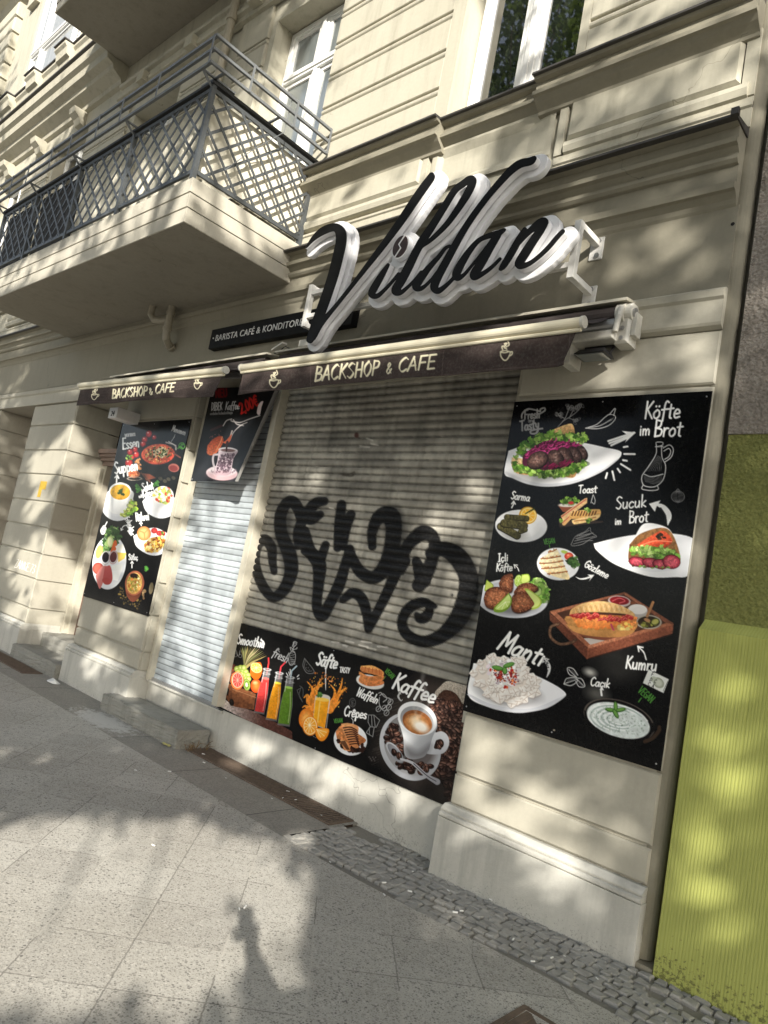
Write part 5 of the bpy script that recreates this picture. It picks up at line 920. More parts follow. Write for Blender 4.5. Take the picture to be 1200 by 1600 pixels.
# entablature, parapet zone, ledge
m = MB()
ENT = [(4.11, 0), (4.125, -.012), (4.15, -.022), (4.18, -.05), (4.185, -.075), (4.225, -.082), (4.23, -.05), (4.335, -.05), (4.34, -.072), (4.358, -.088), (4.38, -.088), (4.388, -.07), (4.40, -.075), (4.425, -.10), (4.432, -.13), (4.458, -.136), (4.464, -.11), (4.53, -.115), (4.535, -.16)]
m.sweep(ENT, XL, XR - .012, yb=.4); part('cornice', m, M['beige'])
m = MB(); m.add([(XL, -.20, 4.537), (XR - .004, -.20, 4.537), (XR - .004, -.20, 4.552), (XL, -.20, 4.552), (XL, .05, 4.60), (XR - .004, .05, 4.60), (XR - .004, .05, 4.537), (XL, .05, 4.537)], [(0, 1, 2, 3), (3, 2, 5, 4), (1, 6, 5, 2), (0, 7, 6, 1), (0, 3, 4, 7)]); m.box(XR - .03, XR + .01, -.225, -.195, 4.53, 4.57)
part('cornice_flashing', m, M['flash'])
m = MB(); m.box(XL, XR, .035, .4, 4.60, 5.22)
m.box(XL, -3.86, 0, .034, 4.60, 4.80); m.box(-3.84, -2.64, .012, .034, 4.60, 4.80); m.box(-2.64, XR, 0, .034, 4.60, 4.79)
for x0, x1, zz in ((-5.9, -3.90, 4.95), (-8.6, -6.2, 4.95), (-2.56, -1.44, 4.90), (-13, -9.3, 4.95)):
    m.cbox(x0, x1, -.018, .034, zz, 5.22, .022); m.sweep([(zz - .11, .0), (zz - .10, -.018), (zz - .06, -.03), (zz - .025, -.022), (zz - .01, .0)], x0, x1 + .05, yb=.034); m.sweep([(zz - .18, .0), (zz - .17, -.012), (zz - .15, -.012), (zz - .14, 0)], x0 - .3 if x0 < -4 else x0 - .07, x1 + .1 if x0 < -4 else XR, yb=.034)
m.box(-3.895, -3.84, -.006, .034, 4.80, 5.22); m.box(-2.64, -2.58, -.006, .034, 4.80, 5.22); m.box(-1.43, XR, -.004, .034, 4.80, 5.22)
# bevelled panel under the middle window
xo0, xo1, zo0, zo1 = -3.80, -2.68, 4.84, 5.22
m.add([(xo0, .005, zo0), (xo1, .005, zo0), (xo1, .005, zo1), (xo0, .005, zo1), (xo0 + .05, .005, zo0 + .04), (xo1 - .05, .005, zo0 + .04), (xo1 - .05, .005, zo1 - .03), (xo0 + .05, .005, zo1 - .03), (xo0 + .10, .034, zo0 + .08), (xo1 - .22, .034, zo0 + .08), (xo1 - .22, .034, zo1 - .09), (xo0 + .10, .034, zo1 - .09)],
      [(0, 1, 5, 4), (1, 2, 6, 5), (2, 3, 7, 6), (3, 0, 4, 7), (4, 5, 9, 8), (5, 6, 10, 9), (6, 7, 11, 10), (7, 4, 8, 11), (8, 9, 10, 11)])
part('parapet_panel', m, M['cream'])
LED = [(5.16, 0), (5.165, -.018), (5.185, -.022), (5.20, -.04), (5.225, -.075), (5.25, -.10), (5.254, -.125), (5.28, -.128), (5.285, -.092), (5.362, -.092), (5.366, -.13), (5.385, -.14)]
m = MB(); fl = MB()
for x0, x1, dy in ((XL, -3.70, 0), (-3.70, -2.82, .06), (-2.82, XR - .006, 0)):
    m.sweep([(z, min(y + dy, .03)) for z, y in LED], x0, x1, yb=.3)
    fl.add([(x0 - .004 * (dy == 0), -.165 + dy, 5.387), (x1, -.165 + dy, 5.387), (x1, -.165 + dy, 5.402), (x0, -.165 + dy, 5.402), (x0, .04, 5.43), (x1, .04, 5.43), (x1, .04, 5.387), (x0, .04, 5.387)], [(0, 1, 2, 3), (3, 2, 5, 4), (1, 6, 5, 2), (0, 7, 6, 1), (0, 3, 4, 7)])
part('sill_ledge', m, M['beige']); part('ledge_flashing', fl, M['flash'])
# first floor wall between openings
OPEN = [(-3.74, -2.60, 5.43, 8.05), (-6.65, -5.43, 4.70, 7.72), (-9.93, -8.71, 4.70, 7.72), (-12.8, -11.6, 5.43, 8.05), (-15.4, -14.2, 5.43, 8.05)]
m = MB(); xs = sorted([(a, b) for a, b, _, _ in OPEN]); cur = XL
for a, b in xs + [(XR, XR)]:
    m.box(cur, a, .036, .45, 5.22, 8.06); cur = b
for a, b, z0, z1 in OPEN: m.box(a, b, .036, .45, z1, 8.06) if z1 < 8.05 else None
G2 = [5.43, 5.775, 6.13, 6.49, 6.84, 7.19, 7.54, 7.89, 8.05]
def rust(x0, x1, zs=G2, y0=0.0):
    for a, b in zip(zs[:-1], zs[1:]): m.cbox(x0, x1, y0, y0 + .036, a + (.042 if a != zs[0] else 0), b - (.036 if b != zs[-1] else 0), .006)
    for a in zs[1:-1]: m.tube([(x0 + .002, y0 + .026, a + .002), (x1 - .002, y0 + .026, a + .002)], .027, 12)
rust(-5.43, -3.88); m.box(-3.88, -3.74, 0, .036, 5.43, 8.05); rust(-2.53, -1.36); m.box(-2.60, -2.53, 0, .036, 5.43, 8.05); rust(-11.5, -10.1); rust(-14.1, -12.9)
for x0, x1 in ((-7.34, -6.75), (-8.6, -7.6)): rust(x0, x1, [5.1, 6.4, 7.15, 7.5, 8.05])
m.box(XL, XR, 0.0, .45, 8.06, 14.0); part('upper_wall', m, M['cream'])
m = MB()
for z in (7.95, 8.15): m.sweep([(z, 0), (z + .01, -.04), (z + .06, -.05), (z + .08, -.09), (z + .12, -.1), (z + .13, 0)], -10.4, XR, yb=.0 + .02); m.cut()
for x in (-7.0, -8.35, -9.6): m.box(x - .09, x + .09, -.16, 0, 8.0, 8.14); m.cut()
m.sweep([(8.34, 0), (8.36, -.06), (8.42, -.08), (8.50, -.22), (8.56, -.24), (8.60, -.34), (8.70, -.36), (8.74, -.42), (8.86, -.44), (8.90, 0)], XL, -10.47, yb=.02); m.cut()
for x in (-11.8, -13.4, -14.9, -16.5): m.sweep([(8.10, 0), (8.12, -.08), (8.2, -.12), (8.26, -.2), (8.34, -.22)], x - .11, x + .11, yb=.02); m.cut()
for x0, x1, dy in ((-12.55, -10.47, 0), (-13.0, -12.55, -.14), (-13.9, -13.0, 0), (-14.35, -13.9, -.14), (-15.2, -14.35, 0), (-15.8, -15.2, -.14), (XL, -15.8, 0)):
    m.sweep([(9.42, 0), (9.45, -.06 + dy), (9.55, -.08 + dy), (9.58, -.14 + dy), (9.70, -.16 + dy), (9.74, -.2 + dy), (9.78, -.2 + dy), (9.80, 0)], x0, x1, yb=.02)
    if dy: m.box(x0 + .05, x1 - .05, -.12, 0, 8.90, 9.44)
    m.cut()
m.box(-16.4, -15.5, -.08, 0, 9.8, 12.9); m.box(-16.1, -15.75, -.16, -.08, 10.0, 10.1); m.box(-16.15, -15.7, -.18, -.08, 12.2, 12.45); m.cut()
for k in range(8): m.cbox(-18.2, -17.0, -.16, 0, 9.9 + k * .37, 10.22 + k * .37, .03)
m.cut()
m.sweep([(12.9, 0), (12.95, -.12), (13.05, -.2), (13.15, -.5), (13.35, -.55), (13.4, 0)], XL, -10.5, yb=.02)
parts('string_course', m, M['cream'])
m = MB(); m.box(XL, -10.48, -.47, .0, 8.902, 8.925); m.cut()
for x0, x1, dy in ((-12.55, -10.47, 0), (-13.0, -12.55, -.14), (-13.9, -13.0, 0), (-14.35, -13.9, -.14), (-15.2, -14.35, 0), (-15.8, -15.2, -.14), (XL, -15.8, 0)): m.box(x0 - .003 * bool(dy), x1 + .003 * bool(dy), -.225 + dy, -.0, 9.802, 9.825); m.cut()
parts('ledge_flashing', m, M['flash'])
# windows
def window(x0, x1, z0, z1, y, glass, mull=(0.5,), trans=None, fw=.06, leaf=True):
    m = MB(); g = MB()
    m.box(x0, x0 + fw, y, y + .07, z0, z1); m.box(x1 - fw, x1, y, y + .07, z0, z1); m.box(x0 + fw, x1 - fw, y, y + .07, z0, z0 + fw); m.box(x0 + fw, x1 - fw, y, y + .07, z1 - fw, z1)
    zs = [z0 + fw] + ([trans - .05, trans + .05] if trans else []) + [z1 - fw]
    if trans: m.box(x0 + fw, x1 - fw, y - .02, y + .07, trans - .05, trans + .05); m.box(x0 + fw, x1 - fw, y - .035, y - .02, trans - .02, trans + .03)
    xs = [x0 + fw] + [v for q in mull for v in (x0 + (x1 - x0) * q - .06, x0 + (x1 - x0) * q + .06)] + [x1 - fw]
    for k in range(0, len(zs), 2):
        for q in mull: xc = x0 + (x1 - x0) * q; m.box(xc - .06, xc + .06, y - .004, y + .07, zs[k], zs[k + 1]); m.box(xc - .022, xc + .022, y - .022, y - .004, zs[k], zs[k + 1])
        for i in range(0, len(xs), 2):                      # sashes
            a, b = xs[i], xs[i + 1]; s = .045; m.box(a, a + s, y + .012, y + .06, zs[k], zs[k + 1]); m.box(b - s, b, y + .012, y + .06, zs[k], zs[k + 1]); m.box(a + s, b - s, y + .012, y + .06, zs[k], zs[k] + s); m.box(a + s, b - s, y + .012, y + .06, zs[k + 1] - s, zs[k + 1])
            g.box(a + s, b - s, y + .034, y + .042, zs[k] + s, zs[k + 1] - s)
    w = part('window', m, M['white'], bevel=.004); g.build('pane', glass, w); return w
window(-3.72, -2.62, 5.40, 8.04, .20, M['glass'], fw=.055)
window(-6.64, -5.44, 4.72, 7.70, .25, M['curtain'], trans=7.08); window(-9.92, -8.72, 4.72, 7.70, .25, M['curtain'], trans=7.08)
window(-12.79, -11.61, 5.45, 8.04, .2, M['glass']); window(-15.39, -14.21, 5.45, 8.04, .2, M['glass'])
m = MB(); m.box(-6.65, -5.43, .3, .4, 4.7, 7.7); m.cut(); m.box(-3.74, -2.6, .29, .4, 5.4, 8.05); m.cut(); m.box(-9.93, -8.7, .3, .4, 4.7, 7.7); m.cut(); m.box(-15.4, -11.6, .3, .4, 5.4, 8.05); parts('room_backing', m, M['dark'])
m = MB(); m.box(-15.3, -13.05, -.012, -.002, 9.82, 12.6); part('blank_window_reveal', m, M['white']); w = window(-15.25, -13.1, 9.82, 12.6, -.10, M['glassb'], mull=(.25,), trans=10.75)
# balconies
def balcony(x0, x1, yf, z0, z1, lower=True):
    m = MB(); n = 3; h = (z1 - z0) / n
    for k in range(n):
        o = .008 * k; m.box(x0 - o, x1 + o, -yf - o, 0.03, z0 + h * k + (.0025 if k else 0), z0 + h * (k + 1) - (.0025 if k < 2 else 0))
    m.box(x0 + .02, x1 - .02, -yf + .02, 0.02, z0 + .01, z1 - .01)
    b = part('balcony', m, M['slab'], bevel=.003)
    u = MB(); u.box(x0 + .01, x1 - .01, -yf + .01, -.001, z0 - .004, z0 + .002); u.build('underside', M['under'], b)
    return b
BX0, BX1, BY = -10.07, -5.29, 1.20
bal = balcony(BX0, BX1, BY, 4.30, 4.68)
def lattice(m, o, ux, L, z0, z1, sp=.142, w=.025, y_=(0, -1)):          # o origin xy, ux direction, diagonal flat bars clipped to the field
    H = z1 - z0
    for sgn, off in ((1, .004), (-1, .012)):
        k = -H
        while k < L + H:
            a0 = k; pts = []
            for t_ in (0, H):
                pts.append((a0 + (t_ if sgn > 0 else H - t_), t_))
            (sa, za), (sb, zb) = pts
            def clip(s_lim, hi):
                nonlocal sa, za, sb, zb
                for e in (0, 1):
                    s_, z_ = ((sa, za), (sb, zb))[e]
                    if (s_ > s_lim) if hi else (s_ < s_lim):
                        t_ = (s_lim - sa) / (sb - sa); q = (s_lim, za + (zb - za) * t_)
                        if e == 0: sa_, za_ = q; sa, za = sa_, za_
                        else: sb, zb = q
            if max(sa, sb) > 0.01 and min(sa, sb) < L - .01:
                clip(0, False); clip(L, True)
                if abs(sb - sa) > .02: m.bar((o[0] + ux[0] * sa + y_[0] * off, o[1] + ux[1] * sa + y_[1] * off, z0 + za), (o[0] + ux[0] * sb + y_[0] * off, o[1] + ux[1] * sb + y_[1] * off, z0 + zb), .006, w)
            k += sp * 1.4142
PX = [BX1 - .02, -6.64, -7.80, -8.97, BX0 + .02]; ZB, ZT = 4.755, 5.49; yr = -BY - .0
m = MB(); lat = MB(); scr = MB(); scd = MB()
for x in PX: m.box(x - .02, x + .02, yr - .02, yr + .02, 4.68, 5.53)
for y in (-.03,): m.box(PX[0] - .02, PX[0] + .02, y - .02, y + .02, 4.68, 5.53)
for a, b in zip(PX[1:], PX[:-1]):
    m.box(a + .02, b - .02, yr - .012, yr + .012, ZB - .02, ZB + .015); m.box(a + .02, b - .02, yr - .012, yr + .012, ZT - .015, ZT + .02)
    lattice(lat, (a + .02, yr), (1, 0), b - a - .04, ZB, ZT); lat.cut(); (scr if a > -8.2 else scd).box(a + .03, b - .03, yr + .05, yr + .056, ZB + .0, ZT - .01).cut()
m.box(PX[0] - .012, PX[0] + .012, yr + .02, -.05, ZB - .02, ZB + .015); m.box(PX[0] - .012, PX[0] + .012, yr + .02, -.05, ZT - .015, ZT + .02)
lattice(lat, (PX[0], yr + .02), (0, 1), BY - .07, ZB, ZT, y_=(1, 0)); scr.box(PX[0] - .056, PX[0] - .05, yr + .03, -.05, ZB, ZT - .01)
ra = m.build('railing', M['iron'], bal); tr = MB(); tr.box(BX0, BX1 + .01, yr - .03, yr + .03, 5.53, 5.555); tr.box(BX1 - .05, BX1 + .01, yr + .03, -.0, 5.53, 5.555); tr.build('hand_rail', M['irond'], bal)
lat.build_each('lattice', M['iron'], bal); scr.build_each('privacy_screen', M['canvas'], bal); scd.build_each('dark_screen', M['canvasd'], bal)
m = MB(); yo, xo = yr - .13, BX1 + .11
for z in (5.60, 5.72, 5.84):
    m.box(BX0, xo + .012, yo - .012, yo + .012, z - .012, z + .012); m.box(xo - .012, xo + .012, yo + .012, -.02, z - .012, z + .012)
for x in [xo - .02] + [p - .1 for p in PX[1:]] + [-6.05, -7.25, -8.4, -9.6]: m.box(x - .01, x + .01, yo - .018, yo - .012, 5.59, 5.85)
for y in (-.95, -.45, -.03): m.box(xo + .012, xo + .018, y - .01, y + .01, 5.59, 5.85)
for x in PX: 
    for s in (0, 1): m.tube([(x, yr, 5.50), (x, yr - .05, 5.53), (x, yr - .09, 5.56 + .01 * s), (x, yo, 5.60)], .010, 6)
    m.box(x - .01, x + .01, yo, yr + .2, 5.585, 5.60)
for y in (-.6, yr): m.box(PX[0] - .2, xo, y - .01, y + .01, 5.585, 5.60)
m.tube([(xo - .02, -.5, 5.86), (xo - .01, -.52, 5.5), (PX[0] + .03, -.75, 5.2), (PX[0] + .03, -.95, 4.9)], .004, 5)
m.build('flower_rail', M['ironl'], bal)
m = MB(); m.tube([(-7.27, .0, 3.88), (-7.25, -.07, 3.89), (-7.2, -.14, 3.93), (-7.19, -.16, 4.0), (-7.19, -.16, 4.3)], .042, 14); m.tube([(-7.19, -.16, 4.14), (-7.28, -.2, 4.12), (-7.38, -.24, 4.13), (-7.44, -.26, 4.2), (-7.44, -.26, 4.3)], .036, 12)
for z in (4.02, 4.20): m.tube([(-7.19, -.16, z), (-7.19, -.16, z + .03)], .05, 14)
m.tube([(-7.255, -.05, 3.885), (-7.265, -.025, 3.88)], .052, 14); m.build('drain_pipe', M['pipe'], bal, smooth=False)
hole = MB(); [hole.disc((P(u, v)[0], -.0005, P(u, v)[2]), .011, 12, (0, -1, 0), .001).cut() for u, v in ((1071, 480), (1068, 505), (1145, 350))]; parts('drill_hole', hole, M['dark'])
up = balcony(-10.45, -4.9, 1.14, 8.66, 9.05)
m = MB(); m.tube([(-7.40, -.12, 8.66), (-7.42, -.12, 8.0), (-7.46, -.11, 6.6), (-7.46, -.11, 5.0)], .05, 12); m.tube([(-7.40, -.12, 8.45), (-7.6, -.2, 8.36), (-7.75, -.28, 8.42), (-7.8, -.3, 8.66)], .045, 12); [m.tube([(-7.42, -.12, z), (-7.42, -.12, z + .06)], .062, 12) for z in (7.95, 7.0, 8.3)]; m.build('drain_pipe', M['pipe'], up)
# ------------------------------------------------------------------ the house next door
N = empty('neighbouring_house', (1, .4, 0), 'green house next door with ribbed render below and roughcast above, at the right edge', 'building')
m = MB(); m.box(-1.256, 12, -.035, .5, -.1, 1.74); m.add([(-1.256, -.035, 1.74), (12, -.035, 1.74), (12, .05, 1.80), (-1.256, .05, 1.80), (-1.256, .3, 1.74), (12, .3, 1.74)], [(0, 1, 2, 3), (0, 3, 4), (1, 5, 2)]); m.build('base_wall', M['ribbed'], N)
m = MB(); m.box(-1.262, 12, .045, .5, 1.742, 2.79); m.build('green_wall', M['greenrough'], N)
m = MB(); m.box(-1.266, 12, .04, .5, 2.793, 13); m.build('grey_wall', M['greyrough'], N)
# ------------------------------------------------------------------ roller shutters
M['shut'] = inkmat('shutter_metal', 0.5, 0.2, 0.10); M['print'] = inkmat('printed_board', 0.17, 0.18, 0.03, 0.08); M['tarp'] = inkmat('printed_tarpaulin', 0.4, 0.2, 0.03, 0.05); M['cloth'] = inkmat('printed_awning_cloth', 0.9, 0.2, 0.25)
def shutter(name, x0, x1, z0, z1, y, pitch, depth, flat, base, root, dx=.011, seed=0, paint=None):
    n = int((z1 - z0) / pitch); prof = []
    steps = 8
    for i in range(n):
        for k in range(steps):
            t_ = k / steps; zz = z1 - (i + t_) * pitch
            d = depth * (math.sin(math.pi * t_) ** (.45 if not flat else .22)) if t_ > 0 else 0
            prof.append((zz, y - d))
    prof.append((z1 - n * pitch, y))
    nx = int((x1 - x0) / dx) + 1; X = np.linspace(x0, x1, nx); PZ = np.array([p[0] for p in prof]); PY = np.array([p[1] for p in prof])
    XX, ZZ = np.meshgrid(X, PZ); YY = np.repeat(PY[:, None], nx, 1); XYZ = np.stack([XX, YY, ZZ], -1); U, V = proj(XYZ)
    c = Canvas(U, V, base)
    slat = np.repeat(np.arange(len(PZ)) // steps, 1)[:, None]; rs = np.random.RandomState(seed); tone = rs.uniform(.93, 1.05, n + 2)[slat]
    dirt = fbm(XX * 100, ZZ * 300, 40, seed) ; fine = fbm(XX * 100, ZZ * 100, 3.5, seed + 3); streak = fbm(XX * 100, ZZ * 14, 5, seed + 7)
    low = (np.arange(len(PZ)) % steps)[:, None]
    grime = np.where((low == 0) | (low == steps - 1), .62 + .3 * fine, 1.0) if not flat else np.where(low == 0, .55, 1.0)
    c.C *= (tone * grime * (1 - (.30 if not flat else .10) * np.clip(dirt * 1.7 - .5, 0, 1)) * (1 - (.22 if not flat else .06) * np.clip(streak * 1.8 - .7, 0, 1)) * (.93 + .14 * fine))[..., None]
    if paint: paint(c)
    return gridmesh('curtain', XYZ, c.C, M['shut'], root, smooth=False)
def sh_paint(c):
    c.fr(340, 560, .41667)
    c.line([(460, 432), (490, 436), (512, 426), (505, 440), (470, 438)], 3, (60, 54, 46), a=.7); c.ell(521, 288, 8, 10, 0, (70, 36, 30)); c.ell(880, 888, 4, 5, 0, (20, 20, 20))
    for x, y in [(480, 1060), (530, 1075), (560, 1085), (470, 1075), (540, 1060), (600, 1080), (430, 1062), (575, 320), (420, 560), (560, 300), (535, 330)]: c.line([(x, y), (x + c.rng.uniform(14, 40), y + c.rng.uniform(2, 8))], 2.5, (236, 232, 222), a=.8)
    for k in range(16): x = 600 + k * 28; c.line([(x, 560 + (k % 3) * 60), (x - 4, 620 + (k % 4) * 60)], 2, (90, 84, 74), a=.25)
    graffiti(c)
YS = 0.145
sh = empty('roller_shutter', (-3.9, YS, .4), 'wide closed grey roller shutter of the shop window sprayed with black graffiti', 'roller shutter')
shutter('s', -5.184, -2.60, 1.06, 3.32, YS, .061, .024, False, (178, 174, 162), sh, seed=4, paint=sh_paint)
m = MB(); m.box(-5.265, -5.185, .035, .17, .388, 3.31); m.box(-5.278, -5.265, .06, .17, .388, 3.31); m.build('guide_rail', M['chan'], sh, bevel=.004)
m = MB(); m.box(-2.68, -2.605, .10, .15, .9, 3.31); m.disc((-2.64, .1, 1.08), .012); m.build('guide_rail', M['chan'], sh, bevel=.003)
ds = empty('door_shutter', (-5.8, .2, .34), 'narrow clean white roller shutter closing the shop door', 'roller shutter')
shutter('d', -6.46, -5.28, .352, 3.30, .165, .0565, .009, True, (180, 188, 192), ds, dx=.03, seed=9)
m = MB(); m.box(-6.517, -6.462, .10, .19, .346, 3.30); m.build('guide_rail', M['chan'], ds, bevel=.004); m = MB(); m.box(-6.46, -5.28, .135, .165, .347, .375); m.disc((-5.8, .135, .36), .009); m.build('bottom_rail', M['alu'], ds)
# ------------------------------------------------------------------ printed boards
def poster(name, x0, x1, z0, z1, y, res, art, label, base=(9, 9, 10), th=.008):
    root = empty(name, ((x0 + x1) / 2, y, z0), label, 'poster')
    XYZ, c = plane_canvas(x0, x1, z0, z1, y, res, base); art(c)
    gridmesh('printed_board', XYZ, c.C, M['print'], root, skirt=(0, th, 0))
    m = MB()
    for a in (.02, .5, .98):
        for b in (.015, .985): m.disc((x0 + (x1 - x0) * a, y, z0 + (z1 - z0) * b), .0045, 8, (0, -1, 0), .002).cut()
    m.build_each('screw', M['alu'], root); return root
poster('menu_board', -2.612, -1.358, .992, 3.022, -.011, .0032, big_poster, 'large black menu board with plates of meze, naming Köfte im Brot, Sucuk and Mantı')
poster('menu_board', -5.325, -2.615, 0.36, 1.13, .118, .0034, low_poster, 'low wide black board of smoothies, juice and a coffee cup under the graffitied shutter')
poster('menu_board', -8.016, -6.54, .965, 3.027, -.011, .0052, left_poster, 'tall narrow black menu board with soup, salad and breakfast plates beside the house door')
# tarpaulin in front of the door shutter
tb = empty('banner', (-5.9, 0, 2.3), 'limp black tarpaulin banner with a coffee cup and red price, curled at its right edge', 'banner')
ns, nt = 150, 190; S_, T_ = np.meshgrid(np.linspace(0, 1, ns), np.linspace(0, 1, nt))
cor = np.array([(331, 606), (432, 604), (298, 752), (367, 752)], float)
xs_ = np.linspace(0, 1, 4)
U0 = (1 - T_) * ((1 - S_) * cor[0, 0] + S_ * cor[1, 0]) + T_ * ((1 - S_) * cor[2, 0] + S_ * cor[3, 0]); V0 = (1 - T_) * ((1 - S_) * cor[0, 1] + S_ * cor[1, 1]) + T_ * ((1 - S_) * cor[2, 1] + S_ * cor[3, 1])
YB = -.05 + .02 * np.sin(S_ * 7 + T_ * 2) * T_ + .03 * np.clip(S_ - .55, 0, 1) * np.sin(T_ * 3.0) - .07 * T_ * np.clip(S_ - .5, 0, 1) * 2
d_ = np.stack([(U0 - 600) / FPX, (V0 - 800) / FPX, np.ones_like(U0)], -1) @ CR; tt_ = (YB - CAMPOS[1]) / d_[..., 1]; XYZ = CAMPOS + tt_[..., None] * d_
cb = Canvas(U0, V0, (13, 13, 14)); banner_art(cb)
gridmesh('printed_cloth', XYZ, cb.C, M['tarp'], tb, smooth=True)
e = XYZ[:, -1]; m = MB(); n = len(e); off = np.stack([np.linspace(.008, .035, n), np.linspace(.02, .012, n), np.zeros(n)], -1); off2 = off * np.array([.2, 2.4, 1]); vs = [tuple(p) for p in e] + [tuple(p) for p in e + off] + [tuple(p) for p in e + off2]
m.add(vs, [(i, i + 1, n + i + 1, n + i) for i in range(n - 1)] + [(n + i, n + i + 1, 2 * n + i + 1, 2 * n + i) for i in range(n - 1)]); m.build('curled_edge', simple('tarpaulin_back', (.17, .165, .155), .6), tb, smooth=True)
m = MB(); [m.disc(tuple(XYZ[a, b] + np.array([0, -.001, 0])), .010, 10, (0, -1, 0), .003).cut() for a, b in ((4, 4), (4, -6), (-5, 4))]; m.build_each('eyelet', M['alu'], tb)
# ------------------------------------------------------------------ awnings
CRM = (236, 228, 196)
def cup(c, u, v, k, fl=1):
    c.fr(u, v, k)
    for q in ([(-26, -8), (-24, 16), (-8, 38), (8, 38), (24, 14), (28, -10), (0, -4), (-26, -8), (0, -16), (28, -10)], [(28, -6), (40, -10), (38, 6), (22, 16)], [(-14, -20), (-18, -40), (2, -44), (-4, -56), (10, -58), (-6, -36), (6, -26)], [(10, -24), (4, -36), (22, -50), (14, -76)]): c.line(q, 3.4, CRM)
def awning(x0, x1, label, txt, right_end, tl=0.0):
    root = empty('awning', ((x0 + x1) / 2, 0, 3.55), label, 'awning'); y = -.5
    m = MB(); m.tube([(x0 - .02, y, 3.283 + tl), (x1 + .03, y, 3.283)], .031, 16); m.tube([(x0 - .02, y, 3.24 + tl), (x1 + .03, y, 3.24)], .012, 8); m.build('front_bar', M['bar'], root, smooth=False)
    m = MB(); [m.tube([(a, y, 3.283 + q), (b, y, 3.283 + q)], .035, 16).cut() for a, b, q in ((x0 - .035, x0 - .018, tl), (x1 + .028, x1 + .045, 0))]; m.build_each('end_cap', M['mount'], root)
    m = MB(); n = 12; vs = []
    for i in range(n + 1): t_ = i / n; vs += [(x0, -.10 - .39 * t_, 3.50 - .20 * t_ - .03 * math.sin(math.pi * t_)), (x1, -.10 - .39 * t_, 3.50 - .20 * t_ - .03 * math.sin(math.pi * t_))]
    m.add(vs, [(2 * i, 2 * i + 1, 2 * i + 3, 2 * i + 2) for i in range(n)]); m.build('awning_cloth', M['fabric'], root, smooth=True)
    m = MB(); m.tube([(x0 - .04, -.09, 3.50), (x1 + .05, -.09, 3.50)], .055, 16); m.build('cloth_roll', M['fabric'], root, smooth=False)
    m = MB(); m.add([(x0 - .08, -.005, 3.60), (x1 + .1, -.005, 3.60), (x1 + .1, -.16, 3.575), (x0 - .08, -.16, 3.575), (x0 - .08, -.165, 3.555), (x1 + .1, -.165, 3.555), (x1 + .1, -.005, 3.588), (x0 - .08, -.005, 3.588)], [(0, 1, 2, 3), (3, 2, 5, 4), (4, 5, 6, 7), (1, 6, 5, 2), (0, 3, 4, 7), (0, 7, 6, 1)]); m.build('rain_hood', M['chan'], root)
    # valance
    nx = int((x1 - x0) / .0055); nz = 46; s, t = np.meshgrid(np.linspace(0, 1, nx), np.linspace(0, 1, nz)); ph = x0
    X = x0 + (x1 - x0) * s; wv = .012 * np.sin(X * 3.1 + ph) + .007 * np.sin(X * 8.3); Z = 3.245 + tl * (1 - s) - t * (.195 + .010 * np.sin(X * 2.3 + 1)); Y = y + .004 + t * wv - .03 * t ** 2 * np.clip((s - .97) / .03, 0, 1); X = X - .05 * t * np.clip((s - .985) / .015, 0, 1)
    XYZ = np.stack([X, Y, Z], -1); U, V = proj(np.stack([X, np.full_like(X, y), Z], -1)); c = Canvas(U, V, (64, 54, 51)); c.C *= (.82 + .36 * fbm(X * 100, Z * 260, 14, 3))[..., None]
    txt(c); c.fr(0, 0, 1); gridmesh('valance', XYZ, c.C, M['cloth'], root, smooth=True, skirt=(0, .002, 0))
    m = MB()
    for xa in (x0 + .35, x1 - .35):
        sg = 1 if xa < (x0 + x1) / 2 else -1; m.bar((xa - sg * .3, -.08, 3.40), (xa + sg * .35, -.27, 3.36), .035, .05); m.bar((xa + sg * .35, -.27, 3.352), (xa - sg * .25, -.47, 3.28), .03, .045); m.tube([(xa + sg * .35, -.27, 3.32), (xa + sg * .35, -.27, 3.40)], .03, 10).cut()
    m.build_each('folding_arm', M['alu'], root)
    if right_end:
        m = MB(); xr = x1 + .05
        m.cbox(xr - .02, xr + .07, -.12, -.0, 3.31, 3.56, .015); m.tube([(xr - .02, -.09, 3.50), (xr + .03, -.09, 3.50)], .066, 18); m.tube([(xr + .03, -.09, 3.50), (xr + .075, -.09, 3.50)], .05, 18); m.cbox(xr - .30, xr - .0, -.17, -.06, 3.325, 3.385, .01); m.tube([(xr + .02, -.15, 3.52), (xr + .02, -.17, 3.46), (xr + .01, -.17, 3.36)], .018, 10); m.box(xr - .33, xr - .27, -.15, 0, 3.20, 3.38); m.box(xr + .07, xr + .10, -.10, -.02, 3.36, 3.50)
        m.build('wall_mount', M['mount'], root, bevel=.004)
        m = MB(); m.tube([(xr - .32, -.15, 3.415), (xr + .0, -.15, 3.42)], .032, 14); m.disc((xr + .076, -.09, 3.50), .03, 14, (1, 0, 0), .01); m.disc((xr + .03, -.125, 3.40), .013, 10); m.disc((xr + .03, -.125, 3.34), .013, 10); m.build('gear_tube', M['alu'], root)
    return root
def t1(c):
    cup(c, 428, 596, .24); cup(c, 789, 552, .27)
    c.fr(0, 0, 1); c.text('BACKSHOP', 489, 595, 21.5, -6, CRM, r=.72, cond=1.04, slant=.3, nib=.9); c.text('&', 603, 584, 16, -6, CRM, r=.8, slant=.2, nib=.9); c.text('CAFE', 622, 582, 21.5, -6.5, CRM, r=.72, cond=1.25, slant=.26, nib=.9)
    for u0, v0, u1, v1 in ((485, 570, 483, 608), (693, 545, 690, 590), (380, 580, 376, 612), (890, 520, 886, 566)): c.line([(u0, v0), (u1, v1)], .22, (128, 112, 106), smooth=False, a=.8)
    c.line([(376, 611), (480, 606), (640, 592), (893, 564)], .25, (120, 104, 98), a=.8)
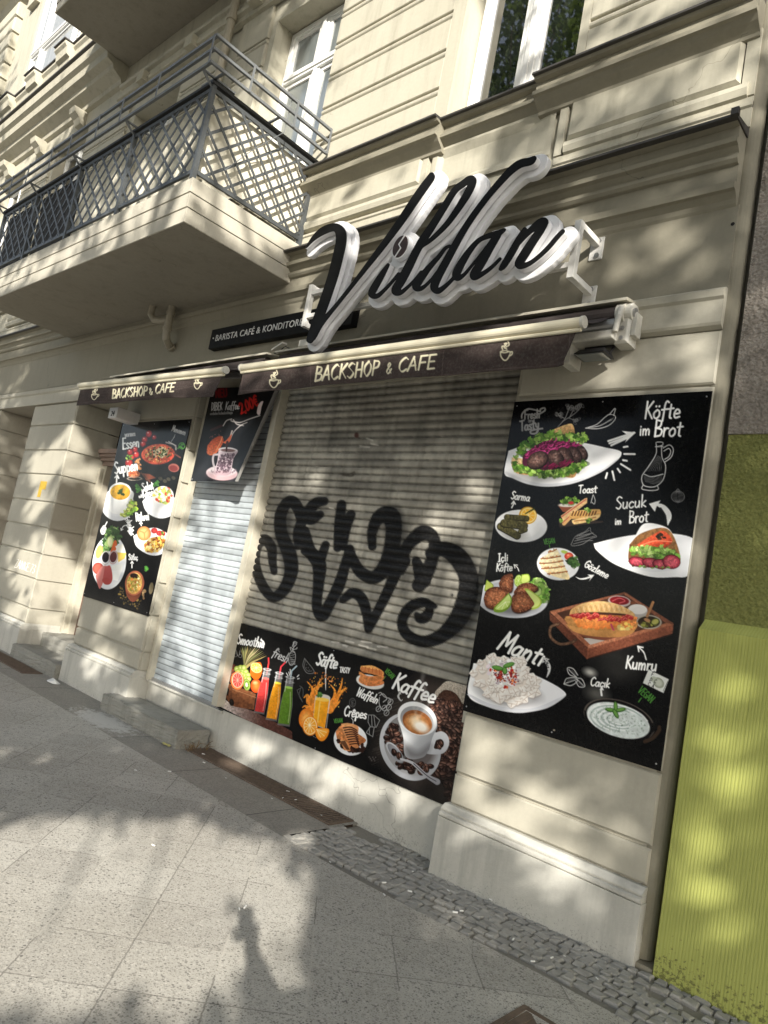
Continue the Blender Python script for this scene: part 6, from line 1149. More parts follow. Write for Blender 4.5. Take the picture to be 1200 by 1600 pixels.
def t2(c):
    cup(c, 148, 618, .17); cup(c, 308, 600, .19)
    c.fr(0, 0, 1); c.text('BACKSHOP', 173, 622, 13.5, -5.5, CRM, r=.85, cond=.9, slant=.26, nib=.9); c.text('&', 232, 616, 9.5, -5, CRM, r=1.1, nib=.9); c.text('CAFE', 241, 615, 13.5, -6, CRM, r=.85, cond=1.08, slant=.26, nib=.9)
    c.line([(130, 629), (200, 624), (330, 597)], .2, (120, 104, 98), a=.7)
awning(-5.06, -1.955, 'long retracted brown awning above the wide grey shutter, white gear at its right end', t1, True)
awning(-8.23, -5.36, 'shorter retracted brown awning with lettering above the tall menu board and door', t2, False, .05)
fl_ = empty('flood_light', (-2.02, -.1, 3.2), 'small black flood light hanging below the right end of the awning', 'lamp')
m = MB(); m.add([(-2.13, -.20, 3.235), (-1.93, -.20, 3.235), (-1.93, -.05, 3.235), (-2.13, -.05, 3.235), (-2.11, -.16, 3.275), (-1.95, -.16, 3.275), (-1.95, -.06, 3.275), (-2.11, -.06, 3.275)], [(0, 3, 2, 1), (4, 5, 6, 7), (0, 1, 5, 4), (1, 2, 6, 5), (2, 3, 7, 6), (3, 0, 4, 7)]); m.build('housing', M['black'], fl_, bevel=.006)
m = MB(); m.bar((-2.12, -.11, 3.25), (-2.12, -.06, 3.315), .012); m.bar((-1.94, -.11, 3.25), (-1.94, -.06, 3.315), .012); m.box(-2.125, -1.935, -.075, -.055, 3.312, 3.324); m.build('yoke', M['black'], fl_)
m = MB(); m.box(-2.115, -1.945, -.185, -.065, 3.231, 3.2345); m.build('lens', M['curtain'], fl_)
# ------------------------------------------------------------------ signs
def msq(F, x, z, y, name, mat, parent, depth, bevel=0.0, simp=0.0016):     # contours of F<0 -> solid of given depth, front at y
    h, w = F.shape; segs = {}
    def ip(i0, j0, i1, j1):
        a, b = F[i0, j0], F[i1, j1]; t = a / (a - b); return (i0 + (i1 - i0) * t, j0 + (j1 - j0) * t)
    ins = F < 0
    idx = ins[:-1, :-1] * 1 + ins[:-1, 1:] * 2 + ins[1:, 1:] * 4 + ins[1:, :-1] * 8
    key = lambda e: e
    nxt = {}; pt = {}
    for i, j in zip(*np.where((idx > 0) & (idx < 15))):
        k = idx[i, j]; e = {'t': (i, j, 0), 'r': (i, j + 1, 1), 'b': (i + 1, j, 0), 'l': (i, j, 1)}
        tab = {1: ['lt'], 2: ['tr'], 3: ['lr'], 4: ['rb'], 5: ['lb', 'rt'], 6: ['tb'], 7: ['lb'], 8: ['bl'], 9: ['bt'], 10: ['tl', 'br'], 11: ['br'], 12: ['rl'], 13: ['rt'], 14: ['tl']}[int(k)]
        for a, b in tab:
            for q in (a, b):
                ii, jj, o = e[q]
                if e[q] not in pt: pt[e[q]] = ip(ii, jj, ii, jj + 1) if o == 0 else ip(ii, jj, ii + 1, jj)
            nxt[e[a]] = e[b]
    loops = []; seen = set()
    for s0 in list(nxt):
        if s0 in seen: continue
        lp = []; s = s0
        while s in nxt and s not in seen: seen.add(s); lp.append(pt[s]); s = nxt[s]
        if len(lp) > 8: loops.append(np.array([(np.interp(b, np.arange(w), x), np.interp(a, np.arange(h), z)) for a, b in lp]))
    cu = bpy.data.curves.new(name, 'CURVE'); cu.dimensions = '2D'; cu.fill_mode = 'BOTH'; cu.extrude = depth / 2; cu.bevel_depth = bevel; cu.bevel_resolution = 1; cu.offset = -bevel
    for lp in loops:
        q = lp.copy()
        for _ in range(2): q = .25 * np.roll(q, 1, 0) + .5 * q + .25 * np.roll(q, -1, 0)
        keep = [0]; 
        for i in range(1, len(q)):
            if np.linalg.norm(q[i] - q[keep[-1]]) > simp * 3: keep.append(i)
        q = q[keep]; sp = cu.splines.new('POLY'); sp.points.add(len(q) - 1); sp.use_cyclic_u = True
        sp.points.foreach_set('co', np.concatenate([q, np.zeros((len(q), 1)), np.ones((len(q), 1))], 1).ravel())
    tmp = bpy.data.objects.new('tmp', cu); COL.objects.link(tmp); dg = bpy.context.evaluated_depsgraph_get(); me = bpy.data.meshes.new_from_object(tmp.evaluated_get(dg)); bpy.data.objects.remove(tmp)
    me.transform(Matrix(((1, 0, 0, 0), (0, 0, -1, y + depth / 2), (0, 1, 0, 0), (0, 0, 0, 1)))); me.name = name; me.materials.clear()
    return link(name, me, mat, parent)
Z3 = lambda L: [(460 + .2126 * a, 220 + .2126 * b, r * .193) for a, b, r in L]
Z4 = lambda L: [(660 + .25 * a, 220 + .25 * b, r * .225) for a, b, r in L]
STR = [Z3([(84, 784, 5), (140, 715, 18), (210, 660, 30), (290, 634, 32), (336, 668, 42), (340, 745, 42), (318, 850, 42), (285, 980, 41), (240, 1120, 40), (190, 1260, 40), (140, 1400, 38), (112, 1462, 28)]),
       Z3([(130, 1440, 30), (195, 1340, 22), (300, 1215, 15), (420, 1065, 15), (505, 955, 18), (600, 832, 23), (700, 700, 27), (800, 560, 31), (880, 440, 33), (950, 340, 33), (1000, 272, 30), (1008, 250, 22)]),
       Z3([(688, 908, 12), (640, 985, 24), (590, 1070, 29), (565, 1126, 27), (605, 1140, 18), (660, 1095, 13), (720, 1030, 12), (765, 975, 12)]),
       Z4([(-60, 690, 9), (0, 655, 10), (60, 610, 14), (150, 520, 18), (230, 410, 22), (290, 310, 26), (315, 245, 24), (292, 236, 20), (260, 262, 22), (200, 310, 22), (130, 420, 23), (60, 530, 25), (0, 620, 27), (-40, 690, 26), (-90, 790, 29), (-130, 865, 30), (-165, 922, 29), (-168, 945, 24), (-140, 948, 16), (-103, 922, 11), (-52, 872, 9), (-9, 816, 8)]),
       Z4([(700, 105, 14), (672, 126, 26), (610, 142, 27), (550, 185, 25), (480, 260, 22), (420, 330, 20), (350, 420, 20), (280, 520, 21), (220, 620, 23), (160, 730, 25), (100, 840, 27), (72, 912, 27), (97, 937, 20), (150, 900, 13), (200, 850, 11)]),
       Z4([(170, 655, 9), (140, 672, 11), (101, 723, 14), (33, 799, 20), (-26, 880, 26), (-43, 916, 23), (-9, 922, 14), (42, 880, 9), (93, 815, 8)]),
       Z4([(512, 553, 10), (480, 572, 18), (420, 590, 18), (350, 622, 15), (290, 690, 20), (240, 768, 26), (210, 832, 28), (220, 858, 18), (262, 832, 11), (330, 750, 8), (400, 660, 8)]), Z4([(470, 588, 22), (420, 665, 28), (370, 755, 29), (322, 832, 28), (326, 852, 20), (370, 832, 15), (430, 790, 12), (485, 735, 10)]),
       Z4([(640, 550, 14), (605, 610, 22), (560, 690, 24), (510, 772, 22), (486, 802, 12)]), Z4([(515, 750, 10), (590, 650, 14), (660, 572, 18), (730, 512, 25), (765, 502, 23), (738, 555, 26), (690, 625, 28), (640, 702, 30), (600, 772, 27), (645, 775, 17), (705, 740, 14), (780, 672, 15), (840, 602, 15), (878, 562, 14)])]
sg = empty('shop_sign', (-3.4, -.26, 3.6), 'large white framed script sign reading Vildan in black letters on wall brackets', 'sign')
YF = -.43; gx = np.arange(-5.0, -1.95, .0055); gz = np.arange(3.25, 5.35, .0055); GX, GZ_ = np.meshgrid(gx, gz); gu, gv = proj(np.stack([GX, np.full_like(GX, YF), GZ_], -1)); F = np.full(GX.shape, 99.0)
for q in STR:
    q = crom(q, .1)
    for i in range(len(q) - 1):
        x0, y0, r0 = q[i]; x1, y1, r1 = q[i + 1]; mg = 34
        w = (gu > min(x0, x1) - mg) & (gu < max(x0, x1) + mg) & (gv > min(y0, y1) - mg) & (gv < max(y0, y1) + mg)
        u = gu[w]; v = gv[w]; dx, dy = x1 - x0, y1 - y0; t_ = np.clip(((u - x0) * dx + (v - y0) * dy) / (dx * dx + dy * dy + 1e-9), 0, 1)
        F[w] = np.minimum(F[w], np.hypot(u - x0 - t_ * dx, v - y0 - t_ * dy) - (r0 + (r1 - r0) * t_))
bu, bv = 460 + .2126 * 776, 220 + .2126 * 775; a_ = R_(-65); bx = ((gu - bu) * math.cos(a_) + (gv - bv) * math.sin(a_)) / (92 * .2126); by = (-(gu - bu) * math.sin(a_) + (gv - bv) * math.cos(a_)) / (50 * .2126); FB = (np.hypot(bx, by) - 1) * 50 * .2126
def edt(mask, R):                        # distance to the mask, in cells, up to R
    D = np.full(mask.shape, float(R + 2))
    for dy in range(-R - 1, R + 2):
        for dx in range(-R - 1, R + 2):
            d = math.hypot(dx, dy)
            if d > R + 1.5: continue
            s = np.roll(np.roll(mask, dy, 0), dx, 1); D = np.where(s, np.minimum(D, d), D)
    return D
ALL = np.minimum(F, FB); msk = ALL < 0; Dc = edt(msk, 14); pxm = 5.2 * .0055 / .0055
msq(F, gx, gz, YF, 'letter_face', M['signblack'], sg, .006)
fl0 = ALL - .7; msq(fl0, gx, gz, YF + .0065, 'letter_channel', M['signwhite'], sg, .042)
msq(Dc - 9.0, gx, gz, YF + .062, 'backing_plate', M['signwhite'], sg, .04, bevel=.004)
bn = msq(FB + .8, gx, gz, YF, 'coffee_bean', simple('bean_brown', (0.03, 0.012, 0.008), .3), sg, .0062)
cz = P(bu, bv, YF - .001); p0 = P(460 + .2126 * 815, 220 + .2126 * 690, YF - .001); p1 = P(460 + .2126 * 735, 220 + .2126 * 860, YF - .001); m = MB(); mid = (p0 + p1) / 2
m.tube([p0, mid + (p0 - p1) * .1 + np.array([-.02, 0, .0]), mid - (p0 - p1) * .1 + np.array([.02, 0, 0]), p1], .006, 6); m.build('bean_crease', M['signwhite'], bn)
m = MB(); rr = random.Random(3); edge = np.argwhere((Dc > 5.6) & (Dc < 6.2))
for k in range(60): i, j = edge[rr.randrange(len(edge))]; m.disc((gx[j], YF + .0615, gz[i]), .0042, 6, (0, -1, 0), .003).cut()
m.build_each('screw', M['alu'], sg)
for xb in (-2.19, -4.67):
    m = MB(); s = .022; m.box(xb - s, xb + s, -.278, -.234, 3.70, 4.075)
    for z in (4.053, 3.722): m.box(xb - s + .001, xb + s - .001, -.234, -.012, z - .02, z + .02)
    b = m.build('wall_bracket', M['bracket'], sg, bevel=.003)
    for z in (4.02, 3.69):
        p = MB(); p.box(xb - .045, xb + .045, -.012, -.001, z - .075, z + .075); pl = p.build('fixing_plate', M['bracket'], b, bevel=.003); p = MB(); [p.disc((xb + .012, -.012, z + q), .016, 10, (0, -1, 0), .012).cut() for q in (.05, -.05)]; p.build_each('bolt', M['alu'], pl)
m = MB(); [m.box(-4.648, -2.212, -.274, -.238, z - .018, z + .018).cut() for z in (3.79, 4.0)]; m.build_each('cross_rail', M['bracket'], sg, bevel=.003)
def text_mesh(txt, name, mat, parent, loc, size, xdir=(1, 0, 0), ext=.002, xscale=1.0, shear=0.0, spacing=1.0):
    cu = bpy.data.curves.new('t', 'FONT'); cu.body = txt; cu.size = size; cu.extrude = ext; cu.shear = shear; cu.space_character = spacing; tmp = bpy.data.objects.new('t', cu); COL.objects.link(tmp); dg = bpy.context.evaluated_depsgraph_get(); me = bpy.data.meshes.new_from_object(tmp.evaluated_get(dg)); bpy.data.objects.remove(tmp)
    me.transform(Matrix(((xscale, 0, 0, loc[0]), (0, 0, -1, loc[1]), (0, 1, 0, loc[2]), (0, 0, 0, 1)))); me.materials.clear(); me.name = name; return link(name, me, mat, parent)
bs = empty('shop_sign', (-5.5, 0, 3.76), 'slim black sign box with pale capitals about barista café and konditorei', 'sign')
m = MB(); m.box(-6.41, -4.3, -.075, -.001, 3.755, 3.965); m.build('sign_box', M['signblack'], bs, bevel=.004)
text_mesh('BARISTA CAFÉ & KONDITOREI', 'lettering', M['number'], bs, (-6.31, -.078, 3.828), .094, xscale=1.02, spacing=1.08); m = MB(); m.disc((-6.35, -.075, 3.865), .009); m.build('dot', M['number'], bs)
nb = empty('house_number_light', (-8.0, -.1, 3.1), 'small white house number box marked 24 under the left awning', 'house number')
p = P(172, 637, -.28); p2 = P(172, 653, -.28); m = MB(); m.box(p[0], p[0] + .20, -.28, -.001, p2[2], p[2]); m.build('box', M['number'], nb, bevel=.006); text_mesh('24', 'digits', M['black'], nb, (p[0] + .06, -.282, p2[2] + .022), .085)
# wiring clutter at the left end of the big sign
cl = empty('cable_box', (-4.9, -.1, 3.55), 'small pale junction box with loose cables between black sign box and awning', 'junction box')
m = MB(); m.cbox(-4.88, -4.74, -.12, -.002, 3.60, 3.665, .006); m.build('box', M['mount'], cl); m = MB(); m.tube([(-4.88, -.06, 3.63), (-5.0, -.09, 3.60), (-5.1, -.1, 3.64), (-5.18, -.08, 3.60), (-5.3, -.05, 3.61)], .006, 6); m.tube([(-4.82, -.1, 3.60), (-4.9, -.12, 3.57), (-5.02, -.1, 3.58)], .006, 6); m.build('cable', M['black'], cl); m = MB(); m.bar((-5.22, -.12, 3.60), (-5.05, -.14, 3.645), .05, .015); m.build('bracket', M['mount'], cl)
# ------------------------------------------------------------------ marks and small things
ye = MB(); q = P(64, 762); ye.box(q[0] - .05, q[0] + .05, -.004, -.001, q[2] - .13, q[2] + .09); ye.box(q[0] + .05, q[0] + .16, -.004, -.001, q[2] - .02, q[2] + .09); tag(ye.build('sticker', M['yellow']), 'yellow L-shaped scrap of tape stuck on the rusticated left pier', 'sticker')
def strokes_mesh(name, txt, u, v, size, ang, y, r, mat, **kw):
    class Rec: 
        def __init__(s): s.L = []; s.rng = random.Random(2)
        def line(s, q, *a, **k): s.L.append(q)
    rc = Rec(); Canvas.text(rc, txt, u, v, size, ang, None, **kw); m = MB()
    for q in rc.L:
        pts = crom(q, .25) if len(q) > 2 else np.array(q); W_ = [P(a, b, y) for a, b in pts]
        m.tube(W_, r, 4)
    return m.build(name, mat)
tag(strokes_mesh('graffiti_tag', 'ZANKE.73', 22, 886, 13, 18, -.001, .0035, M['chalk'], cond=.62), 'thin white scribbled tag on the lower part of the rusticated pier', 'graffiti')
def step(name, x0, x1, y0, y1, z1, label, seed):
    m = MB(); m.box(x0, x1, y0, y1, -.08, z1); me = m.mesh(name); bm = bmesh.new(); bm.from_mesh(me); bmesh.ops.recalc_face_normals(bm, faces=bm.faces); bmesh.ops.bevel(bm, geom=bm.edges[:], offset=.008, segments=2, affect='EDGES'); bmesh.ops.subdivide_edges(bm, edges=[e for e in bm.edges if e.calc_length() > .2], cuts=14, use_grid_fill=True); rs = random.Random(seed)
    for v in bm.verts: v.co += Vector((rs.uniform(-.004, .004), rs.uniform(-.005, .005), rs.uniform(-.004, .003)))
    bm.to_mesh(me); bm.free(); return tag(link(name, me, M['step']), label, 'step')
step('door_step', -6.70, -5.30, -.215, .115, .155, 'worn grey stone doorstep in front of the white door shutter', 1)
st = step('stone_step', -9.38, -8.06, -.11, .22, .165, 'lower worn stone step of the house entrance at the left', 2); step('stone_step', -9.38, -8.04, .225, .645, .335, 'upper stone step of the house entrance at the left', 3)
def grate(x0, x1, y0, y1, label, z=.004, pitch=.032):
    root = empty('cellar_grate', ((x0 + x1) / 2, (y0 + y1) / 2, 0), label, 'grate'); m = MB(); f = .018
    m.box(x0, x1, y0, y0 + f, -.05, z + .006); m.box(x0, x1, y1 - f, y1, -.05, z + .006); m.box(x0, x0 + f, y0 + f, y1 - f, -.05, z + .006); m.box(x1 - f, x1, y0 + f, y1 - f, -.05, z + .006); m.build('frame', M['rust'], root)
    m = MB(); xx = x0 + f + .01
    while xx < x1 - f - .02: m.box(xx, xx + .013, y0 + f, y1 - f, -.02, z + .005); xx += pitch
    for yy in (y0 + (y1 - y0) * .35, y0 + (y1 - y0) * .68): m.box(x0 + f, x1 - f, yy - .004, yy + .004, -.024, z + .001)
    m.build('bars', M['rust'], root); m = MB(); m.box(x0 + f, x1 - f, y0 + f, y1 - f, .0006, .0022); m.build('shaft_shade', M['dark'], root); return root  # thin dark sheet stands in for the shade below the bars
grate(-5.26, -3.46, -.125, .125, 'long rusty cellar grate in the pavement under the low drinks board'); grate(-9.95, -8.30, -.37, -.13, 'rusty grate in the pavement before the entrance steps at the left')
mh = empty('manhole_cover', (-1.3, -1.0, 0), 'corner of a small rusty square cover set in the pavement at the bottom edge', 'manhole cover'); zz = rise(-1.3) * .75
m = MB(); x0, x1, y0, y1 = -1.47, -1.12, -1.23, -.88; [m.box(*b) for b in ((x0, x1, y0, y0 + .025, -.02, zz + .008), (x0, x1, y1 - .025, y1, -.02, zz + .008), (x0, x0 + .025, y0 + .025, y1 - .025, -.02, zz + .008), (x1 - .025, x1, y0 + .025, y1 - .025, -.02, zz + .008))]; m.build('frame', M['rust'], mh)
m = MB(); m.box(x0 + .03, x1 - .03, y0 + .03, y1 - .03, -.02, zz + .005); [m.box(x0 + .06 + k * .05, x0 + .075 + k * .05, y0 + .06, y1 - .06, zz + .005, zz + .008) for k in range(6)]; m.build('lid', M['rust'], mh)
def scrap(name, x, y, s, label, cat, mat, seed, group=None, h=.012):
    rs = random.Random(seed); m = MB(); n = 7; vs = [(x, y, h + rise(x) + .006)]
    for k in range(n): a = 2 * math.pi * k / n; r = s * rs.uniform(.55, 1.1); vs.append((x + r * math.cos(a), y + r * .6 * math.sin(a), rise(x) + .004 + rs.uniform(0, h)))
    m.add(vs, [(0, 1 + k, 1 + (k + 1) % n) for k in range(n)]); return tag(m.build(name, mat, smooth=False), label, cat, group)
q = PG(84, 1068); scrap('paper_scrap', q[0], q[1], .13, 'crumpled white paper lying on the pavement near the entrance steps', 'litter', M['paper'], 4, h=.04)
M['leaf_y'] = simple('yellow_fallen_leaf', (0.46, 0.42, 0.16), .7, 0, .3)
for i, (u, v) in enumerate([(262, 1164), (268, 1166)]): q = PG(u, v); scrap('fallen_leaf', q[0], q[1] - .03, .05, ['pale yellow leaf by the corner of the doorstep', 'second yellow leaf touching the doorstep corner'][i], 'leaf', M['leaf_y'], 20 + i)
rs = random.Random(8); sp = [(318, 1178), (319, 1191), (353, 1215), (425, 1247), (442, 1246), (462, 1249), (450, 1236), (502, 1273), (516, 1346), (600, 1380), (645, 1362), (710, 1432), (766, 1412), (720, 1430), (830, 1518), (860, 1512), (600, 1400), (880, 1510), (700, 1395), (640, 1395), (800, 1480), (930, 1548), (265, 1205), (212, 1203), (240, 1320), (383, 1417), (374, 1420), (560, 1290)]
lit = None
for u, v in sp:
    q = PG(u, v, .01); m = MB(); a = rs.uniform(0, 3.1); L = rs.uniform(.004, .011); z = rise(q[0]) * min(1, (q[1] + 3.2) / 2.6) + .008
    if lit is None: m.tube([(-.015, 0, 0), (.015, 0, 0)], .005, 6); lit = tag(m.build('cigarette_butt', M['paper']), 'tiny pale cigarette stub or petal lying on the pavement', 'litter', 'pale specks of litter on the pavement'); o = lit
    else: o = lit.copy(); COL.objects.link(o)
    o.location = (q[0], q[1], z); o.rotation_euler = (0, 0, a); k = L / .012; o.scale = (k, k, k)
wd = empty('dry_weed', (-5.2, -.1, 0), 'dry brown weed stalks growing beside the doorstep end at the grate', 'weed'); m = MB(); rs = random.Random(4)
for k in range(16):
    a = rs.uniform(0, 6.28); L = rs.uniform(.05, .13); b = (-5.24 + rs.uniform(-.06, .04), -.10 + rs.uniform(-.05, .18), .0); m.tube([b, (b[0] + L * .4 * math.cos(a), b[1] + L * .4 * math.sin(a), L * .6), (b[0] + L * math.cos(a), b[1] + L * math.sin(a), L * .7)], [.003, .0025, .001], 5)
m.build('stalks', M['straw'], wd)
# ------------------------------------------------------------------ street trees behind the camera: they throw the dappled shade
def leafmat():
    t = NT('leaf_green'); p = t.pos(); n = t.noise(p, 1.5, 3); c = t.mix(t.ramp(n, [(.35, 0), (.65, 1)]), (0.045, 0.085, 0.02), (0.095, 0.14, 0.035))
    n2 = t.noise(p, 25, 2); c = t.mix(t.math('MULTIPLY', n2, .4), c, (0.12, 0.16, 0.05))
    m_ = t.out(c, 0.55, None); tr = t.n('ShaderNodeBsdfTranslucent'); t.l(t.mix(0.5, c, (0.16, 0.22, 0.03)), tr.inputs[0]); mx = t.n('ShaderNodeMixShader'); mx.inputs[0].default_value = .38; t.l(t.b.outputs[0], mx.inputs[1]); t.l(tr.outputs[0], mx.inputs[2]); t.l(mx.outputs[0], t.t.nodes['Material Output'].inputs[0]); return m_
M['leaf'] = leafmat(); M['bark'] = plaster('tree_bark', (0.16, 0.13, 0.10), (0.08, 0.065, 0.05), .5, 1.0, 30)
LIT = [(400, 1430, 105, 120, 0, 1), (150, 1420, 330, 130, 4, 1), (860, 1290, 190, 110, 20, .72), (560, 1215, 200, 40, 24, .7), (1110, 1250, 34, 260, 6, .62), (1165, 1150, 34, 200, 8, .55), (560, 900, 230, 110, 10, .36), (900, 850, 160, 260, 5, .35), (760, 1470, 120, 40, 25, .5), (480, 1400, 40, 50, 0, .9), (325, 920, 60, 190, 14, 1), (390, 330, 120, 60, 28, .98), (330, 230, 40, 60, 0, .9), (180, 1440, 330, 170, 0, 1), (60, 1330, 200, 60, 0, 1), (300, 1360, 150, 80, 0, 1), (400, 1440, 75, 110, 0, .98), (120, 1300, 260, 22, 6, .85), (330, 1240, 60, 18, 10, .8),   # gaps in the foliage: photo position on which the sun falls, radii, tilt, strength
 (60, 60, 170, 190, 0, 1), (640, 60, 190, 170, 0, 1), (570, 200, 150, 110, -20, 1), (450, 110, 80, 110, 0, .9), (400, 250, 110, 110, 0, .92), (700, 270, 90, 70, 0, .9), (950, 150, 150, 70, -20, .62), (1110, 120, 70, 110, 0, .75), (250, 335, 130, 50, -25, .9), (60, 435, 120, 40, -25, .85), (230, 300, 130, 50, -25, .85), (120, 345, 60, 40, -25, .4),  (390, 345, 120, 50, 25, .95), (400, 260, 110, 90, 0, .97),
 (560, 420, 90, 100, 0, .8), (720, 360, 110, 90, -30, .8), (850, 400, 80, 70, 0, .8), (1045, 375, 34, 40, 40, .9), (1085, 410, 26, 30, 0, .8), (985, 420, 40, 18, -20, .7), (1070, 540, 45, 40, 0, .7), (1090, 585, 40, 22, 0, .8), (960, 580, 60, 25, 0, .5), (1090, 480, 40, 20, 0, .6),
 (650, 545, 330, 22, -8, .9), (240, 592, 140, 20, -8, .95),
 (110, 680, 34, 14, -50, .95), (80, 720, 55, 26, -40, 1), (60, 790, 50, 18, -50, .8), (150, 700, 26, 60, 10, .8), (140, 770, 30, 40, 0, .6), (30, 540, 40, 25, -40, .6), (70, 880, 70, 55, 0, .95), (60, 950, 60, 40, 0, .8), (110, 1000, 60, 40, 0, .9), (20, 680, 20, 20, 0, .3),
 (200, 770, 75, 70, 0, 1), (190, 860, 80, 90, 0, .9), (270, 820, 30, 140, 12, .95), (150, 1040, 60, 40, 20, .75), (190, 970, 60, 30, 10, .6),
 (350, 780, 60, 60, 0, 1), (330, 880, 62, 80, 0, .9), (300, 980, 60, 60, 0, .85), (270, 1050, 50, 40, 20, .7), (385, 900, 24, 130, 10, .6),
 (480, 730, 70, 34, 0, .4), (560, 760, 60, 24, 0, .35), (760, 740, 34, 26, 0, 1), (700, 795, 60, 26, -15, .85), (770, 820, 30, 50, 10, .6), (660, 880, 40, 60, 0, .42), (560, 930, 80, 40, 10, .5), (680, 980, 60, 40, 10, .45), (420, 960, 60, 50, 0, .5), (740, 900, 30, 60, 10, .8),
 (400, 1155, 48, 26, 20, .95), (470, 1190, 30, 18, 20, .9), (540, 1215, 60, 28, 20, .95), (650, 1250, 40, 26, 20, .85), (400, 1040, 60, 45, 10, .75), (600, 1120, 90, 50, 15, .5), (680, 1100, 50, 60, 0, .6),
 (770, 1160, 60, 40, 20, .8), (880, 1230, 80, 40, 20, .75), (780, 1290, 60, 36, 20, .9), (900, 1340, 80, 24, 20, .8), (820, 1390, 50, 24, 20, .6), (980, 1440, 30, 40, 0, .7), (860, 1100, 80, 50, 0, .5), (880, 760, 110, 80, 0, .5), (1000, 860, 80, 60, 0, .5),
 (1160, 800, 40, 26, -30, .8), (1140, 870, 30, 30, 0, .6), (1170, 1000, 40, 50, 0, .6), (1130, 1060, 30, 60, 0, .8), (1110, 1180, 22, 80, 8, .85), (1180, 1200, 40, 40, 0, .5), (1080, 1340, 22, 90, 5, .95), (1165, 1330, 24, 90, 0, .8), (1130, 1450, 60, 40, 0, .8), (1060, 1480, 30, 40, 0, .8), (1170, 1540, 40, 40, 0, .9), (1080, 1570, 40, 30, 0, .6),
 (70, 1340, 130, 70, 0, .97), (200, 1400, 160, 90, 0, .97), (80, 1500, 150, 110, 0, .97), (280, 1490, 120, 110, 0, .97), (340, 1350, 70, 70, 0, .9), (430, 1420, 55, 60, 0, .9), (240, 1310, 110, 26, 10, .8), (330, 1235, 40, 16, -10, .8), (400, 1270, 26, 18, 0, .6), (470, 1305, 36, 30, 0, .8), (120, 1110, 60, 16, 10, .7), (210, 1100, 60, 20, 20, .8), (40, 1180, 60, 16, 5, .55), (250, 1165, 60, 14, 10, .4), (360, 1195, 40, 22, 25, .6), (480, 1350, 30, 26, 0, .55), (510, 1240, 50, 18, 25, .8), (560, 1300, 50, 14, 25, .6), (650, 1450, 60, 22, 20, .75), (600, 1480, 40, 26, 0, .5), (740, 1550, 90, 26, 15, .7), (690, 1420, 60, 18, 20, .6), (560, 1540, 30, 30, 0, .3), (440, 1550, 50, 50, 0, .8), (900, 1580, 60, 20, 10, .4), (540, 1395, 40, 14, 20, .6)]
SHADE = [(530, 1440, 40, 90, 10, .9), (600, 1500, 70, 70, 0, .9), (330, 1262, 60, 16, 12, .5), (640, 400, 150, 70, -25, .55), (560, 480, 80, 50, -25, .6), (800, 330, 110, 60, -30, .5), (300, 90, 130, 75, -30, .95), (180, 205, 130, 40, -35, .95), (60, 275, 110, 40, -30, .9), (395, 40, 40, 60, 0, .7), (60, 385, 70, 30, -25, .5), (250, 545, 200, 40, -8, .9), (560, 500, 120, 30, -8, .7), (100, 1225, 150, 26, -8, .95), (230, 1240, 130, 22, -5, .9), (60, 1140, 110, 12, 5, .6), (430, 1262, 55, 24, 15, .9), (520, 1290, 30, 20, 0, .9), (230, 1210, 120, 18, 10, .7), (560, 1420, 60, 60, 0, .9), (640, 1540, 60, 60, 0, .9), (520, 1470, 24, 60, 0, .9), (1110, 1130, 40, 26, 0, .6), (700, 600, 130, 60, 0, .3)]
def lightmap(u, v):
    L = np.full(u.shape, 0.2); L = np.where(v < 330 - .28 * (u - 300), 0.6, L)
    for (a, b, ra, rb, an, st) in LIT:
        c_, s_ = math.cos(R_(an)), math.sin(R_(an)); x = u - a; y = v - b; d = ((x * c_ + y * s_) / ra) ** 2 + ((-x * s_ + y * c_) / rb) ** 2
        L = np.maximum(L, st * np.exp(-.7 * d ** 2))
    for (a, b, ra, rb, an, st) in SHADE:
        c_, s_ = math.cos(R_(an)), math.sin(R_(an)); x = u - a; y = v - b; d = ((x * c_ + y * s_) / ra) ** 2 + ((-x * s_ + y * c_) / rb) ** 2
        L = L * (1 - st * np.exp(-.7 * d ** 2))
    return np.clip(L + (L > .05) * ((fbm(u, v, 46, 21) - .5) * .75 + (vnoise(u * .6 + v * .8, v * .25 - u * .2, 16, 5) - .5) * .3) * np.clip(L * 3, 0, 1) * np.clip(3.2 * (1 - L), 0, 1), 0, 1)
def sunhit(p):                            # where the sun ray through a leaf lands: balcony, sign, awning, facade or ground
    def at(y): t = (y - p[:, 1]) / SUN[1]; return p + t[:, None] * SUN
    t = -p[:, 1] / SUN[1]; t2 = np.clip((p[:, 2]) / -SUN[2], 0, None); t = np.minimum(t, t2); h = p + t[:, None] * SUN
    for y, x0, x1, z0, z1 in ((-.5, -8.3, -1.9, 3.05, 3.33), (-.4, -4.9, -2.0, 3.35, 5.3), (-1.15, -10.1, -5.25, 4.3, 5.5)):
        q = at(y); k = (q[:, 0] > x0) & (q[:, 0] < x1) & (q[:, 2] > z0) & (q[:, 2] < z1); h = np.where(k[:, None], q, h)
    q = p + ((-5.34 - p[:, 0]) / SUN[0])[:, None] * SUN; k = (q[:, 1] > -1.2) & (q[:, 1] < 0) & (q[:, 2] > 4.3) & (q[:, 2] < 5.55); h = np.where(k[:, None], q, h)
    return h
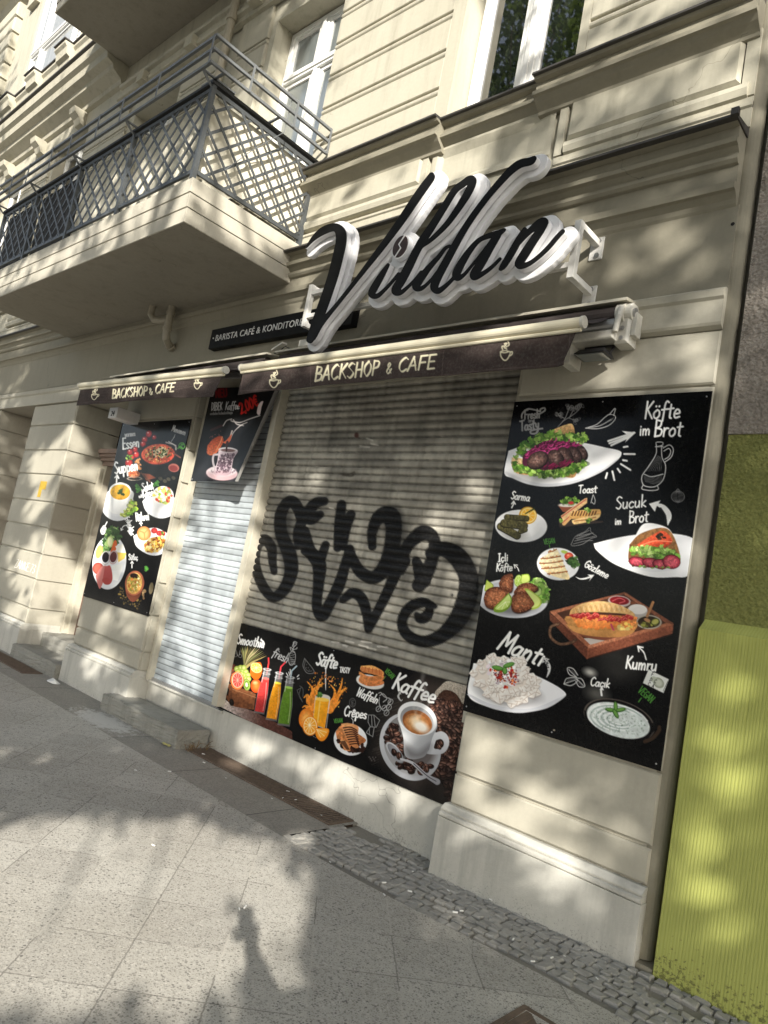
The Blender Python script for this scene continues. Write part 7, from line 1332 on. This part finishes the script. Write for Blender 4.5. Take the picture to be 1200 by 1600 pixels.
def tree(base, h, crowns, ncl, label, seed, gaps=True, leaf=.12, per=34):
    rs = np.random.RandomState(seed); root = empty('street_tree', base, label, 'tree', 'street trees along the kerb')
    m = MB(); b = Vector(base); top = b + Vector((0, 0, h * .78)); lean = (crowns[0][0] - base[0], crowns[0][1] - base[1]); tr = [b + Vector((.05 * math.sin(k) + lean[0] * (k / 6) ** 1.5, .06 * math.cos(k * 1.7) + lean[1] * (k / 6) ** 1.5, h * .78 * k / 6)) for k in range(7)]
    m.tube(tr, [.27, .23, .2, .17, .13, .09, .05], 12)
    pts = []
    for (cx, cy, cz, rx, ry, rz, w) in crowns:
        n = int(ncl * w); q = rs.normal(size=(n, 3)); q /= np.linalg.norm(q, axis=1)[:, None]; q *= (rs.uniform(.12, 1, n) ** .42)[:, None]; pts.append(q * [rx, ry, rz] + [cx, cy, cz])
    C = np.concatenate(pts)
    for k in range(30):                                   # limbs reaching into the crown
        e = C[rs.randint(len(C))]; s = tr[rs.randint(3, 7)]; e = Vector(e); mid = s.lerp(e, .5) + Vector((rs.uniform(-.3, .3), rs.uniform(-.3, .3), .25)); m.tube([s, mid, e], [.045, .024, .008], 6)
    m.build('trunk', M['bark'], root)
    n = len(C) * per; P_ = np.repeat(C, per, 0) + rs.normal(size=(n, 3)) * [.24, .24, .2]
    if gaps:
        u, v = proj(sunhit(P_)); vis = (u > -150) & (u < 1350) & (v > -150) & (v < 1750); c = (sunhit(P_) - CAMPOS) @ CR.T; vis &= c[:, 2] > .3
        keep = ~vis | (rs.uniform(size=n) < np.clip(1.03 - lightmap(u, v), 0, 1) ** 2.6); keep &= P_[:, 1] < -4.9; P_ = P_[keep]
    n = len(P_); a = rs.normal(size=(n, 3)); a /= np.linalg.norm(a, axis=1)[:, None]; b_ = np.cross(a, rs.normal(size=(n, 3))); b_ /= np.linalg.norm(b_, axis=1)[:, None]; s = leaf * rs.uniform(.6, 1.25, n)[:, None]
    nrm = np.cross(a, b_); V = np.stack([P_ - a * s * .6, P_ - a * s * .1 + b_ * s * .42, P_ + a * s * .62, P_ - a * s * .1 - b_ * s * .42 + nrm * s * .12], 1).reshape(-1, 3)
    me = bpy.data.meshes.new('crown'); me.vertices.add(len(V)); me.vertices.foreach_set('co', V.astype(np.float32).ravel()); me.loops.add(len(V)); me.loops.foreach_set('vertex_index', np.arange(len(V), dtype=np.int32)); me.polygons.add(n); me.polygons.foreach_set('loop_start', np.arange(0, 4 * n, 4, dtype=np.int32)); me.update(calc_edges=True)
    link('crown', me, M['leaf'], root)
tree((-3.2, -8.3, -.0), 13.5, [(-3.2, -8.2, 9.0, 3.3, 2.3, 5.0, 1), (-2.2, -7.4, 4.6, 2.6, 1.8, 1.4, .35)], 1500, 'tall leafy street tree at the kerb behind the camera', 1)
tree((.5, -8.5, -.0), 13.0, [(2.6, -8.2, 8.6, 3.4, 2.3, 5.0, 1), (2.4, -7.2, 4.2, 3.2, 1.9, 1.5, .5), (.2, -8.2, 11.8, 2.6, 2.0, 2.4, .4)], 1700, 'broad street tree at the kerb with low hanging boughs', 2)
tree((8.4, -8.3, -.0), 13.0, [(8.4, -8.2, 8.6, 3.4, 2.3, 4.8, 1), (7.2, -7.6, 4.4, 2.8, 1.9, 1.5, .35)], 1500, 'street tree furthest up the kerb towards the sun', 3)
tree((-10.2, -9.4, -.0), 17.5, [(-10.2, -9.2, 12.6, 3.8, 2.6, 5.4, 1)], 620, 'tallest street tree, mirrored in the upper window panes', 4, False, .16, 30)
# ------------------------------------------------------------------ the photographer, whose shadow lies on the pavement
def skin(name, verts, edges, rad, mat, parent, sub=2):
    me = bpy.data.meshes.new(name); me.from_pydata(verts, edges, []); o = bpy.data.objects.new(name, me); COL.objects.link(o); md = o.modifiers.new('s', 'SKIN'); 
    for i, r in enumerate(rad): me.skin_vertices[0].data[i].radius = (r, r) if not hasattr(r, '__len__') else r
    me.skin_vertices[0].data[0].use_root = True; md.use_smooth_shade = True; sb = o.modifiers.new('u', 'SUBSURF'); sb.levels = sub; sb.render_levels = sub
    dg = bpy.context.evaluated_depsgraph_get(); me2 = bpy.data.meshes.new_from_object(o.evaluated_get(dg)); bpy.data.objects.remove(o); me2.name = name; me2.materials.clear()
    return link(name, me2, mat, parent, True)
M['skin'] = simple('skin', (0.42, 0.26, 0.19), .5, 0, .1); M['jacket'] = simple('dark_jacket', (0.03, 0.035, 0.05), .8, 0, .2); M['jeans'] = simple('blue_jeans', (0.05, 0.07, 0.12), .85, 0, .3); M['hair'] = simple('brown_hair', (0.04, 0.025, 0.015), .6, 0, .4)
px, py = .60, -3.74; pe = empty('person', (px, py, 0), 'person in dark jacket and jeans holding up a phone behind the camera', 'person')
hd = np.array([-.62, .75, 0]); hd /= np.linalg.norm(hd); rt = np.array([hd[1], -hd[0], 0])
def B_(r, f, z): return tuple(np.array([px, py, 0]) + rt * r + hd * f + np.array([0, 0, z]))
hand = CAMPOS + CR.T @ np.array([.02, .10, -.03])
Lh = np.array(B_(-.2, .0, 1.42)); el_ = (Lh + hand) / 2 + np.array([0, 0, -.14])
vs = [B_(0, 0, .98), B_(0, .01, 1.2), B_(0, .0, 1.42), B_(0, .02, 1.52), B_(0, .05, 1.60), B_(0, .055, 1.70), B_(-.2, 0, 1.42), tuple(el_), tuple(hand + np.array([0, 0, -.02])), B_(.2, 0, 1.42), B_(.25, .0, 1.12), B_(.24, .16, .92), B_(-.09, 0, .92), B_(-.11, .02, .5), B_(-.12, .0, .09), B_(-.13, .16, .05), B_(.09, 0, .92), B_(.11, .05, .5), B_(.13, .06, .09), B_(.15, .22, .05)]
ed = [(0, 1), (1, 2), (2, 3), (3, 4), (4, 5), (2, 6), (6, 7), (7, 8), (2, 9), (9, 10), (10, 11), (0, 12), (12, 13), (13, 14), (14, 15), (0, 16), (16, 17), (17, 18), (18, 19)]
ra = [.15, .15, .14, .055, .095, .085, .065, .05, .032, .065, .05, .032, .095, .068, .045, .04, .095, .068, .045, .04]
skin('body', vs, ed, ra, M['skin'], pe)
skin('jacket', [vs[0], vs[1], vs[2], B_(0, .01, 1.47), vs[6], vs[7], tuple(np.array(vs[7]) * .25 + np.array(vs[8]) * .75), vs[9], vs[10], tuple(np.array(vs[10]) * .2 + np.array(vs[11]) * .8)], [(0, 1), (1, 2), (2, 3), (2, 4), (4, 5), (5, 6), (2, 7), (7, 8), (8, 9)], [.175, .17, .165, .09, .085, .068, .05, .085, .068, .05], M['jacket'], pe)
skin('trousers', [B_(0, 0, .98), vs[12], vs[13], B_(-.12, .0, .1), vs[16], vs[17], B_(.13, .06, .1)], [(0, 1), (1, 2), (2, 3), (0, 4), (4, 5), (5, 6)], [.165, .11, .085, .075, .11, .085, .075], M['jeans'], pe)
skin('hair', [B_(0, -.01, 1.66), B_(0, .0, 1.75), B_(0, .06, 1.78)], [(0, 1), (1, 2)], [.09, .09, .07], M['hair'], pe)
m = MB(); [m.tube([B_(s * .033, .135, 1.67), B_(s * .033, .145, 1.67)], .012, 8) for s in (-1, 1)]; m.tube([B_(0, .14, 1.665), B_(0, .17, 1.635), B_(0, .145, 1.625)], [.008, .014, .01], 8); m.tube([B_(-.025, .14, 1.59), B_(0, .15, 1.588), B_(.025, .14, 1.59)], .006, 6); [m.tube([B_(s * .09, .04, 1.63), B_(s * .1, .03, 1.66), B_(s * .09, .04, 1.69)], .01, 6) for s in (-1, 1)]; m.build('face', M['skin'], pe, smooth=True)
H = lambda x, y, z: tuple(CAMPOS + CR.T @ np.array([x, y, z]))
for k in range(4): skin('finger', [H(.045, .07 + .021 * k, -.045), H(.058, .068 + .021 * k, -.025), H(.05, .066 + .021 * k, -.004)], [(0, 1), (1, 2)], [.010, .009, .008], M['skin'], pe, 1)
skin('thumb', [H(-.02, .13, -.05), H(-.05, .10, -.04), H(-.056, .07, -.022)], [(0, 1), (1, 2)], [.013, .011, .009], M['skin'], pe, 1)
m = MB(); f8 = [(-.038, -.012, -.010), (.038, -.012, -.010), (.038, .142, -.010), (-.038, .142, -.010), (-.038, -.012, -.019), (.038, -.012, -.019), (.038, .142, -.019), (-.038, .142, -.019)]
m.add([H(*q) for q in f8], [(0, 1, 2, 3), (4, 7, 6, 5), (0, 4, 5, 1), (1, 5, 6, 2), (2, 6, 7, 3), (3, 7, 4, 0)]); tag(m.build('smartphone', M['black'], None, bevel=.003), 'black smartphone held up in the raised hand of the photographer', 'phone')
